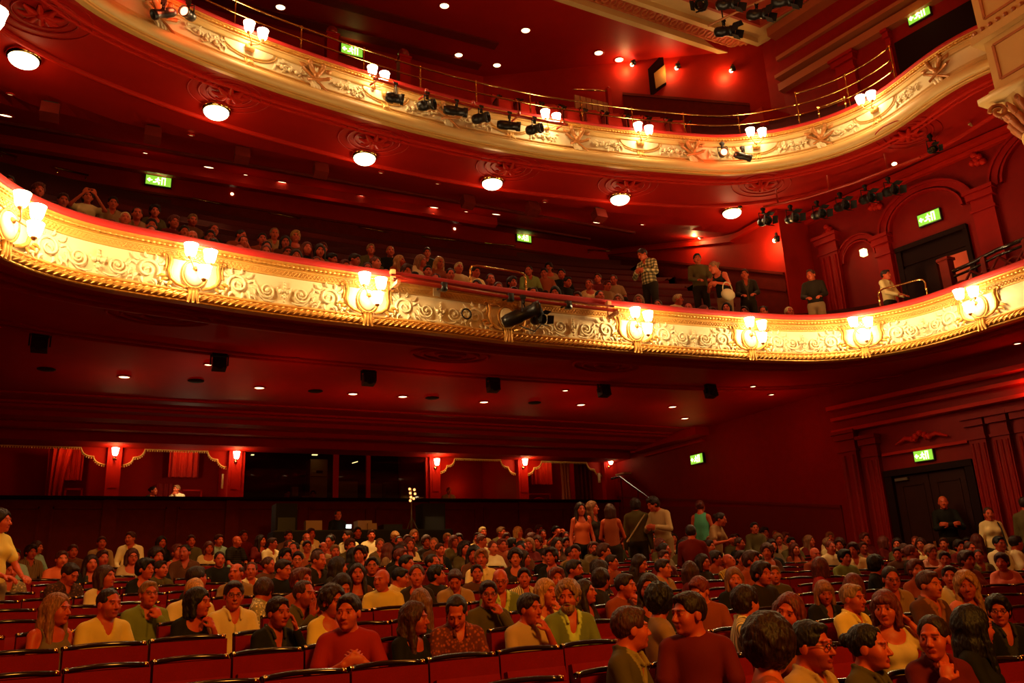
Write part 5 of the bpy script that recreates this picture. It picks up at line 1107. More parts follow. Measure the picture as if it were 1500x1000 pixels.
# ------------------------------------------------------------------ people: one smooth surface per body, grown from a distance field
class Field:
    def __init__(s, lo, hi, h, fine=()):
        s.ax = []
        for i in range(3):
            pts = [lo[i]]; 
            while pts[-1] < hi[i]:
                st = h
                for (a, b, hf) in fine:
                    if a[i]-h < pts[-1] < b[i]: st = min(st, hf)
                pts.append(pts[-1]+st)
            s.ax.append(np.array(pts, np.float32))
        s.F = np.full([len(a) for a in s.ax], .5, np.float32)
    def _sl(s, lo, hi):
        r = [slice(max(0, np.searchsorted(s.ax[i], lo[i])-1), np.searchsorted(s.ax[i], hi[i])+1) for i in range(3)]
        X = s.ax[0][r[0]][:, None, None]; Y = s.ax[1][r[1]][None, :, None]; Z = s.ax[2][r[2]][None, None, :]
        return tuple(r), X, Y, Z
    def _apply(s, sl, d, k, cut):
        A = s.F[sl]
        if A.size == 0: return
        if cut: d = -d; h = np.clip(.5+.5*(d-A)/k, 0, 1); s.F[sl] = A*(1-h)+d*h+k*h*(1-h)
        else: h = np.clip(.5+.5*(A-d)/k, 0, 1); s.F[sl] = A*(1-h)+d*h-k*h*(1-h)
    def cone(s, a, b, ra, rb, k=.02, cut=False):
        a, b = np.asarray(a, np.float32), np.asarray(b, np.float32); m = max(ra, rb)+k+.03
        sl, X, Y, Z = s._sl(np.minimum(a, b)-m, np.maximum(a, b)+m)
        ba = b-a; l2 = float(ba@ba)+1e-9
        t = np.clip(((X-a[0])*ba[0]+(Y-a[1])*ba[1]+(Z-a[2])*ba[2])/l2, 0, 1)
        d = np.sqrt((X-a[0]-ba[0]*t)**2+(Y-a[1]-ba[1]*t)**2+(Z-a[2]-ba[2]*t)**2)-(ra+(rb-ra)*t)
        s._apply(sl, d, k, cut)
    def ell(s, c, r, k=.02, R=None, cut=False):
        c = np.asarray(c, np.float32); m = max(r)+k+.03; sl, X, Y, Z = s._sl(c-m, c+m); X, Y, Z = X-c[0], Y-c[1], Z-c[2]
        if R is not None: X, Y, Z = (R[0, 0]*X+R[1, 0]*Y+R[2, 0]*Z), (R[0, 1]*X+R[1, 1]*Y+R[2, 1]*Z), (R[0, 2]*X+R[1, 2]*Y+R[2, 2]*Z)
        k0 = np.sqrt((X/r[0])**2+(Y/r[1])**2+(Z/r[2])**2); k1 = np.sqrt((X/r[0]**2)**2+(Y/r[1]**2)**2+(Z/r[2]**2)**2)+1e-6
        s._apply(sl, k0*(k0-1)/k1, k, cut)
    def half(s, c, n, k=.01):
        """cut away the side the normal points to"""
        X, Y, Z = s.ax[0][:, None, None], s.ax[1][None, :, None], s.ax[2][None, None, :]
        d = -((X-c[0])*n[0]+(Y-c[1])*n[1]+(Z-c[2])*n[2]); s._apply((slice(None),)*3, d, k, True)
    def noise(s, amp, f, ph=0.0):
        X, Y, Z = s.ax[0][:, None, None], s.ax[1][None, :, None], s.ax[2][None, None, :]
        s.F += amp*(np.sin(f*X+ph)*np.sin(f*Y+1.3+ph)*np.sin(.8*f*Z+ph*2)+.5*np.sin(1.9*f*X+2)*np.sin(1.7*f*Y+ph)*np.sin(1.6*f*Z))
    def mesh(s):
        F = s.F; I = F < 0; nx, ny, nz = F.shape
        c = np.zeros((nx-1, ny-1, nz-1), np.uint8)
        for i in (0, 1):
            for j in (0, 1):
                for k in (0, 1): c += I[i:nx-1+i, j:ny-1+j, k:nz-1+k]
        act = (c > 0) & (c < 8); idx = np.argwhere(act); n = len(idx)
        if n == 0: return np.zeros((0, 3)), np.zeros((0, 4), int)
        num = np.full(act.shape, -1, np.int32); num[act] = np.arange(n)
        i, j, k = idx.T; pos = np.zeros((n, 3)); cnt = np.zeros(n)
        ax = s.ax
        for a in range(3):
            o1, o2 = [x for x in range(3) if x != a]
            for u in (0, 1):
                for v in (0, 1):
                    p = [i, j, k]; p[o1] = p[o1]+u; p[o2] = p[o2]+v; q = list(p); q[a] = q[a]+1
                    f0, f1 = F[tuple(p)], F[tuple(q)]; m = (f0 < 0) != (f1 < 0); t = f0[m]/(f0[m]-f1[m])
                    for d in (o1, o2): pos[m, d] += ax[d][p[d][m]]
                    pos[m, a] += ax[a][p[a][m]]*(1-t)+ax[a][q[a][m]]*t; cnt[m] += 1
        pos /= cnt[:, None]; faces = []
        for a in range(3):
            o1, o2 = [(1, 2), (2, 0), (0, 1)][a]
            sl0 = [slice(None)]*3; sl0[a] = slice(0, -1); sl1 = [slice(None)]*3; sl1[a] = slice(1, None)
            A, B = I[tuple(sl0)], I[tuple(sl1)]; e = np.argwhere(A != B)
            e = e[(e[:, o1] > 0) & (e[:, o2] > 0) & (e[:, o1] < F.shape[o1]-1) & (e[:, o2] < F.shape[o2]-1)]
            if len(e) == 0: continue
            fl = A[tuple(e.T)]; vs = []
            for u, v in ((-1, -1), (0, -1), (0, 0), (-1, 0)):
                w = e.copy(); w[:, o1] += u; w[:, o2] += v; vs.append(num[tuple(w.T)])
            q = np.stack(vs, 1); q[~fl] = q[~fl][:, ::-1]; faces.append(q)
        return pos, np.vstack(faces)
SKIN = tinted('skin', .5, None, .35, True); HAIRM = tinted('hair', .5, 'strand', .3)
CLOTH = {p: tinted('cloth_'+(p or 'plain'), .8, p, .15, True) for p in (None, 'stripe', 'hstripe', 'check', 'print')}
GLS = mat('spectacle_frame', (.02, .015, .01), .25)
def rot_head(yaw, pitch, roll): return rotz(math.radians(yaw))@rotx(math.radians(pitch))@roty(math.radians(roll))
def hand(f, W, d, n, side, curl=.5, fat=0.0, spread=1.0):
    """palm, four unequal bent fingers and a thumb; d along the fingers, n out of the palm"""
    W, d, n = (np.asarray(x, float) for x in (W, d, n)); d = d/np.linalg.norm(d); n = n-d*(n@d); n = n/np.linalg.norm(n); a = np.cross(d, n)*side
    f.ell(W+d*.045, (.038+fat, .018+fat, .052), .012, np.stack([a, n, d], 1))
    for o, L in ((-.030, .058), (-.011, .073), (.009, .078), (.028, .070)):
        b = W+d*.085+a*o; c1 = curl*.9; d1 = d*math.cos(c1)+n*math.sin(c1)+a*o*1.5*spread; d1 /= np.linalg.norm(d1); m = b+d1*L*.52; c2 = curl*2.0; d2 = d*math.cos(c2)+n*math.sin(c2)+a*o*spread; d2 /= np.linalg.norm(d2)
        f.cone(b-d*.01, m, .0098+fat, .0088+fat, .005); f.cone(m, m+d2*L*.5, .0088+fat, .0072+fat, .004)
    b = W+d*.025+a*.030; t = d*.62+a*.72+n*.35; t /= np.linalg.norm(t); m = b+t*.036; t2 = d*.9+n*.5+a*.05; t2 /= np.linalg.norm(t2); f.cone(b, m, .0135+fat, .011+fat, .008); f.cone(m, m+t2*.030, .0105+fat, .0085+fat, .004)
POSES = {  # per arm: elbow, wrist, finger direction, palm normal, curl   (x is mirrored for the other arm)
    'lap': ((.215, -.06, .70), (.11, -.25, .60), (-.3, -.9, -.2), (0, 0, -1), .5),
    'chin': ((.185, -.15, .735), (.065, -.165, .945), (-.35, .25, .85), (-.3, .9, -.1), 1.1),
    'mouth': ((.19, -.16, .76), (.05, -.165, .985), (-.35, .35, .85), (-.3, .9, -.2), 1.0),
    'cheek': ((.22, -.13, .79), (.11, -.12, 1.01), (-.1, .25, .95), (-.9, .4, 0), .35),
    'clasp': ((.235, -.08, .72), (.075, -.27, .835), (-.85, -.1, .45), (-.35, .9, .2), .55),
    'pray': ((.20, -.16, .755), (.045, -.205, .96), (-.12, .1, 1), (-1, .1, 0), .15),
    'cross': ((.22, -.10, .71), (-.03, -.205, .76), (-1, -.05, .1), (0, 1, 0), .5),
    'phone': ((.24, -.14, .74), (.10, -.33, .86), (-.5, -.3, .75), (-.6, .5, .3), .8),
    'raise': ((.27, -.16, .90), (.09, -.28, 1.10), (-.35, -.1, .9), (-.5, .6, 0), .9),
    'down': ((.21, .03, .67), (.225, -.05, .42), (0, -.15, -1), (-1, 0, 0), .45),
    'arms': ((.25, -.08, .70), (.10, -.26, .74), (-.85, -.4, .1), (-.2, .9, .1), .6),
    'neck': ((.26, -.10, .86), (.13, -.03, 1.05), (-.45, .45, .6), (-.8, .2, 0), .7),
}
_mesh_cache = {}
def add_col(me, C):
    at = me.attributes.new('Col', 'FLOAT_COLOR', 'POINT'); at.data.foreach_set('color', np.hstack([C, np.ones((len(C), 1))]).astype(np.float32).ravel())
def finish(name, pos, q, M, C=None):
    me = mesh_from(name, pos, q.astype(np.int32), True); me.materials.append(M)
    if C is not None: add_col(me, C)
    return me
def person_meshes(sex, hair, hy, hp, hr, lp, rp, top, lod, lean=0.0, stand=False, beard=False, seed=0):
    """returns the meshes of one figure: body, hair, top, lower clothing"""
    key = (sex, hair, hy, hp, hr, lp, rp, top, lod, lean, stand, beard, seed)
    if key in _mesh_cache: return _mesh_cache[key]
    H, hf, hh = {0: (.024, .0125, .014), 1: (.016, .0085, .010), 2: (.0115, .0052, .0065), 3: (.0105, .0042, .0055)}[lod]
    fat = {0: .004, 1: .003, 2: .0, 3: 0}[lod]
    dz = .44 if stand else -.04; sh = .166 if sex == 'm' else .144; w = .95 if sex == 'm' else .84
    T = lambda p: np.array([p[0], p[1]-lean*max(0.0, p[2]-.5), p[2]-abs(lean)*.12*max(0, p[2]-.5)+dz])
    hc = T((0, .015, 1.165)); hc[1] -= lean*.1; nb = T((0, .055, 1.03)); R = rot_head(hy, hp, hr); hp_ = lambda p: hc+R@(np.asarray(p, float)-np.array([0, .03, -.07]))+np.array([0, .03, -.07])
    arms = []
    for sx, nm in ((-1, lp), (1, rp)):
        E, W, d, n, cu_ = POSES[nm]; m = np.array([sx, 1, 1]); arms.append((sx, T(np.array(E)*m), T(np.array(W)*m), np.array(d)*m, np.array(n)*m, cu_, nm))
    fine = [(hc-.15, hc+.15, hf)]
    show_hands = lod >= 1
    if lod >= 2:
        for sx, E, W, d, n, cu_, nm in arms:
            if nm not in ('lap', 'down'): fine.append((W+d*.06-.10, W+d*.06+.10, .0055))
    lo = np.array([-.40, -.52 if not stand else -.42, .40+dz if not stand else .30]); hi = np.array([.40, .22, 1.36+dz])
    f = Field(lo, hi, H, fine)
    # trunk, kept inside the clothes
    s_ = .93
    f.ell(T((0, .05, .86)), (.150*w*s_, .098*s_, .19), .05); f.ell(T((0, .03, .66)), (.140*w*s_, .105*s_, .17), .05); f.ell(T((0, .03, .54)), (.15*w, .10, .09), .05)
    f.cone(T((-sh+.02, .05, .972)), T((sh-.02, .05, .972)), .045, .045, .04)
    for sx in (-1, 1): f.cone(T((0, .055, 1.03)), T((sx*sh*.8, .05, .985)), .045, .036, .03)
    f.ell(T((0, .035, .94)), (.115*w, .070, .085), .05)
    for sx, E, W, d, n, cu_, nm in arms:
        f.cone(T((sx*sh, .045, .962)), E, .047*w, .037*w, .03); f.cone(E, W, .040*w, .026*w, .015)
        hand(f, W, d, n, sx, cu_, fat)
    f.cone(hp_((0, .03, -.05)), nb+np.array([0, .01, -.02]), .050*w+.003, .060*w, .03)
    # head and face
    E_ = lambda c, r, k=.015, cut=False: f.ell(hp_(c), r, k, R, cut)
    E_((0, .012, .025), (.076, .095, .090)); E_((0, -.03, -.035), (.060, .064, .086), .025); E_((0, -.035, -.075), (.047 if sex == 'm' else .042, .050, .040), .02); E_((0, -.078, -.098), (.019, .018, .017), .015)
    for sx in (-1, 1):
        E_((sx*.038, -.058, -.032), (.026, .028, .028), .03); E_((sx*.031, -.106, .001), (.019, .018, .013), .012, True)
        E_((sx*.031, -.0835, -.001), (.0125, .0125, .0115), .003); E_((sx*.077, .008, -.012), (.010, .023, .031), .006)
    f.cone(hp_((0, -.090, .006)), hp_((0, -.112, -.034)), .0085, .0135, .010); E_((0, -.100, -.040), (.019, .014, .009), .006)
    f.cone(hp_((-.036, -.086, .021)), hp_((.036, -.086, .021)), .010, .010, .014)
    f.cone(hp_((-.019, -.091, -.064)), hp_((.019, -.091, -.064)), .006, .006, .006); f.cone(hp_((-.014, -.091, -.073)), hp_((.014, -.091, -.073)), .007, .007, .006)
    if sex == 'f': f.ell(T((-.07, -.035, .855)), (.058, .055, .055), .05); f.ell(T((.07, -.035, .855)), (.058, .055, .055), .05)
    pos, q = f.mesh()
    L = (pos-np.array([0, .03, -.07])-hc)@R+np.array([0, .03, -.07])          # head space
    C = np.ones((len(pos), 3)); ax_ = np.abs(L[:, 0]); near = (L[:, 1] < -.05) & (L[:, 2] > -.15) & (np.abs(L[:, 0]) < .08)
    lip = near & (ax_ < .024) & (L[:, 2] < -.058) & (L[:, 2] > -.080) & (L[:, 1] < -.085); C[lip] = (.72, .35, .40)
    slit = near & (ax_ < .022) & (np.abs(L[:, 2]+.0685) < .0028) & (L[:, 1] < -.08); C[slit] = (.35, .15, .15)
    br = near & (ax_ > .013) & (ax_ < .05) & (L[:, 2] > .015) & (L[:, 2] < .026); C[br] = (.30, .25, .22)
    ex = ax_-.031; eye = near & (np.abs(ex) < .0145) & (np.abs(L[:, 2]+.001) < .0065) & (L[:, 1] < -.078); C[eye] = (1.05, 1.3, 1.5)
    iris = eye & (np.abs(ex) < .0062); C[iris] = (.12, .12, .12)
    lash = near & (np.abs(ex) < .017) & (L[:, 2] > .0045) & (L[:, 2] < .009) & (L[:, 1] < -.076); C[lash] = (.35, .3, .28)
    nost = near & (ax_ > .004) & (ax_ < .012) & (L[:, 2] < -.043) & (L[:, 2] > -.05) & (L[:, 1] < -.098); C[nost] = (.35, .25, .25)
    if sex == 'm' and seed % 3 == 1: st = near & (L[:, 2] < -.04) & ~lip & ~nost & (L[:, 1] < -.03); C[st] *= .72
    body = finish('person', pos, q, SKIN, C)
    # hair
    hm = None
    if hair != 'none':
        f = Field(hc-np.array([.26, .26, .48]), hc+np.array([.26, .30, .28]), hh)
        E_ = lambda c, r, k=.012, cut=False: f.ell(hp_(c), r, k, R, cut); K_ = lambda a, b, ra, rb, k=.02, cut=False: f.cone(hp_(a), hp_(b), ra, rb, k, cut)
        t = {'buzz': .003, 'short': .008, 'crop': .011, 'bald': .005, 'receding': .007, 'bob': .016, 'long': .014, 'wavy': .020, 'curly': .030, 'afro': .040, 'tied': .007, 'pony': .008, 'mop': .022, 'curlylong': .030, 'fringe': .016}[hair]
        E_((0, .016, .028), (.079+t, .098+t, .093+t))
        if hair in ('crop', 'short'): E_((0, -.05, .085), (.055, .045, .028), .02)
        if hair == 'mop': E_((.01, -.05, .09), (.065, .055, .035), .03); E_((0, .05, -.03), (.085, .07, .06), .03)
        zc = {'receding': .015, 'bald': .03, 'buzz': -.005, 'tied': .0, 'fringe': -.05, 'bob': -.03}.get(hair, -.02)
        E_((0, -.108, zc-.02), (.070 if hair not in ('fringe', 'wavy') else .058, .078, .112), .024, True)
        if hair in ('buzz', 'short', 'crop', 'bald', 'receding', 'tied', 'pony', 'curly', 'mop'):
            n = R@np.array([0, -.45, -.9]); f.half(hp_((0, .0, -.030 if hair not in ('curly', 'mop') else -.06)), n, .024)
            for sx in (-1, 1): E_((sx*.095, -.015, -.03), (.035, .034, .045), .01, True)
        if hair == 'bald': E_((0, -.02, .115), (.085, .12, .075), .012, True)
        if hair == 'receding':
            for sx in (-1, 1): E_((sx*.05, -.085, .075), (.030, .045, .03), .012, True)
        if hair in ('bob', 'fringe', 'long', 'wavy', 'curlylong'):
            bot = -.115 if hair in ('bob', 'fringe') else -.16
            for sx in (-1, 1): K_((sx*.078, .0, .02), (sx*.082, -.012, bot), .030, .026, .02); K_((sx*.055, .065, .0), (sx*.062, .06, bot), .045, .038, .03)
            K_((0, .08, .0), (0, .085, bot), .055, .045, .03)
        if hair in ('long', 'wavy', 'curlylong'):
            dl = -.31 if hair == 'long' else -.29
            for sx in (-1, 1): K_((sx*.080, -.01, -.10), (sx*.100, -.035, dl), .030, .024, .02); K_((sx*.06, .07, -.1), (sx*.075, .075, dl), .045, .035, .03)
            K_((0, .09, -.1), (0, .10, dl-.02), .055, .04, .03)
        if hair == 'fringe': E_((0, -.078, .055), (.062, .028, .032), .015)
        if hair == 'tied': E_((0, .125, .035), (.040, .038, .040), .01)
        if hair == 'pony': K_((0, .115, .03), (0, .15, -.02), .022, .028, .01); K_((0, .15, -.02), (0, .14, -.16), .028, .012, .01)
        if beard: pass
        am, fr = {'curly': (.008, 75), 'afro': (.007, 70), 'wavy': (.007, 45), 'curlylong': (.010, 55), 'mop': (.006, 60)}.get(hair, (.0025, 60)); f.noise(am, fr, seed*.7)
        if lod >= 2: f.noise(.0028, 150, seed)
        pos, q = f.mesh()
        if len(q): hm = finish('hair', pos, q, HAIRM)
    bm_ = None
    if beard:
        f = Field(hc-np.array([.14, .18, .20]), hc+np.array([.14, .10, .02]), hh*.8); E_ = lambda c, r, k=.012, cut=False: f.ell(hp_(c), r, k, R, cut)
        E_((0, -.045, -.085), (.060, .062, .052)); E_((0, -.112, -.068), (.022, .03, .009), .004, True); E_((0, -.085, -.02), (.075, .06, .030), .01, True); f.cone(hp_((-.026, -.097, -.060)), hp_((0, -.106, -.052)), .006, .008, .006); f.cone(hp_((.026, -.097, -.060)), hp_((0, -.106, -.052)), .006, .008, .006); f.noise(.002, 90, 1)
        pos, q = f.mesh(); bm_ = finish('beard', pos, q, HAIRM) if len(q) else None
    # top
    f = Field(lo-.03, hi+np.array([.03, .04, -.12]), H*1.05 if lod >= 2 else H)
    g = .010 if lod >= 2 else .013
    loose = .008 if top in ('shirt', 'jacket', 'long') else .004
    f.ell(T((0, .05, .86)), (.150*w+g+loose, .098+g+loose, .195), .05); f.ell(T((0, .03, .66)), (.140*w+g+loose, .105+g+loose, .17), .05); f.ell(T((0, .03, .54)), (.155*w+g, .105+g, .09), .05)
    if sex == 'f':
        for sx in (-1, 1): f.ell(T((sx*.07, -.035, .855)), (.060+g, .058+g, .056+g), .05)
    f.cone(T((-sh+.02, .05, .972)), T((sh-.02, .05, .972)), .045+g, .045+g, .04)
    f.ell(T((0, .035, .94)), (.115*w+g, .070+g, .085+g), .05)
    if top != 'tank':
        for sx in (-1, 1): f.cone(T((0, .058, 1.028)), T((sx*sh*.8, .05, .985)), .046+g, .038+g, .03)
        for sx, E, W, d, n, cu_, nm in arms:
            S = T((sx*sh, .045, .962))
            if top in ('tee', 'vneck', 'scoop', 'polo'): f.cone(S, S*.38+E*.62, .047*w+g, .046*w+g+.006, .03)
            else: f.cone(S, E, .047*w+g, .042*w+g, .03); e2 = E*.06+W*.94 if top != 'rolled' else E*.55+W*.45; f.cone(E, e2, .042*w+g, (.030 if top != 'rolled' else .038)*w+g, .015)
    else:
        for sx in (-1, 1): f.cone(T((sx*.075, .06, 1.02)), T((sx*.085, -.02, .97)), .020+g, .022+g, .02)
    f.ell(T((0, .035, 1.075)), (.066, .066, .05), .006, None, True)
    if top in ('vneck', 'shirt', 'jacket', 'rolled'): f.cone(T((0, .012, 1.06)), T((0, -.082 if sex == 'm' else -.10, .90 if top != 'jacket' else .84)), .062, .010, .006, True)
    if top in ('scoop', 'tank'): f.ell(T((0, -.05, 1.00)), (.105, .10, .085), .008, None, True)
    if top == 'tank':
        for sx in (-1, 1): f.ell(T((sx*(sh+.035), .04, .955)), (.085, .12, .11), .01, None, True)
    if top in ('shirt', 'polo', 'rolled', 'jacket'):
        for sx in (-1, 1):
            P = [(0, .118, 1.062), (sx*.06, .085, 1.068), (sx*.072, .03, 1.055), (sx*.058, -.03, 1.025), (sx*.045, -.070, .965)]
            for a, b in zip(P[:-1], P[1:]): f.cone(T(a), T(b), .013, .013, .006)
    pos, q = f.mesh(); C = np.ones((len(pos), 3)); U = pos-np.array([0, 0, dz])
    if top == 'jacket': 
        m = (np.abs(U[:, 0]) < .012+np.clip(U[:, 2]-.74, 0, 1)*.28) & (U[:, 1] < .0); C[m] = 3.2
    if top in ('shirt', 'rolled', 'polo'): m = (np.abs(U[:, 0]) < .007) & (U[:, 1] < 0); C[m] = .6
    shirt = finish('top', pos, q, CLOTH[None], C)
    # trousers and shoes
    kk = ('low', stand, sex)
    if kk not in _mesh_cache:
        f = Field((-.3, -.72, -.02), (.3, .25, 1.2 if stand else .75), .024)
        if not stand:
            f.ell((0, .03, .53), (.175, .135, .105), .05)
            for sx in (-1, 1): f.cone((sx*.09, .0, .52), (sx*.11, -.42, .50), .085, .064, .03); f.cone((sx*.11, -.42, .50), (sx*.115, -.42, .09), .062, .045, .02); f.ell((sx*.115, -.47, .045), (.046, .13, .045), .02)
        else:
            f.ell((0, .03, .96), (.165, .125, .12), .05)
            for sx in (-1, 1): f.cone((sx*.085, .03, .92), (sx*.10, .01, .50), .088, .062, .04); f.cone((sx*.10, .01, .50), (sx*.11, .03, .08), .060, .045, .02); f.ell((sx*.115, -.03, .04), (.046, .13, .045), .02)
        p2, q2 = f.mesh(); _mesh_cache[kk] = finish('trousers', p2, q2, CLOTH[None], np.ones((len(p2), 3)))
    _mesh_cache[key] = dict(body=body, hair=hm, top=shirt, low=_mesh_cache[kk], beard=bm_, head=(hc, R)); return _mesh_cache[key]
HC = {'black': (.008, .004, .003), 'dark': (.020, .005, .002), 'brown': (.055, .012, .004), 'auburn': (.11, .014, .004), 'grey': (.24, .11, .04), 'white': (.58, .40, .16), 'blond': (.42, .18, .04), 'fair': (.22, .075, .02), 'red': (.14, .012, .004)}
CC = {'white': (.88, .70, .36), 'cream': (.80, .58, .24), 'yellow': (.80, .56, .12), 'beige': (.52, .32, .13), 'black': (.012, .010, .006), 'dark': (.03, .018, .008), 'green': (.20, .23, .05), 'olive': (.10, .07, .018), 'grey': (.20, .13, .06), 'red': (.36, .015, .008), 'rust': (.32, .06, .015), 'orange': (.75, .14, .04), 'brown': (.12, .04, .014), 'blue': (.30, .42, .32), 'teal': (.10, .38, .20), 'maroon': (.14, .008, .005), 'coral': (.80, .20, .12), 'tan': (.36, .19, .07), 'navy': (.015, .016, .016), 'pink': (.70, .30, .20)}
SKT = [(.58, .082, .020), (.53, .068, .016), (.62, .105, .027), (.46, .055, .014), (.24, .030, .008)]
def place_person(loc, rz, scale, ms, hairc, topc, lowc, skin, label, group=None, pattern=None, glasses=False, name='person', extras=None):
    o = bpy.data.objects.new(name, ms['body']); COL.objects.link(o); o.location = tuple(map(float, loc)); o.rotation_euler = (0, 0, rz); o.scale = (scale,)*3; o.color = (*skin, 1); tag(o, label, 'person', group)
    def ch(nm, me, c):
        k = bpy.data.objects.new(nm, me); COL.objects.link(k); k.parent = o; k.color = (*c, 1); return k
    if ms['hair'] is not None: ch('hair', ms['hair'], hairc)
    if ms['beard'] is not None: ch('beard', ms['beard'], hairc)
    t = ch('top', ms['top'], topc)
    if pattern: t.material_slots[0].link = 'OBJECT'; t.material_slots[0].material = CLOTH[pattern]
    ch('trousers', ms['low'], lowc)
    if glasses:
        hc, R = ms['head']; pv = np.array([0, .03, -.07]); P = lambda p: tuple(hc+R@(np.asarray(p, float)-pv)+pv); b = MB(); a = np.linspace(0, 2*PI, 13)
        for sx in (-1, 1): b.tube([P((sx*.032+.021*math.cos(t), -.108, -.002+.015*math.sin(t))) for t in a], .0024, 5, cap=False); b.tube([P((sx*.053, -.106, .003)), P((sx*.078, -.03, .004)), P((sx*.078, .01, .0))], .002, 5)
        b.tube([P((-.011, -.111, .003)), P((.011, -.111, .003))], .0024, 5); b.build('glasses', GLS, o, True, False)
    return o
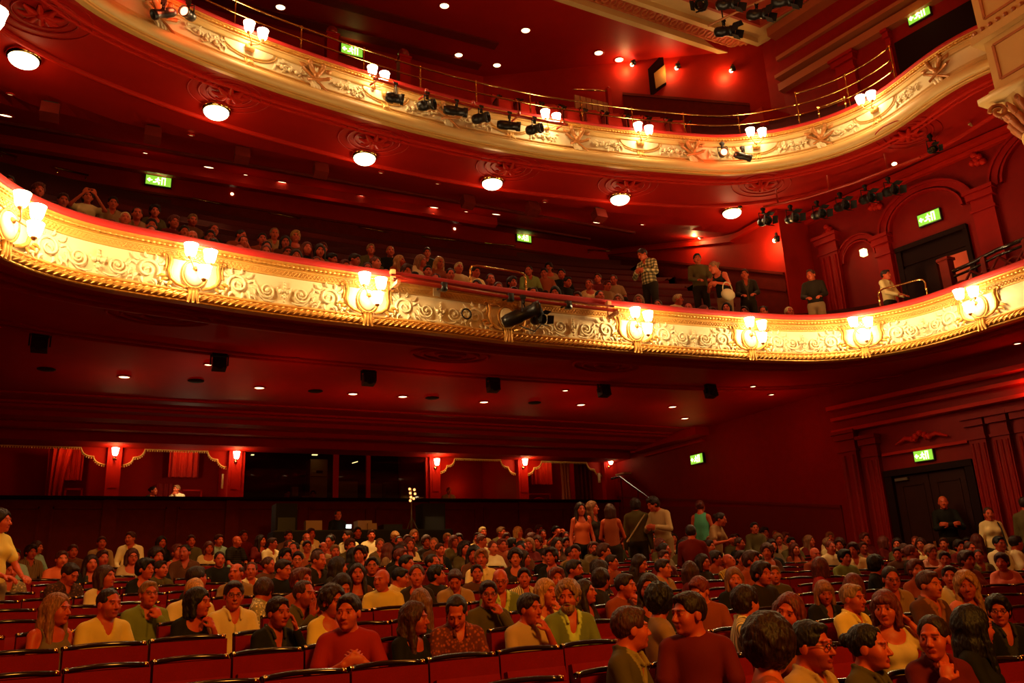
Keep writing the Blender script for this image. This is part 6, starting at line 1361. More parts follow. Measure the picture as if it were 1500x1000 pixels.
# ------------------------------------------------------------------ the audience.  x ytop turn sex hair haircolour top topcolour pose flags   (turn: degrees to the right of facing us)
STALLS = """
15 821 20 m short dark shirt beige lap print
47 798 30 m mop dark shirt tan lap stripe
100 822 45 m short dark shirt brown lap print,p25
155 828 60 f bob brown scoop cream lap
92 806 10 m short brown tee orange lap
135 812 15 f long dark jacket black lap
152 805 30 m short brown tee brown lap
150 785 0 m short brown shirt tan lap
193 778 -40 m short brown shirt white lap
195 803 10 f bob brown scoop beige lap g
213 818 50 f mop black scoop black lap
236 822 40 m short dark polo olive lap
217 850 15 m short grey shirt green chin.r g
160 861 35 m buzz dark vneck yellow lap
83 869 55 f long fair tank grey lap
55 792 60 f bob brown long blue lap
23 803 20 m short dark tee blue lap
108 797 10 m short brown tee brown lap
238 785 30 f long dark scoop black lap
262 798 35 f mop auburn tank beige lap p-15
281 783 0 m short brown tee olive lap
307 793 5 f bob auburn scoop cream lap
323 807 0 m buzz dark tee black lap
322 782 40 m short brown long blue lap
348 784 50 m none dark polo dark lap hstripe
358 776 30 m short brown tee maroon lap
383 783 45 f long dark scoop maroon lap
400 787 60 m short brown shirt white lap
424 776 20 m short dark tee brown lap
428 791 30 m short blond tee coral lap
450 780 10 m bald grey shirt tan lap g
451 791 0 m short dark shirt beige lap g
349 824 -20 m bald brown shirt tan lap
370 823 0 m receding brown shirt white lap
388 844 150 m mop brown shirt white lap print,p30
394 815 60 f tied brown tee brown lap
414 818 55 m short dark tee black lap
438 807 0 m short dark tee brown lap g
420 803 30 m mop black tee dark lap
284 841 10 m short blond tee cream lap p45
284 860 60 f bob black scoop black chin.r
345 850 10 m short dark shirt cream lap g
290 829 120 m short dark tee dark lap
441 849 50 m receding brown shirt olive pray
443 833 50 f mop auburn tee rust lap
404 873 35 f crop dark jacket black cheek.r
467 803 45 m short dark shirt olive lap check
457 773 40 m short brown shirt white lap
486 783 20 f curly dark tee dark lap
511 776 -60 m short dark tee white lap
525 769 0 m short dark tee black lap
545 775 0 m short brown tee white lap
475 793 20 m bald brown tee tan lap
492 797 0 m short grey tee brown lap
513 792 40 m receding brown tee white lap
520 802 75 f long black scoop maroon lap
534 800 10 f mop dark scoop white lap
496 815 110 f long dark tee dark lap
526 825 10 f long dark scoop brown lap
547 815 5 m short black tee black lap g
579 777 20 f mop blond tee dark lap p30
572 795 140 f long auburn long tan lap
608 775 30 f bob fair tee dark lap
625 785 55 m none fair shirt black lap
656 781 10 f mop blond tank coral clasp
604 785 40 m short dark tee dark lap
596 812 60 m short black tee rust lap
634 811 55 m receding dark shirt maroon lap
613 826 5 f tied brown scoop dark lap
646 795 40 m short brown jacket black lap
563 832 -35 m none brown tee yellow lap
585 834 70 m short black polo cream phone.r p10
641 831 70 m mop black tee dark lap
669 831 -10 m short brown shirt tan lap p25
621 862 165 f long fair tee dark lap n3
501 837 25 f long dark scoop rust lap p30
488 858 40 f curly dark scoop yellow lap
514 868 -20 m short dark tee red clasp
608 882 70 f wavy brown scoop black lap n2
673 867 -5 m receding dark shirt rust lap print,p30
684 792 30 f mop dark tee dark lap
693 803 5 f long dark tank black lap
708 768 30 m short white shirt tan lap
735 768 50 m short grey jacket olive lap
743 777 60 m none grey tee tan lap
760 771 50 f bob blond scoop white lap
777 774 60 f bob auburn scoop cream lap
796 775 10 f tied brown tank tan lap
790 760 40 m short brown tee maroon lap
815 764 30 f mop black tee dark raise
700 782 45 f mop brown scoop cream lap
740 790 -10 m short brown shirt cream clasp stripe
752 788 100 f mop black tee maroon lap
769 806 75 f bob dark tee maroon lap
803 802 35 m short dark tee black lap
790 787 60 m mop dark tee grey lap
831 787 0 f mop dark tank dark lap
857 788 0 f mop brown tee tan lap
874 793 0 m short brown tee grey lap b
838 800 60 m short dark tee tan lap
842 819 60 m short dark shirt brown lap b
735 831 0 m none brown jacket green lap g
770 831 5 m short dark shirt cream lap stripe
701 837 10 m short dark tee brown lap
715 849 10 m short dark long olive mouth.r g
796 847 45 f bob blond scoop cream mouth.r
818 832 20 f mop auburn tee maroon lap
836 851 -5 m curly grey jacket green lap b,n2
859 849 75 f long dark scoop dark lap
771 868 50 m crop dark tee beige mouth.r n2
882 820 110 f long dark tee dark lap
855 787 10 f mop dark tee tan lap g
870 793 0 f bob brown tee olive lap
892 782 -20 m short dark tee yellow lap
912 787 0 m short brown tee olive lap
938 786 20 m short brown tee maroon lap
964 783 -60 f long dark long olive lap
983 776 20 m short dark tee dark lap
963 766 50 f mop dark scoop black lap g
876 820 120 f mop dark tee maroon lap
898 812 60 m short dark tee rust lap
936 811 70 f long dark tee dark lap p15
975 805 40 m short brown tee maroon lap
1013 800 130 m mop brown tee maroon lap
1030 811 50 f bob dark tee dark lap
1050 807 70 m mop dark tee rust lap
1072 810 55 m none brown tee yellow lap p-25,stripe
884 833 140 f mop dark tee dark lap
972 818 70 m short dark shirt tan lap
955 840 -5 f long dark scoop dark lap
1015 822 170 f bob brown tee maroon lap
911 839 60 m short dark tee rust mouth.r
972 856 175 f curly black tee tan lap
1031 842 -30 m crop red tee rust lap p20
1078 831 10 f bob fair jacket black lap
925 888 110 m short brown jacket olive lap
1018 866 -50 m short dark tee maroon lap
1095 859 130 f mop dark shirt white lap stripe
1156 868 -15 f long auburn scoop rust lap r18
1210 852 10 f fringe fair jacket black lap n2
1250 855 60 m short grey shirt yellow lap n1
1132 906 150 f afro dark tank rust lap n-1,d15
1190 909 65 m short black shirt beige lap g,n-1
1274 914 75 f tied black polo olive lap n-1
1303 865 -10 f fringe auburn scoop cream neck.r n0
1362 835 55 m short brown jacket brown lap
1420 838 10 f curlylong blond scoop coral lap
1369 899 -15 f tied dark shirt maroon chin.l
1428 887 120 f long black tee black lap
1468 872 0 m mop black jacket black lap g
1307 828 15 m buzz dark shirt tan lap g
1130 796 0 m short dark tee black lap b
1166 795 40 f long auburn scoop rust lap
1184 785 40 m short brown shirt cream lap p-25
1216 787 60 m short grey shirt cream lap p-25
1196 801 20 m none brown tee rust lap
1240 805 30 m mop black long green lap
1266 793 10 m short brown shirt tan lap g
1140 780 20 m short red tee maroon lap
1080 781 0 m short dark long green lap
1088 807 20 f mop dark tee rust lap
1117 823 50 m mop dark tee dark lap
1137 828 5 m short grey tee olive lap
1205 816 150 f bob auburn tee red lap
1255 840 160 f bob auburn tee dark lap
1286 813 140 m mop black tee black lap
1268 780 30 f mop auburn tee maroon lap
1295 785 120 f bob auburn tee maroon lap
1318 801 5 m short dark tee brown lap
1327 796 30 f bob brown tee tan lap
1366 798 40 f curly fair scoop pink lap
1388 807 10 m short dark tee rust lap
1403 791 30 f mop dark tee maroon lap
1396 828 0 m short dark shirt cream lap
1435 781 150 f long auburn tee maroon lap
1460 785 40 m short black shirt white lap g
1437 804 10 m buzz dark jacket olive lap
1471 810 -20 f mop brown scoop coral lap
1345 820 30 f mop auburn tee rust lap
1487 776 140 m short dark tee white lap
1120 770 40 f mop dark jacket dark lap
"""
CIRCLE = """
20 250 0 m
63 258 20 f
87 265 10 m
133 272 0 f raise
165 278 0 m tan
130 298 10 m grey
157 307 0 f
195 305 0 m white
214 304 0 m
203 290 0 m
228 294 0 f
256 303 30 f
283 302 20 m grey
240 318 0 m
251 322 0 f
271 328 0 m bald
282 317 0 m
299 324 0 m g
314 315 30 f
331 337 10 f
347 345 0 m bald
360 327 40 m hand
374 341 10 m
388 351 0 f hand
381 325 0 m
392 337 0 f
403 321 0 m grey
405 354 0 m
415 332 0 f
420 348 0 m g
430 358 0 f
433 333 0 f blond
443 352 20 f
456 362 0 m
457 347 0 m
468 356 10 f
473 342 0 m
487 360 60 m
507 365 40 m
518 364 60 m
550 349 0 m grey
565 350 0 m fair
541 362 60 m
545 371 0 f
573 384 10 m bald
585 378 30 f
597 362 60 f blond
610 366 60 f white
619 369 50 f white
625 356 0 m dark
626 374 0 m dark
601 391 0 f
637 369 40 f blond
648 369 40 f pink
636 397 0 m
659 383 0 m
671 374 20 m white
688 382 40 m
705 402 0 f
718 393 0 m
736 399 0 m
749 397 40 f
763 410 0 m
779 412 0 m
786 382 0 m green
797 384 0 m
804 378 0 f
812 388 0 m black
804 408 0 f
829 395 50 m black
832 420 0 m bald
840 413 0 m g
866 400 0 f
875 391 0 m
884 402 40 m
898 390 0 m
863 420 30 m
881 421 40 f
897 424 0 f grey
919 425 0 m bald
926 432 0 f grey
963 431 0 f
991 425 60 m white
1016 445 0 m bald
1030 437 60 f
1044 447 0 f
1051 438 30 f
1090 435 0 m olive
1116 441 0 m tan
1153 438 40 m white hand
"""
rg = random.Random(12)
CARD = 'zero one two three four five six seven eight nine ten eleven twelve thirteen fourteen fifteen sixteen seventeen eighteen nineteen twenty'.split()+'twenty-one twenty-two twenty-three twenty-four twenty-five'.split()
COLW = {'white': 'white', 'cream': 'cream', 'yellow': 'yellow', 'beige': 'beige', 'black': 'black', 'dark': 'dark', 'green': 'green', 'olive': 'olive', 'grey': 'grey', 'red': 'red', 'rust': 'rust-red', 'orange': 'orange', 'brown': 'brown', 'blue': 'blue', 'teal': 'teal', 'maroon': 'dark red', 'coral': 'coral', 'tan': 'tan', 'navy': 'navy', 'pink': 'pink'}
HAIRW = {'none': 'bald', 'bald': 'balding', 'receding': 'receding', 'buzz': 'crop-headed', 'short': 'short-haired', 'crop': 'short-haired', 'mop': 'tousled', 'bob': 'bobbed', 'long': 'long-haired', 'wavy': 'wavy-haired', 'curly': 'curly-haired', 'curlylong': 'curly-haired', 'afro': 'bushy-haired', 'tied': 'pony-tailed', 'pony': 'pony-tailed', 'fringe': 'fringed'}
HCW = {'black': 'black', 'dark': 'dark', 'brown': 'brown', 'auburn': 'auburn', 'grey': 'grey', 'white': 'white', 'blond': 'blond', 'fair': 'fair', 'red': 'red'}
TOPW = {'tee': 'T-shirt', 'vneck': 'V-neck', 'shirt': 'shirt', 'polo': 'polo', 'scoop': 'top', 'tank': 'vest', 'long': 'jumper', 'jacket': 'jacket', 'rolled': 'shirt'}
POSW = {'chin': 'hand on chin', 'mouth': 'hand at mouth', 'cheek': 'hand to face', 'clasp': 'hands clasped', 'pray': 'hands at face', 'phone': 'hand raised', 'raise': 'arms up', 'neck': 'hand at neck', 'cross': 'arms folded'}
def descr(sex, hair, hc, top, tc, pose, turn, g):
    who = 'man' if sex == 'm' else 'woman'
    s = ('%s %s' % (HAIRW[hair], who)) if hair in ('none', 'bald') else '%s %s %s' % (HCW[hc], HAIRW[hair], who)
    s += ' in %s %s' % (COLW[tc], TOPW[top])
    if pose in POSW: s += ', '+POSW[pose]
    elif g: s += ' and glasses'
    elif abs(turn) > 95: s += ' seen from behind'
    return s
people = []
def headray(x, y, fn, t0=2.5, t1=40):
    """walk along the ray through a pixel until it sinks under the surface the head tops lie on"""
    d = ray(x, y); ts = np.arange(t0, t1, .02)
    P = EYE+d*ts[:, None]; v = fn(P); i = np.where((v[:-1] > 0) & (v[1:] <= 0))[0]
    return P[i[0]+1] if len(i) else None
SITH = 1.21
SITB = 1.245
def near_row(p):
    best = min(range(-3, 17), key=lambda n: abs(row_y(n, p[0])-.26-p[1])); return best
occ = {}
for ln in STALLS.strip().splitlines():
    a = ln.split(); x, y, turn = float(a[0]), float(a[1]), float(a[2]); fl = a[9].split(',') if len(a) > 9 else []
    d = ray(x, y); hs = 1.21+.07*min(1, max(0, (x-860)/80))*min(1, max(0, (y-805)/40)); t = (hs-.1-CZ)/(d[2]-.105*d[1]); t = t if t > 0 else 99; p = EYE+d*t
    if p[1] > 19.2 or t > 30: p = EYE+d*(18.9/d[1])
    n = near_row(p); n = next((int(f_[1:]) for f_ in fl if f_[0] == 'n' and f_[1:].lstrip('-').isdigit()), n); yy = row_y(n, p[0])-.26; X = p[0]*yy/p[1]
    for _ in range(2): yy = row_y(n, X)-.26; X = d[0]*yy/d[1]
    q = [n, X]
    ex = any(f_[0] == 'n' for f_ in fl)
    for _ in range(0 if ex else 3):         # two people cannot share a seat: move to the row behind
        if all(abs(q[1]-o_['X']) > .31 for o_ in occ.get(q[0], [])): break
        q[0] += 1; yy = row_y(q[0], q[1])-.26; q[1] = d[0]*yy/d[1]
    while q[1] > 15.3: q[0] -= 1; q[1] = d[0]/d[1]*(row_y(q[0], 15)-.26)
    n, X = q; dy = next((float(f_[1:])/100 for f_ in fl if f_[0] == 'd'), 0.0); yy = row_y(n, X)-.26-dy; X = d[0]*yy/d[1]; z_head = CZ+d[2]*(yy/d[1])
    occ.setdefault(n, []).append(dict(X=X, a=a, fl=fl, zh=z_head, dy=dy, turn=turn, px=(x, y)))
HPX = [o_['px'] for v in occ.values() for o_ in v]
for n in range(0, 10):                    # neighbours the photograph shows only as slivers behind the others
    x = -1.0
    while x < 14.6:
        x += rg.uniform(.52, .66); y = row_y(n, x)-.26; u, v, w = proj((x, y, stalls_floor(y+.26)+1.22))
        if not (560 < u < 1500) or rg.random() > .62 or any(abs(o_['X']-x) < .48 for o_ in occ.get(n, [])): continue
        if any(abs(q_[0]-u) < 17*(8/max(w, 5)) and abs(q_[1]-v) < 26*(8/max(w, 5)) for q_ in HPX) or (n <= 1 and u < 1000): continue
        sx = rg.choice('mf'); hr_ = rg.choice(['short', 'short', 'receding', 'buzz', 'mop']) if sx == 'm' else rg.choice(['bob', 'long', 'mop', 'tied', 'curly'])
        occ.setdefault(n, []).append(dict(X=x, a=[0, 0, 0, sx, hr_, rg.choice(['dark', 'dark', 'brown', 'auburn', 'black']), rg.choice(['tee', 'shirt', 'scoop' if sx == 'f' else 'polo']), rg.choice(['dark', 'black', 'maroon', 'brown', 'olive', 'rust', 'tan']), 'lap'], fl=[], zh=None, turn=rg.choice([-20, 0, 20, 40, 60, 100]), px=(u, v)))
n_hand = sum(len(v) for v in occ.values())
# fill the rows that the photograph shows packed but whose faces cannot be told apart
for n in range(7, 16):
    x = -2.0
    while x < 15.2:
        x += rg.uniform(.5, .62); y = row_y(n, x)-.26; zf = stalls_floor(y+.26)
        u, v, w = proj((x, y, zf+1.2))
        if not (-20 < u < 1520): continue
        pr = .80 if 390 < u < 860 else (.55 if u >= 860 else (.25 if u > 230 and n < 12 else 0))
        if n > 13: pr *= .5
        if rg.random() > pr or any(abs(o_['X']-x) < .46 for o_ in occ.get(n, [])): continue
        sx = rg.choice('mf'); hr_ = rg.choice(['short', 'short', 'receding', 'buzz', 'mop']) if sx == 'm' else rg.choice(['bob', 'long', 'mop', 'tied', 'curly'])
        a = [0, 0, 0, sx, hr_, rg.choice(['dark', 'dark', 'brown', 'brown', 'auburn', 'fair', 'black']), rg.choice(['tee', 'shirt', 'scoop' if sx == 'f' else 'polo']), rg.choice(['dark', 'black', 'maroon', 'tan', 'cream', 'brown', 'olive', 'rust', 'white', 'grey']), 'lap']
        occ.setdefault(n, []).append(dict(X=x, a=a, fl=[], zh=None, turn=rg.choice([-20, 0, 0, 20, 40, 60]), px=(u, v)))
def q15(v, s): return int(round(v/s)*s)
count = 0
for n in sorted(occ):
    row = sorted(occ[n], key=lambda o_: o_['X'])
    for i, o_ in enumerate(row):
        a, fl, X = o_['a'], o_['fl'], o_['X']; sex, hair, hc, top, tc = a[3:8]; pose = a[8] if len(a) > 8 else 'lap'
        y = row_y(n, X)-.26-o_.get('dy', 0); zf = stalls_floor(y+.26); phi = math.degrees(math.atan2(X, y)); depth = math.hypot(X, y)
        lod = 3 if depth < 5.3 else 2 if depth < 8.2 else 1 if depth < 12.5 else 0
        st = {3: 5, 2: 5, 1: 15, 0: 25}[lod]
        want = o_['turn']-phi; body = math.degrees(row_rz(X))+max(-55, min(75, .45*want)); rel = max(-80, min(80, want-body))
        hp = hr = 0
        for f_ in fl:
            if f_[0] == 'p' and f_[1:].lstrip('-').isdigit(): hp = float(f_[1:])
            if f_[0] == 'r' and f_[1:].isdigit(): hr = float(f_[1:])
        if lod < 2 and hp == 0: hp = rg.choice([0, 0, 8, -6]) if lod else 0
        pz, side = (pose.split('.')+[''])[:2]; lp = rp = pz
        if side == 'r': lp, rp = 'lap', pz
        if side == 'l': lp, rp = pz, 'lap'
        if lod == 0 and pz not in ('raise', 'clasp'): lp = rp = 'lap'
        lean = 0.0 if lod == 0 else (0.10 if pz in ('chin', 'mouth', 'clasp', 'cheek', 'pray') else 0.03)
        ms = person_meshes(sex, hair, q15(rel, st), hp, hr, lp, rp, top, lod, lean, False, 'b' in fl, count % 3 if lod >= 2 else 0)
        sc = 1.0
        if o_['zh'] is not None: sc = max(.90, min(1.08, (o_['zh']-zf)/SITB))
        pat = next((f_ for f_ in fl if f_ in CLOTH), None)
        sk = SKT[rg.choice([0, 0, 1, 1, 2, 3])]
        if hair == 'afro': sk = (.62, .10, .03)
        g = 'g' in fl
        lab = '%s, %s from left, stalls row %s' % (descr(sex, hair, hc, top, tc, pz, o_['turn'], g), ordinal(i+1), CARD[n+4])
        hcv = np.array(HC[hc])*rg.uniform(.8, 1.25)
        tcv = np.array(CC[tc])*rg.uniform(.85, 1.1)
        ob = place_person((X, y+.04, zf), math.radians(body), sc, ms, hcv, tcv, np.array(CC[rg.choice(['dark', 'black', 'navy', 'olive'])]), sk, lab, None, pat, g)
        people.append(ob); o_['ob'] = ob; count += 1
print('stalls people', count, 'by hand', n_hand)
# ---- stalls seats: one under each person, then the empty ones between and beside them
ROWX = {-3: (4.2, 7.0), -2: (3.2, 8.6), -1: (2.6, 10), 0: (1.9, 11), 1: (-.6, 12), 2: (-1.0, 12), 3: (-1.2, 12.5), 4: (-1.5, 12.5), 5: (-1.8, 13), 6: (-2, 13)}
for n in range(-3, 16):
    xs = sorted(o_['X'] for o_ in occ.get(n, [])); lo, hi = ROWX.get(n, (-2.4, 15.0)); allx = [(x, True) for x in xs]
    edges = [lo-.25]+xs+[hi+.25] if xs else [lo-.25, hi+.25]
    for a_, c_ in zip(edges[:-1], edges[1:]):
        k = int(round((c_-a_)/.5))-1
        for j in range(1, k+1): allx.append((a_+(c_-a_)*j/(k+1), False))
    allx.sort(); e_i = 0
    for j, (x, oc) in enumerate(allx):
        yb = row_y(n, x); zf = stalls_floor(yb); u, v, w = proj((x, yb, zf+.9))
        if w < .5 or not (-60 < u < 1560) or v > 1090 or x > 15.4 or x < XL+.4 or (oc and n > 8): continue
        gap = min([abs(x-allx[k_2][0]) for k_2 in (j-1, j+1) if 0 <= k_2 < len(allx)]+[.56]); wd = max(.40, min(.56, gap))
        if not oc and (n > 12 or (n > 8 and rg.random() < .55)): continue
        if not oc: e_i += 1
        front = n <= 5
        if oc: lab, grp = 'red stalls seat mostly hidden by the person sitting in it', 'occupied stalls seats'
        elif front: lab, grp = 'empty red stalls seat with dark glossy cap, %s empty one from left in row %s' % (ordinal(e_i), ordinal(n+4)), 'empty red stalls seats'
        else: lab, grp = 'empty red stalls seat glimpsed between heads, %s empty one in row %s' % (ordinal(e_i), ordinal(n+4)), 'empty red stalls seats'
        s = place_seat(x, yb-.285, zf, row_rz(x), oc, lab, grp, wd)
DIMC = mat('shaded_seat_cloth', (.07, .003, .002), .85, spec=.1)  # seat cloth darkened to put the shade of the circle rows into colour
# ---- circle: curved upholstered rows, then the people
for k in range(1, 10):
    root = thing('upholstered_seat_row', 'curved row of red upholstered seats in the circle, %s from its front' % ordinal(k), 'seat row', LC.at(14, -.9-ROWD*k, circle_floor(.9+ROWD*k)), 0, 'seat rows in the circle')
    d = .9+ROWD*(k-1); z = 6.3+.527*(k-1)
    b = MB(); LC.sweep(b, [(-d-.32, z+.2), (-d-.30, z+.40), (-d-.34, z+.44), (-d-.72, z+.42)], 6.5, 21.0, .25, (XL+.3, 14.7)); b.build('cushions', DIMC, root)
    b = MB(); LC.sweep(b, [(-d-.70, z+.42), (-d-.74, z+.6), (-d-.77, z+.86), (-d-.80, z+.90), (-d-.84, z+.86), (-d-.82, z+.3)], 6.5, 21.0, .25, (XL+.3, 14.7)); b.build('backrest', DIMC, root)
def circ_surf(P): return np.array([p[2]-(circle_floor(max(0, LC.dist(p[0], p[1])+.2))+1.16) if LC.dist(p[0], p[1]) > .35 else 1.0 for p in P])
cn = 0; crow = {}
for ln in CIRCLE.strip().splitlines():
    a = ln.split(); x, y, turn, sex = float(a[0]), float(a[1]), float(a[2]), a[3]; fl = a[4:]
    d = ray(x, y); ts = np.arange(9, 34, .08); P = EYE+d*ts[:, None]; P = P[(P[:, 1] < 21.2) & (P[:, 0] < 14.6)]
    v = circ_surf(P); i = np.where((v[:-1] > 0) & (v[1:] <= 0) & (v[:-1] < .9))[0]
    if len(i): p = P[i[0]+1]
    else:
        p = P[-1] if v[-1] > 0 else next((q_ for q_ in P if LC.dist(q_[0], q_[1]) > .75), None)
    if p is None: continue
    dd = LC.dist(p[0], p[1]); k = max(0, int(round((dd-.9-.42)/ROWD))); dk = .9+ROWD*k+.42
    # keep to the pixel's ray, on the row's line
    best = min(P, key=lambda q_: abs(LC.dist(q_[0], q_[1])-dk) if 9 < math.hypot(q_[0], q_[1]) else 9)
    crow.setdefault(k, []).append((best[0], best[1], best[2], turn, sex, fl, x, y))
for k in sorted(crow):
    R_ = [list(q_) for q_ in sorted(crow[k])]
    for _ in range(30):                      # neighbours in a row keep a seat's width apart
        for p_, q_ in zip(R_[:-1], R_[1:]):
            v = np.array(q_[:2])-np.array(p_[:2]); l_ = np.linalg.norm(v)
            if l_ < .44: v = v/max(l_, 1e-3)*(.44-l_)/2; p_[0] -= v[0]; p_[1] -= v[1]; q_[0] += v[0]; q_[1] += v[1]
    for i, (X, Y, zt_, turn, sex, fl, x, y) in enumerate(R_):
        zf = 6.3+.527*k; sc = max(.92, min(1.1, (zt_-zf)/SITB)); zf = zt_-SITB*sc if (zt_-zf)/SITB < .92 else zf
        hair = 'none' if 'bald' in fl else (rg.choice(['short', 'short', 'receding', 'buzz']) if sex == 'm' else rg.choice(['bob', 'long', 'mop', 'tied']))
        hc = next((c for c in ('grey', 'white', 'blond', 'fair', 'black') if c in fl), rg.choice(['dark', 'dark', 'brown', 'auburn', 'black'])); 
        if hc == 'white' and sex == 'f': hc = 'fair'
        tc = next((c for c in ('white', 'pink', 'green', 'olive', 'tan', 'black', 'dark') if c in fl), rg.choice(['dark', 'maroon', 'black', 'rust', 'brown', 'olive', 'tan', 'cream']))
        pose = 'raise' if 'raise' in fl else ('mouth' if 'hand' in fl else 'lap'); top = rg.choice(['tee', 'shirt']) if sex == 'm' else rg.choice(['scoop', 'tee'])
        nrm = LC.N[np.argmin(((LC.P-np.array([X, Y]))**2).sum(1))]; base = math.degrees(math.atan2(nrm[0], -nrm[1])); phi = math.degrees(math.atan2(X, Y)); want = turn-phi
        body = max(-60, min(60, .5*base+.5*want)); rel = max(-75, min(75, want-body)); g = 'g' in fl
        lod = 1 if math.hypot(X, Y) < 15 else 0
        ms = person_meshes(sex, hair, q15(rel, 25), rg.choice([0, 12]), 0, 'lap' if pose == 'mouth' else pose, pose, top, lod, .03)
        lab = '%s, %s from left, circle row %s' % (descr(sex, hair, hc, top, tc, pose, turn, g), ordinal(i+1), CARD[k+1])
        people.append(place_person((X, Y, zf), math.radians(body), sc, ms, np.array(HC[hc]), np.array(CC[tc])*rg.uniform(.8, 1.1), np.array(CC['dark']), SKT[rg.choice([0, 1, 1, 3])], lab, None, None, g)); cn += 1
print('circle people', cn)
# ---- people standing, and those in the boxes and the booth
def standing(x, ytop, floor_fn, Y, turn, sex, hair, hc, top, tc, pose, label, lowc='dark', lean=0.0, pitch=0, pat=None, lod=1, H=1.745, g=False):
    lp, rp = pose if isinstance(pose, tuple) else (pose, pose)
    d = ray(x, ytop); p = EYE+d*(Y/d[1]); zf = floor_fn(p[0], p[1]); sc = max(.80, min(1.15, (p[2]-zf)/H))
    if p[2]-zf > H*1.15 or p[2]-zf < H*.8: zf = p[2]-H*sc
    phi = math.degrees(math.atan2(p[0], p[1])); want = turn-phi; body = want*.75 if abs(turn) < 100 else want; rel = want-body
    ms = person_meshes(sex, hair, q15(rel, 10), pitch, 0, lp, rp, top, lod, lean, True)
    people.append(place_person((p[0], p[1], zf), math.radians(body), sc, ms, np.array(HC[hc]), np.array(CC[tc]), np.array(CC[lowc]), SKT[0], label, None, pat, g)); return people[-1]
sf = lambda X, Y: stalls_floor(Y)
standing(3, 742, sf, 10.6, 60, 'f', 'bob', 'dark', 'tee', 'yellow', 'lap', 'woman in a pale yellow top standing at the far left edge of the stalls', 'tan')
standing(850, 734, sf, 14.6, 15, 'f', 'long', 'dark', 'tank', 'orange', 'down', 'standing woman in a bright orange sleeveless top', 'black')
standing(868, 732, sf, 14.7, 70, 'f', 'long', 'fair', 'tank', 'dark', ('down', 'arms'), 'standing blond woman in a dark top turned away from the one in orange', 'dark')
standing(893, 737, sf, 14.2, 175, 'f', 'bob', 'brown', 'tank', 'rust', 'lap', 'standing woman seen from behind in a rust-red sleeveless top', 'dark')
gw = standing(930, 729, sf, 14.4, 178, 'm', 'mop', 'dark', 'jacket', 'olive', 'down', 'person in an olive jacket seen from behind, bag strap across the back', 'dark')
h0 = person_meshes('m', 'mop', 0, 0, 0, 'down', 'down', 'jacket', 1, 0.0, True); b = MB(); b.tube([(-.16, .175, 1.44), (-.05, .19, 1.30), (.08, .185, 1.12), (.2, .12, .98)], .012, 6); b.build('bag_strap', PAPER, gw, True, False)
standing(966, 724, sf, 14.0, -60, 'm', 'mop', 'dark', 'long', 'beige', 'arms', 'tall person in a pale beige jacket bending forward beside the stair rail', 'tan', .25, 20)
standing(1025, 731, sf, 14.5, 165, 'f', 'tied', 'auburn', 'tank', 'teal', 'down', 'standing woman seen from behind in a bright teal top', 'dark')
standing(1043, 748, sf, 12.8, 70, 'f', 'tied', 'dark', 'tee', 'tan', 'arms', 'dark-haired woman in a tan top leaning right with both arms out', 'dark', .2, 15)
standing(1011, 767, sf, 10.0, 175, 'm', 'short', 'dark', 'long', 'maroon', 'lap', 'broad person in a dark red coat seen from behind', 'dark')
standing(1105, 763, sf, 12.6, 20, 'm', 'short', 'black', 'long', 'olive', 'lap', 'dim standing man with black hair and olive jumper by the side wall', 'dark')
dm = onside(1380, 724, .55); standing(1380, 724, sf, dm[1], 0, 'm', 'none', 'grey', 'long', 'black', 'cross', 'bald man in black with folded arms standing before the dark stalls door', 'dark')
cw = onside(1447, 741, .9); ow = standing(1447, 741, sf, cw[1], 10, 'f', 'tied', 'brown', 'long', 'cream', 'down', 'woman in a cream long-sleeved top with shoulder strap beside the stalls door', 'dark')
b = MB(); b.tube([(.10, -.02, 1.45), (.11, -.09, 1.35), (.12, -.115, 1.2), (.17, -.06, 1.02)], .012, 6); b.build('shoulder_strap', BLACK, ow, True, False)
ew = onside(1500, 726, .8); standing(1500, 726, sf, ew[1], 160, 'm', 'short', 'dark', 'jacket', 'olive', 'down', 'person in olive seen in part at the right edge of the stalls', 'dark')
cfl = lambda X, Y: circle_floor(LC.dist(X, Y)+.0)
def circ_stand(x, y, dd, *a, **k):
    d = ray(x, y); ts = np.arange(9, 34, .05); P = EYE+d*ts[:, None]; q_ = min(P, key=lambda p: abs(LC.dist(p[0], p[1])-dd)); return standing(x, y, cfl, q_[1], *a, **k)
circ_stand(946, 363, 2.0, -55, 'm', 'short', 'dark', 'shirt', 'cream', 'arms', 'standing man in a red and cream checked shirt looking down, in the circle', 'dark', .15, 25, 'check', 1)
circ_stand(1021, 370, 2.2, 10, 'm', 'short', 'black', 'long', 'olive', 'lap', 'standing man in a dark green jacket under the first wall lamp of the circle', 'dark')
lw = circ_stand(1054, 382, 1.6, -60, 'f', 'tied', 'fair', 'tank', 'black', 'arms', 'woman with bare arm leaning forward over a pale bag in the circle', 'tan', .25, 20)
circ_stand(1090, 393, 2.0, -10, 'm', 'short', 'brown', 'jacket', 'dark', 'lap', 'dim standing man in a dark jacket and pale tie, right of the leaning woman', 'dark')
circ_stand(1187, 393, 1.4, -20, 'm', 'short', 'brown', 'long', 'dark', 'lap', 'dim blurred standing man with pale trousers below the second wall lamp', 'beige')
circ_stand(1297, 394, 1.2, 60, 'm', 'short', 'dark', 'shirt', 'cream', 'lap', 'man in a cream shirt standing behind the brass hoop at right', 'dark')
bg = thing('handbag', 'pale handbag held by the leaning woman in the circle', 'bag', lw.location); c = np.array(lw.location)+np.array([-.25, -.42, 1.0])
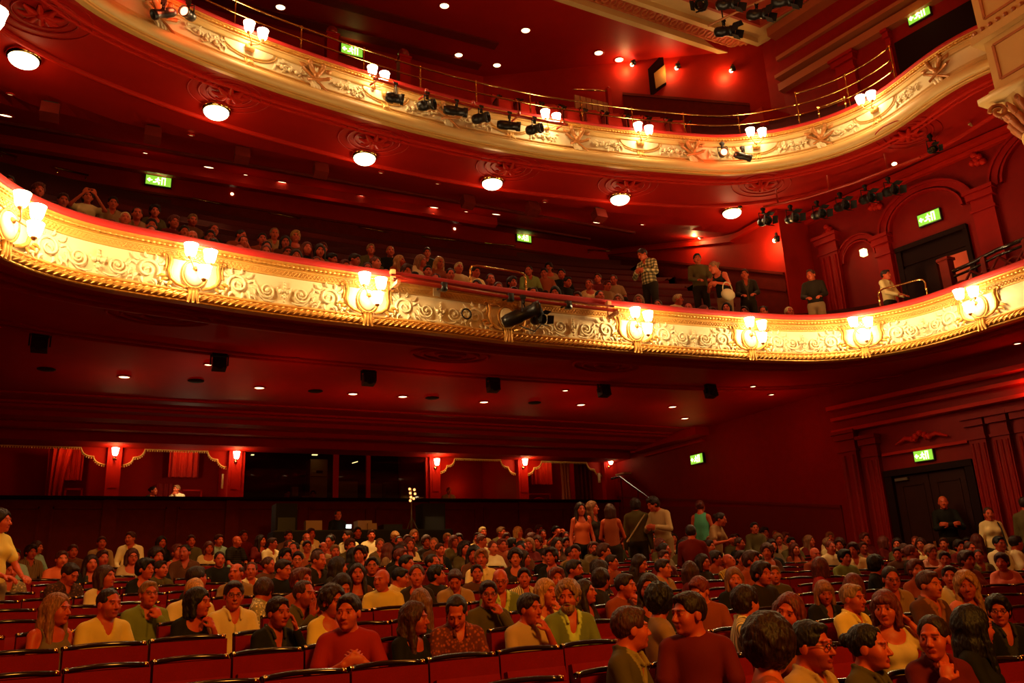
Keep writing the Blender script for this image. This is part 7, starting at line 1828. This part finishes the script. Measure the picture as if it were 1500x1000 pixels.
b = MB(); b.ball(c, .17, 14, 9, (1.1, .55, .8)); b.build('body', PAPER, bg, True); b = MB(); a = np.linspace(0, PI, 11); b.tube([c+np.array([.14*math.cos(t), 0, .08+.22*math.sin(t)]) for t in a], .012, 6); b.build('strap', PAPER, bg, True)
def seated(x, ytop, Y, turn, sex, hair, hc, top, tc, label, pose='lap', lod=0, g=False, pitch=0):
    d = ray(x, ytop); p = EYE+d*(Y/d[1]); phi = math.degrees(math.atan2(p[0], p[1])); want = turn-phi; body = want*.6
    ms = person_meshes(sex, hair, q15(want-body, 10), pitch, 0, pose, pose, top, lod, .05); people.append(place_person((p[0], p[1], p[2]-SITB), math.radians(body), 1.0, ms, np.array(HC[hc]), np.array(CC[tc]), np.array(CC['dark']), SKT[2], label, None, None, g)); return people[-1]
lit = [seated(224, 712, YB+.95, 60, 'f', 'tied', 'dark', 'scoop', 'dark', 'lit woman in profile sitting in the second rear box', lod=1), seated(260, 710, YB+.95, -40, 'm', 'short', 'fair', 'shirt', 'white', 'brightly lit fair man with hand to mouth in the second rear box', 'mouth', lod=1)]
seated(420, 717, YB+1.2, 40, 'm', 'short', 'dark', 'tee', 'dark', 'dim operator in profile on the near side of the control booth'); seated(459, 718, YB+1.0, 0, 'm', 'short', 'black', 'tee', 'maroon', 'dark-haired operator before the pale cabinet in the control booth')
seated(657, 713, YB+.95, 10, 'm', 'none', 'brown', 'shirt', 'tan', 'bald man in a tan shirt sitting alone in the plain red box', 'lap', 1)
seated(495, 747, YD+.55, 20, 'm', 'receding', 'dark', 'tee', 'black', 'sound engineer in black behind the mixing desk beside a glowing laptop', 'lap', 1)
for q in (onY(262, 722, YB+.75),): lamp_point('added_box_fill', q+np.array([.1, -.35, .45]), 16, (1, .8, .45), .05)  # unseen lamp added to brighten the two people in the box
# ------------------------------------------------------------------ light
w = bpy.data.worlds.new('world'); SC.world = w; w.use_nodes = True; bgn = w.node_tree.nodes['Background']; bgn.inputs[0].default_value = (1.0, .14, .02, 1); bgn.inputs[1].default_value = .06
# house downlights over the rear stalls and the circle
for x, pw in ((0.3, 90), (2.9, 220), (4.9, 600), (6.1, 600), (8.2, 600), (10.6, 420), (13.1, 100)): lamp_spot('stalls_downlight', (x, 17.7, 6.0), (x, 17.0, 1.5), pw, (1, .62, .24), 62, .08)
for x in (1.5, 4.2, 6.8, 9.5): lamp_spot('under_circle_downlight', (x, 15.6, 6.0), (x, 15.3, 1.5), 45, (1, .5, .15), 75, .08)
for p in ((115, 198), (306, 244), (528, 286), (636, 303), (875, 325)): c = onslope(*p); lamp_spot('circle_downlight', c-np.array([0, 0, .1]), c-np.array([0, .3, 4]), 70, (1, .62, .24), 65, .08)
c = onslope(636, 303); lamp_spot('circle_downlight', c-np.array([0, 0, .1]), onY(640, 390, 16.0), 420, (1, .75, .35), 32, .08)
RW = (1, .30, .04)  # colour of the added fill points hung below the downlights, without fittings
for L in (rows[0][5], rows[1][5]):
    for p in L: lamp_point('added_ceiling_fill', onz(*p, SOF)-np.array([0, 0, .9]), 9, RW, .1)
for p in rows[3][5][:8]: lamp_point('added_ceiling_fill', onslope(*p)+np.array([0, -.1, -.8]), 5, RW, .1)
for p in rows[6][5]+rows[5][5][:4]: lamp_point('added_ceiling_fill', rows[5][2](*p)+np.array([0, -.1, -.8]), 1.2, RW, .1)
for (x0, x1), pw in zip(BAYS, (13, 11, 4, 3, 10)): lamp_point('box_light', ((max(x0, -2.2)+x1)/2+.3, YB+1.7, 6.1), pw, (1, .42, .10), .1)
lamp_spot('stalls_downlight', (8.6, 15.0, 6.0), (8.3, 14.4, 1.5), 260, (1, .62, .24), 55, .08)  # extra spot without a fitting, added to brighten the standing group
# unseen lights added: a fill high above the auditorium, a wash from the stage side
lamp_point('auditorium_fill', (6.35, 3.0, 14.5), 480, (1, .30, .035), .8)
lamp_spot('stage_wash', (3.5, -6.0, 9.0), (2.2, 7.5, 1.2), 4600, (1, .38, .04), 60, 1.2, .9)
vs = SC.view_settings; vs.view_transform = 'Standard'; vs.look = 'None'; vs.gamma = 1; vs.use_curve_mapping = False; vs.exposure = 0.0
SC.cycles.use_denoising = True; SC.cycles.max_bounces = 5; SC.cycles.diffuse_bounces = 3; SC.cycles.sample_clamp_indirect = 4.0
bpy.data.objects.remove(SEAT_E) if not _used[True] else None

for o_ in SC.objects:
    if o_.type == 'LIGHT' and o_.name.startswith(('added_ceiling_fill', 'box_light')): o_.visible_glossy = False
c = onY(674, 712, YB+2.5); lamp_point('plain_box_lamp', c, 3.5, (1, .35, .06), .1)
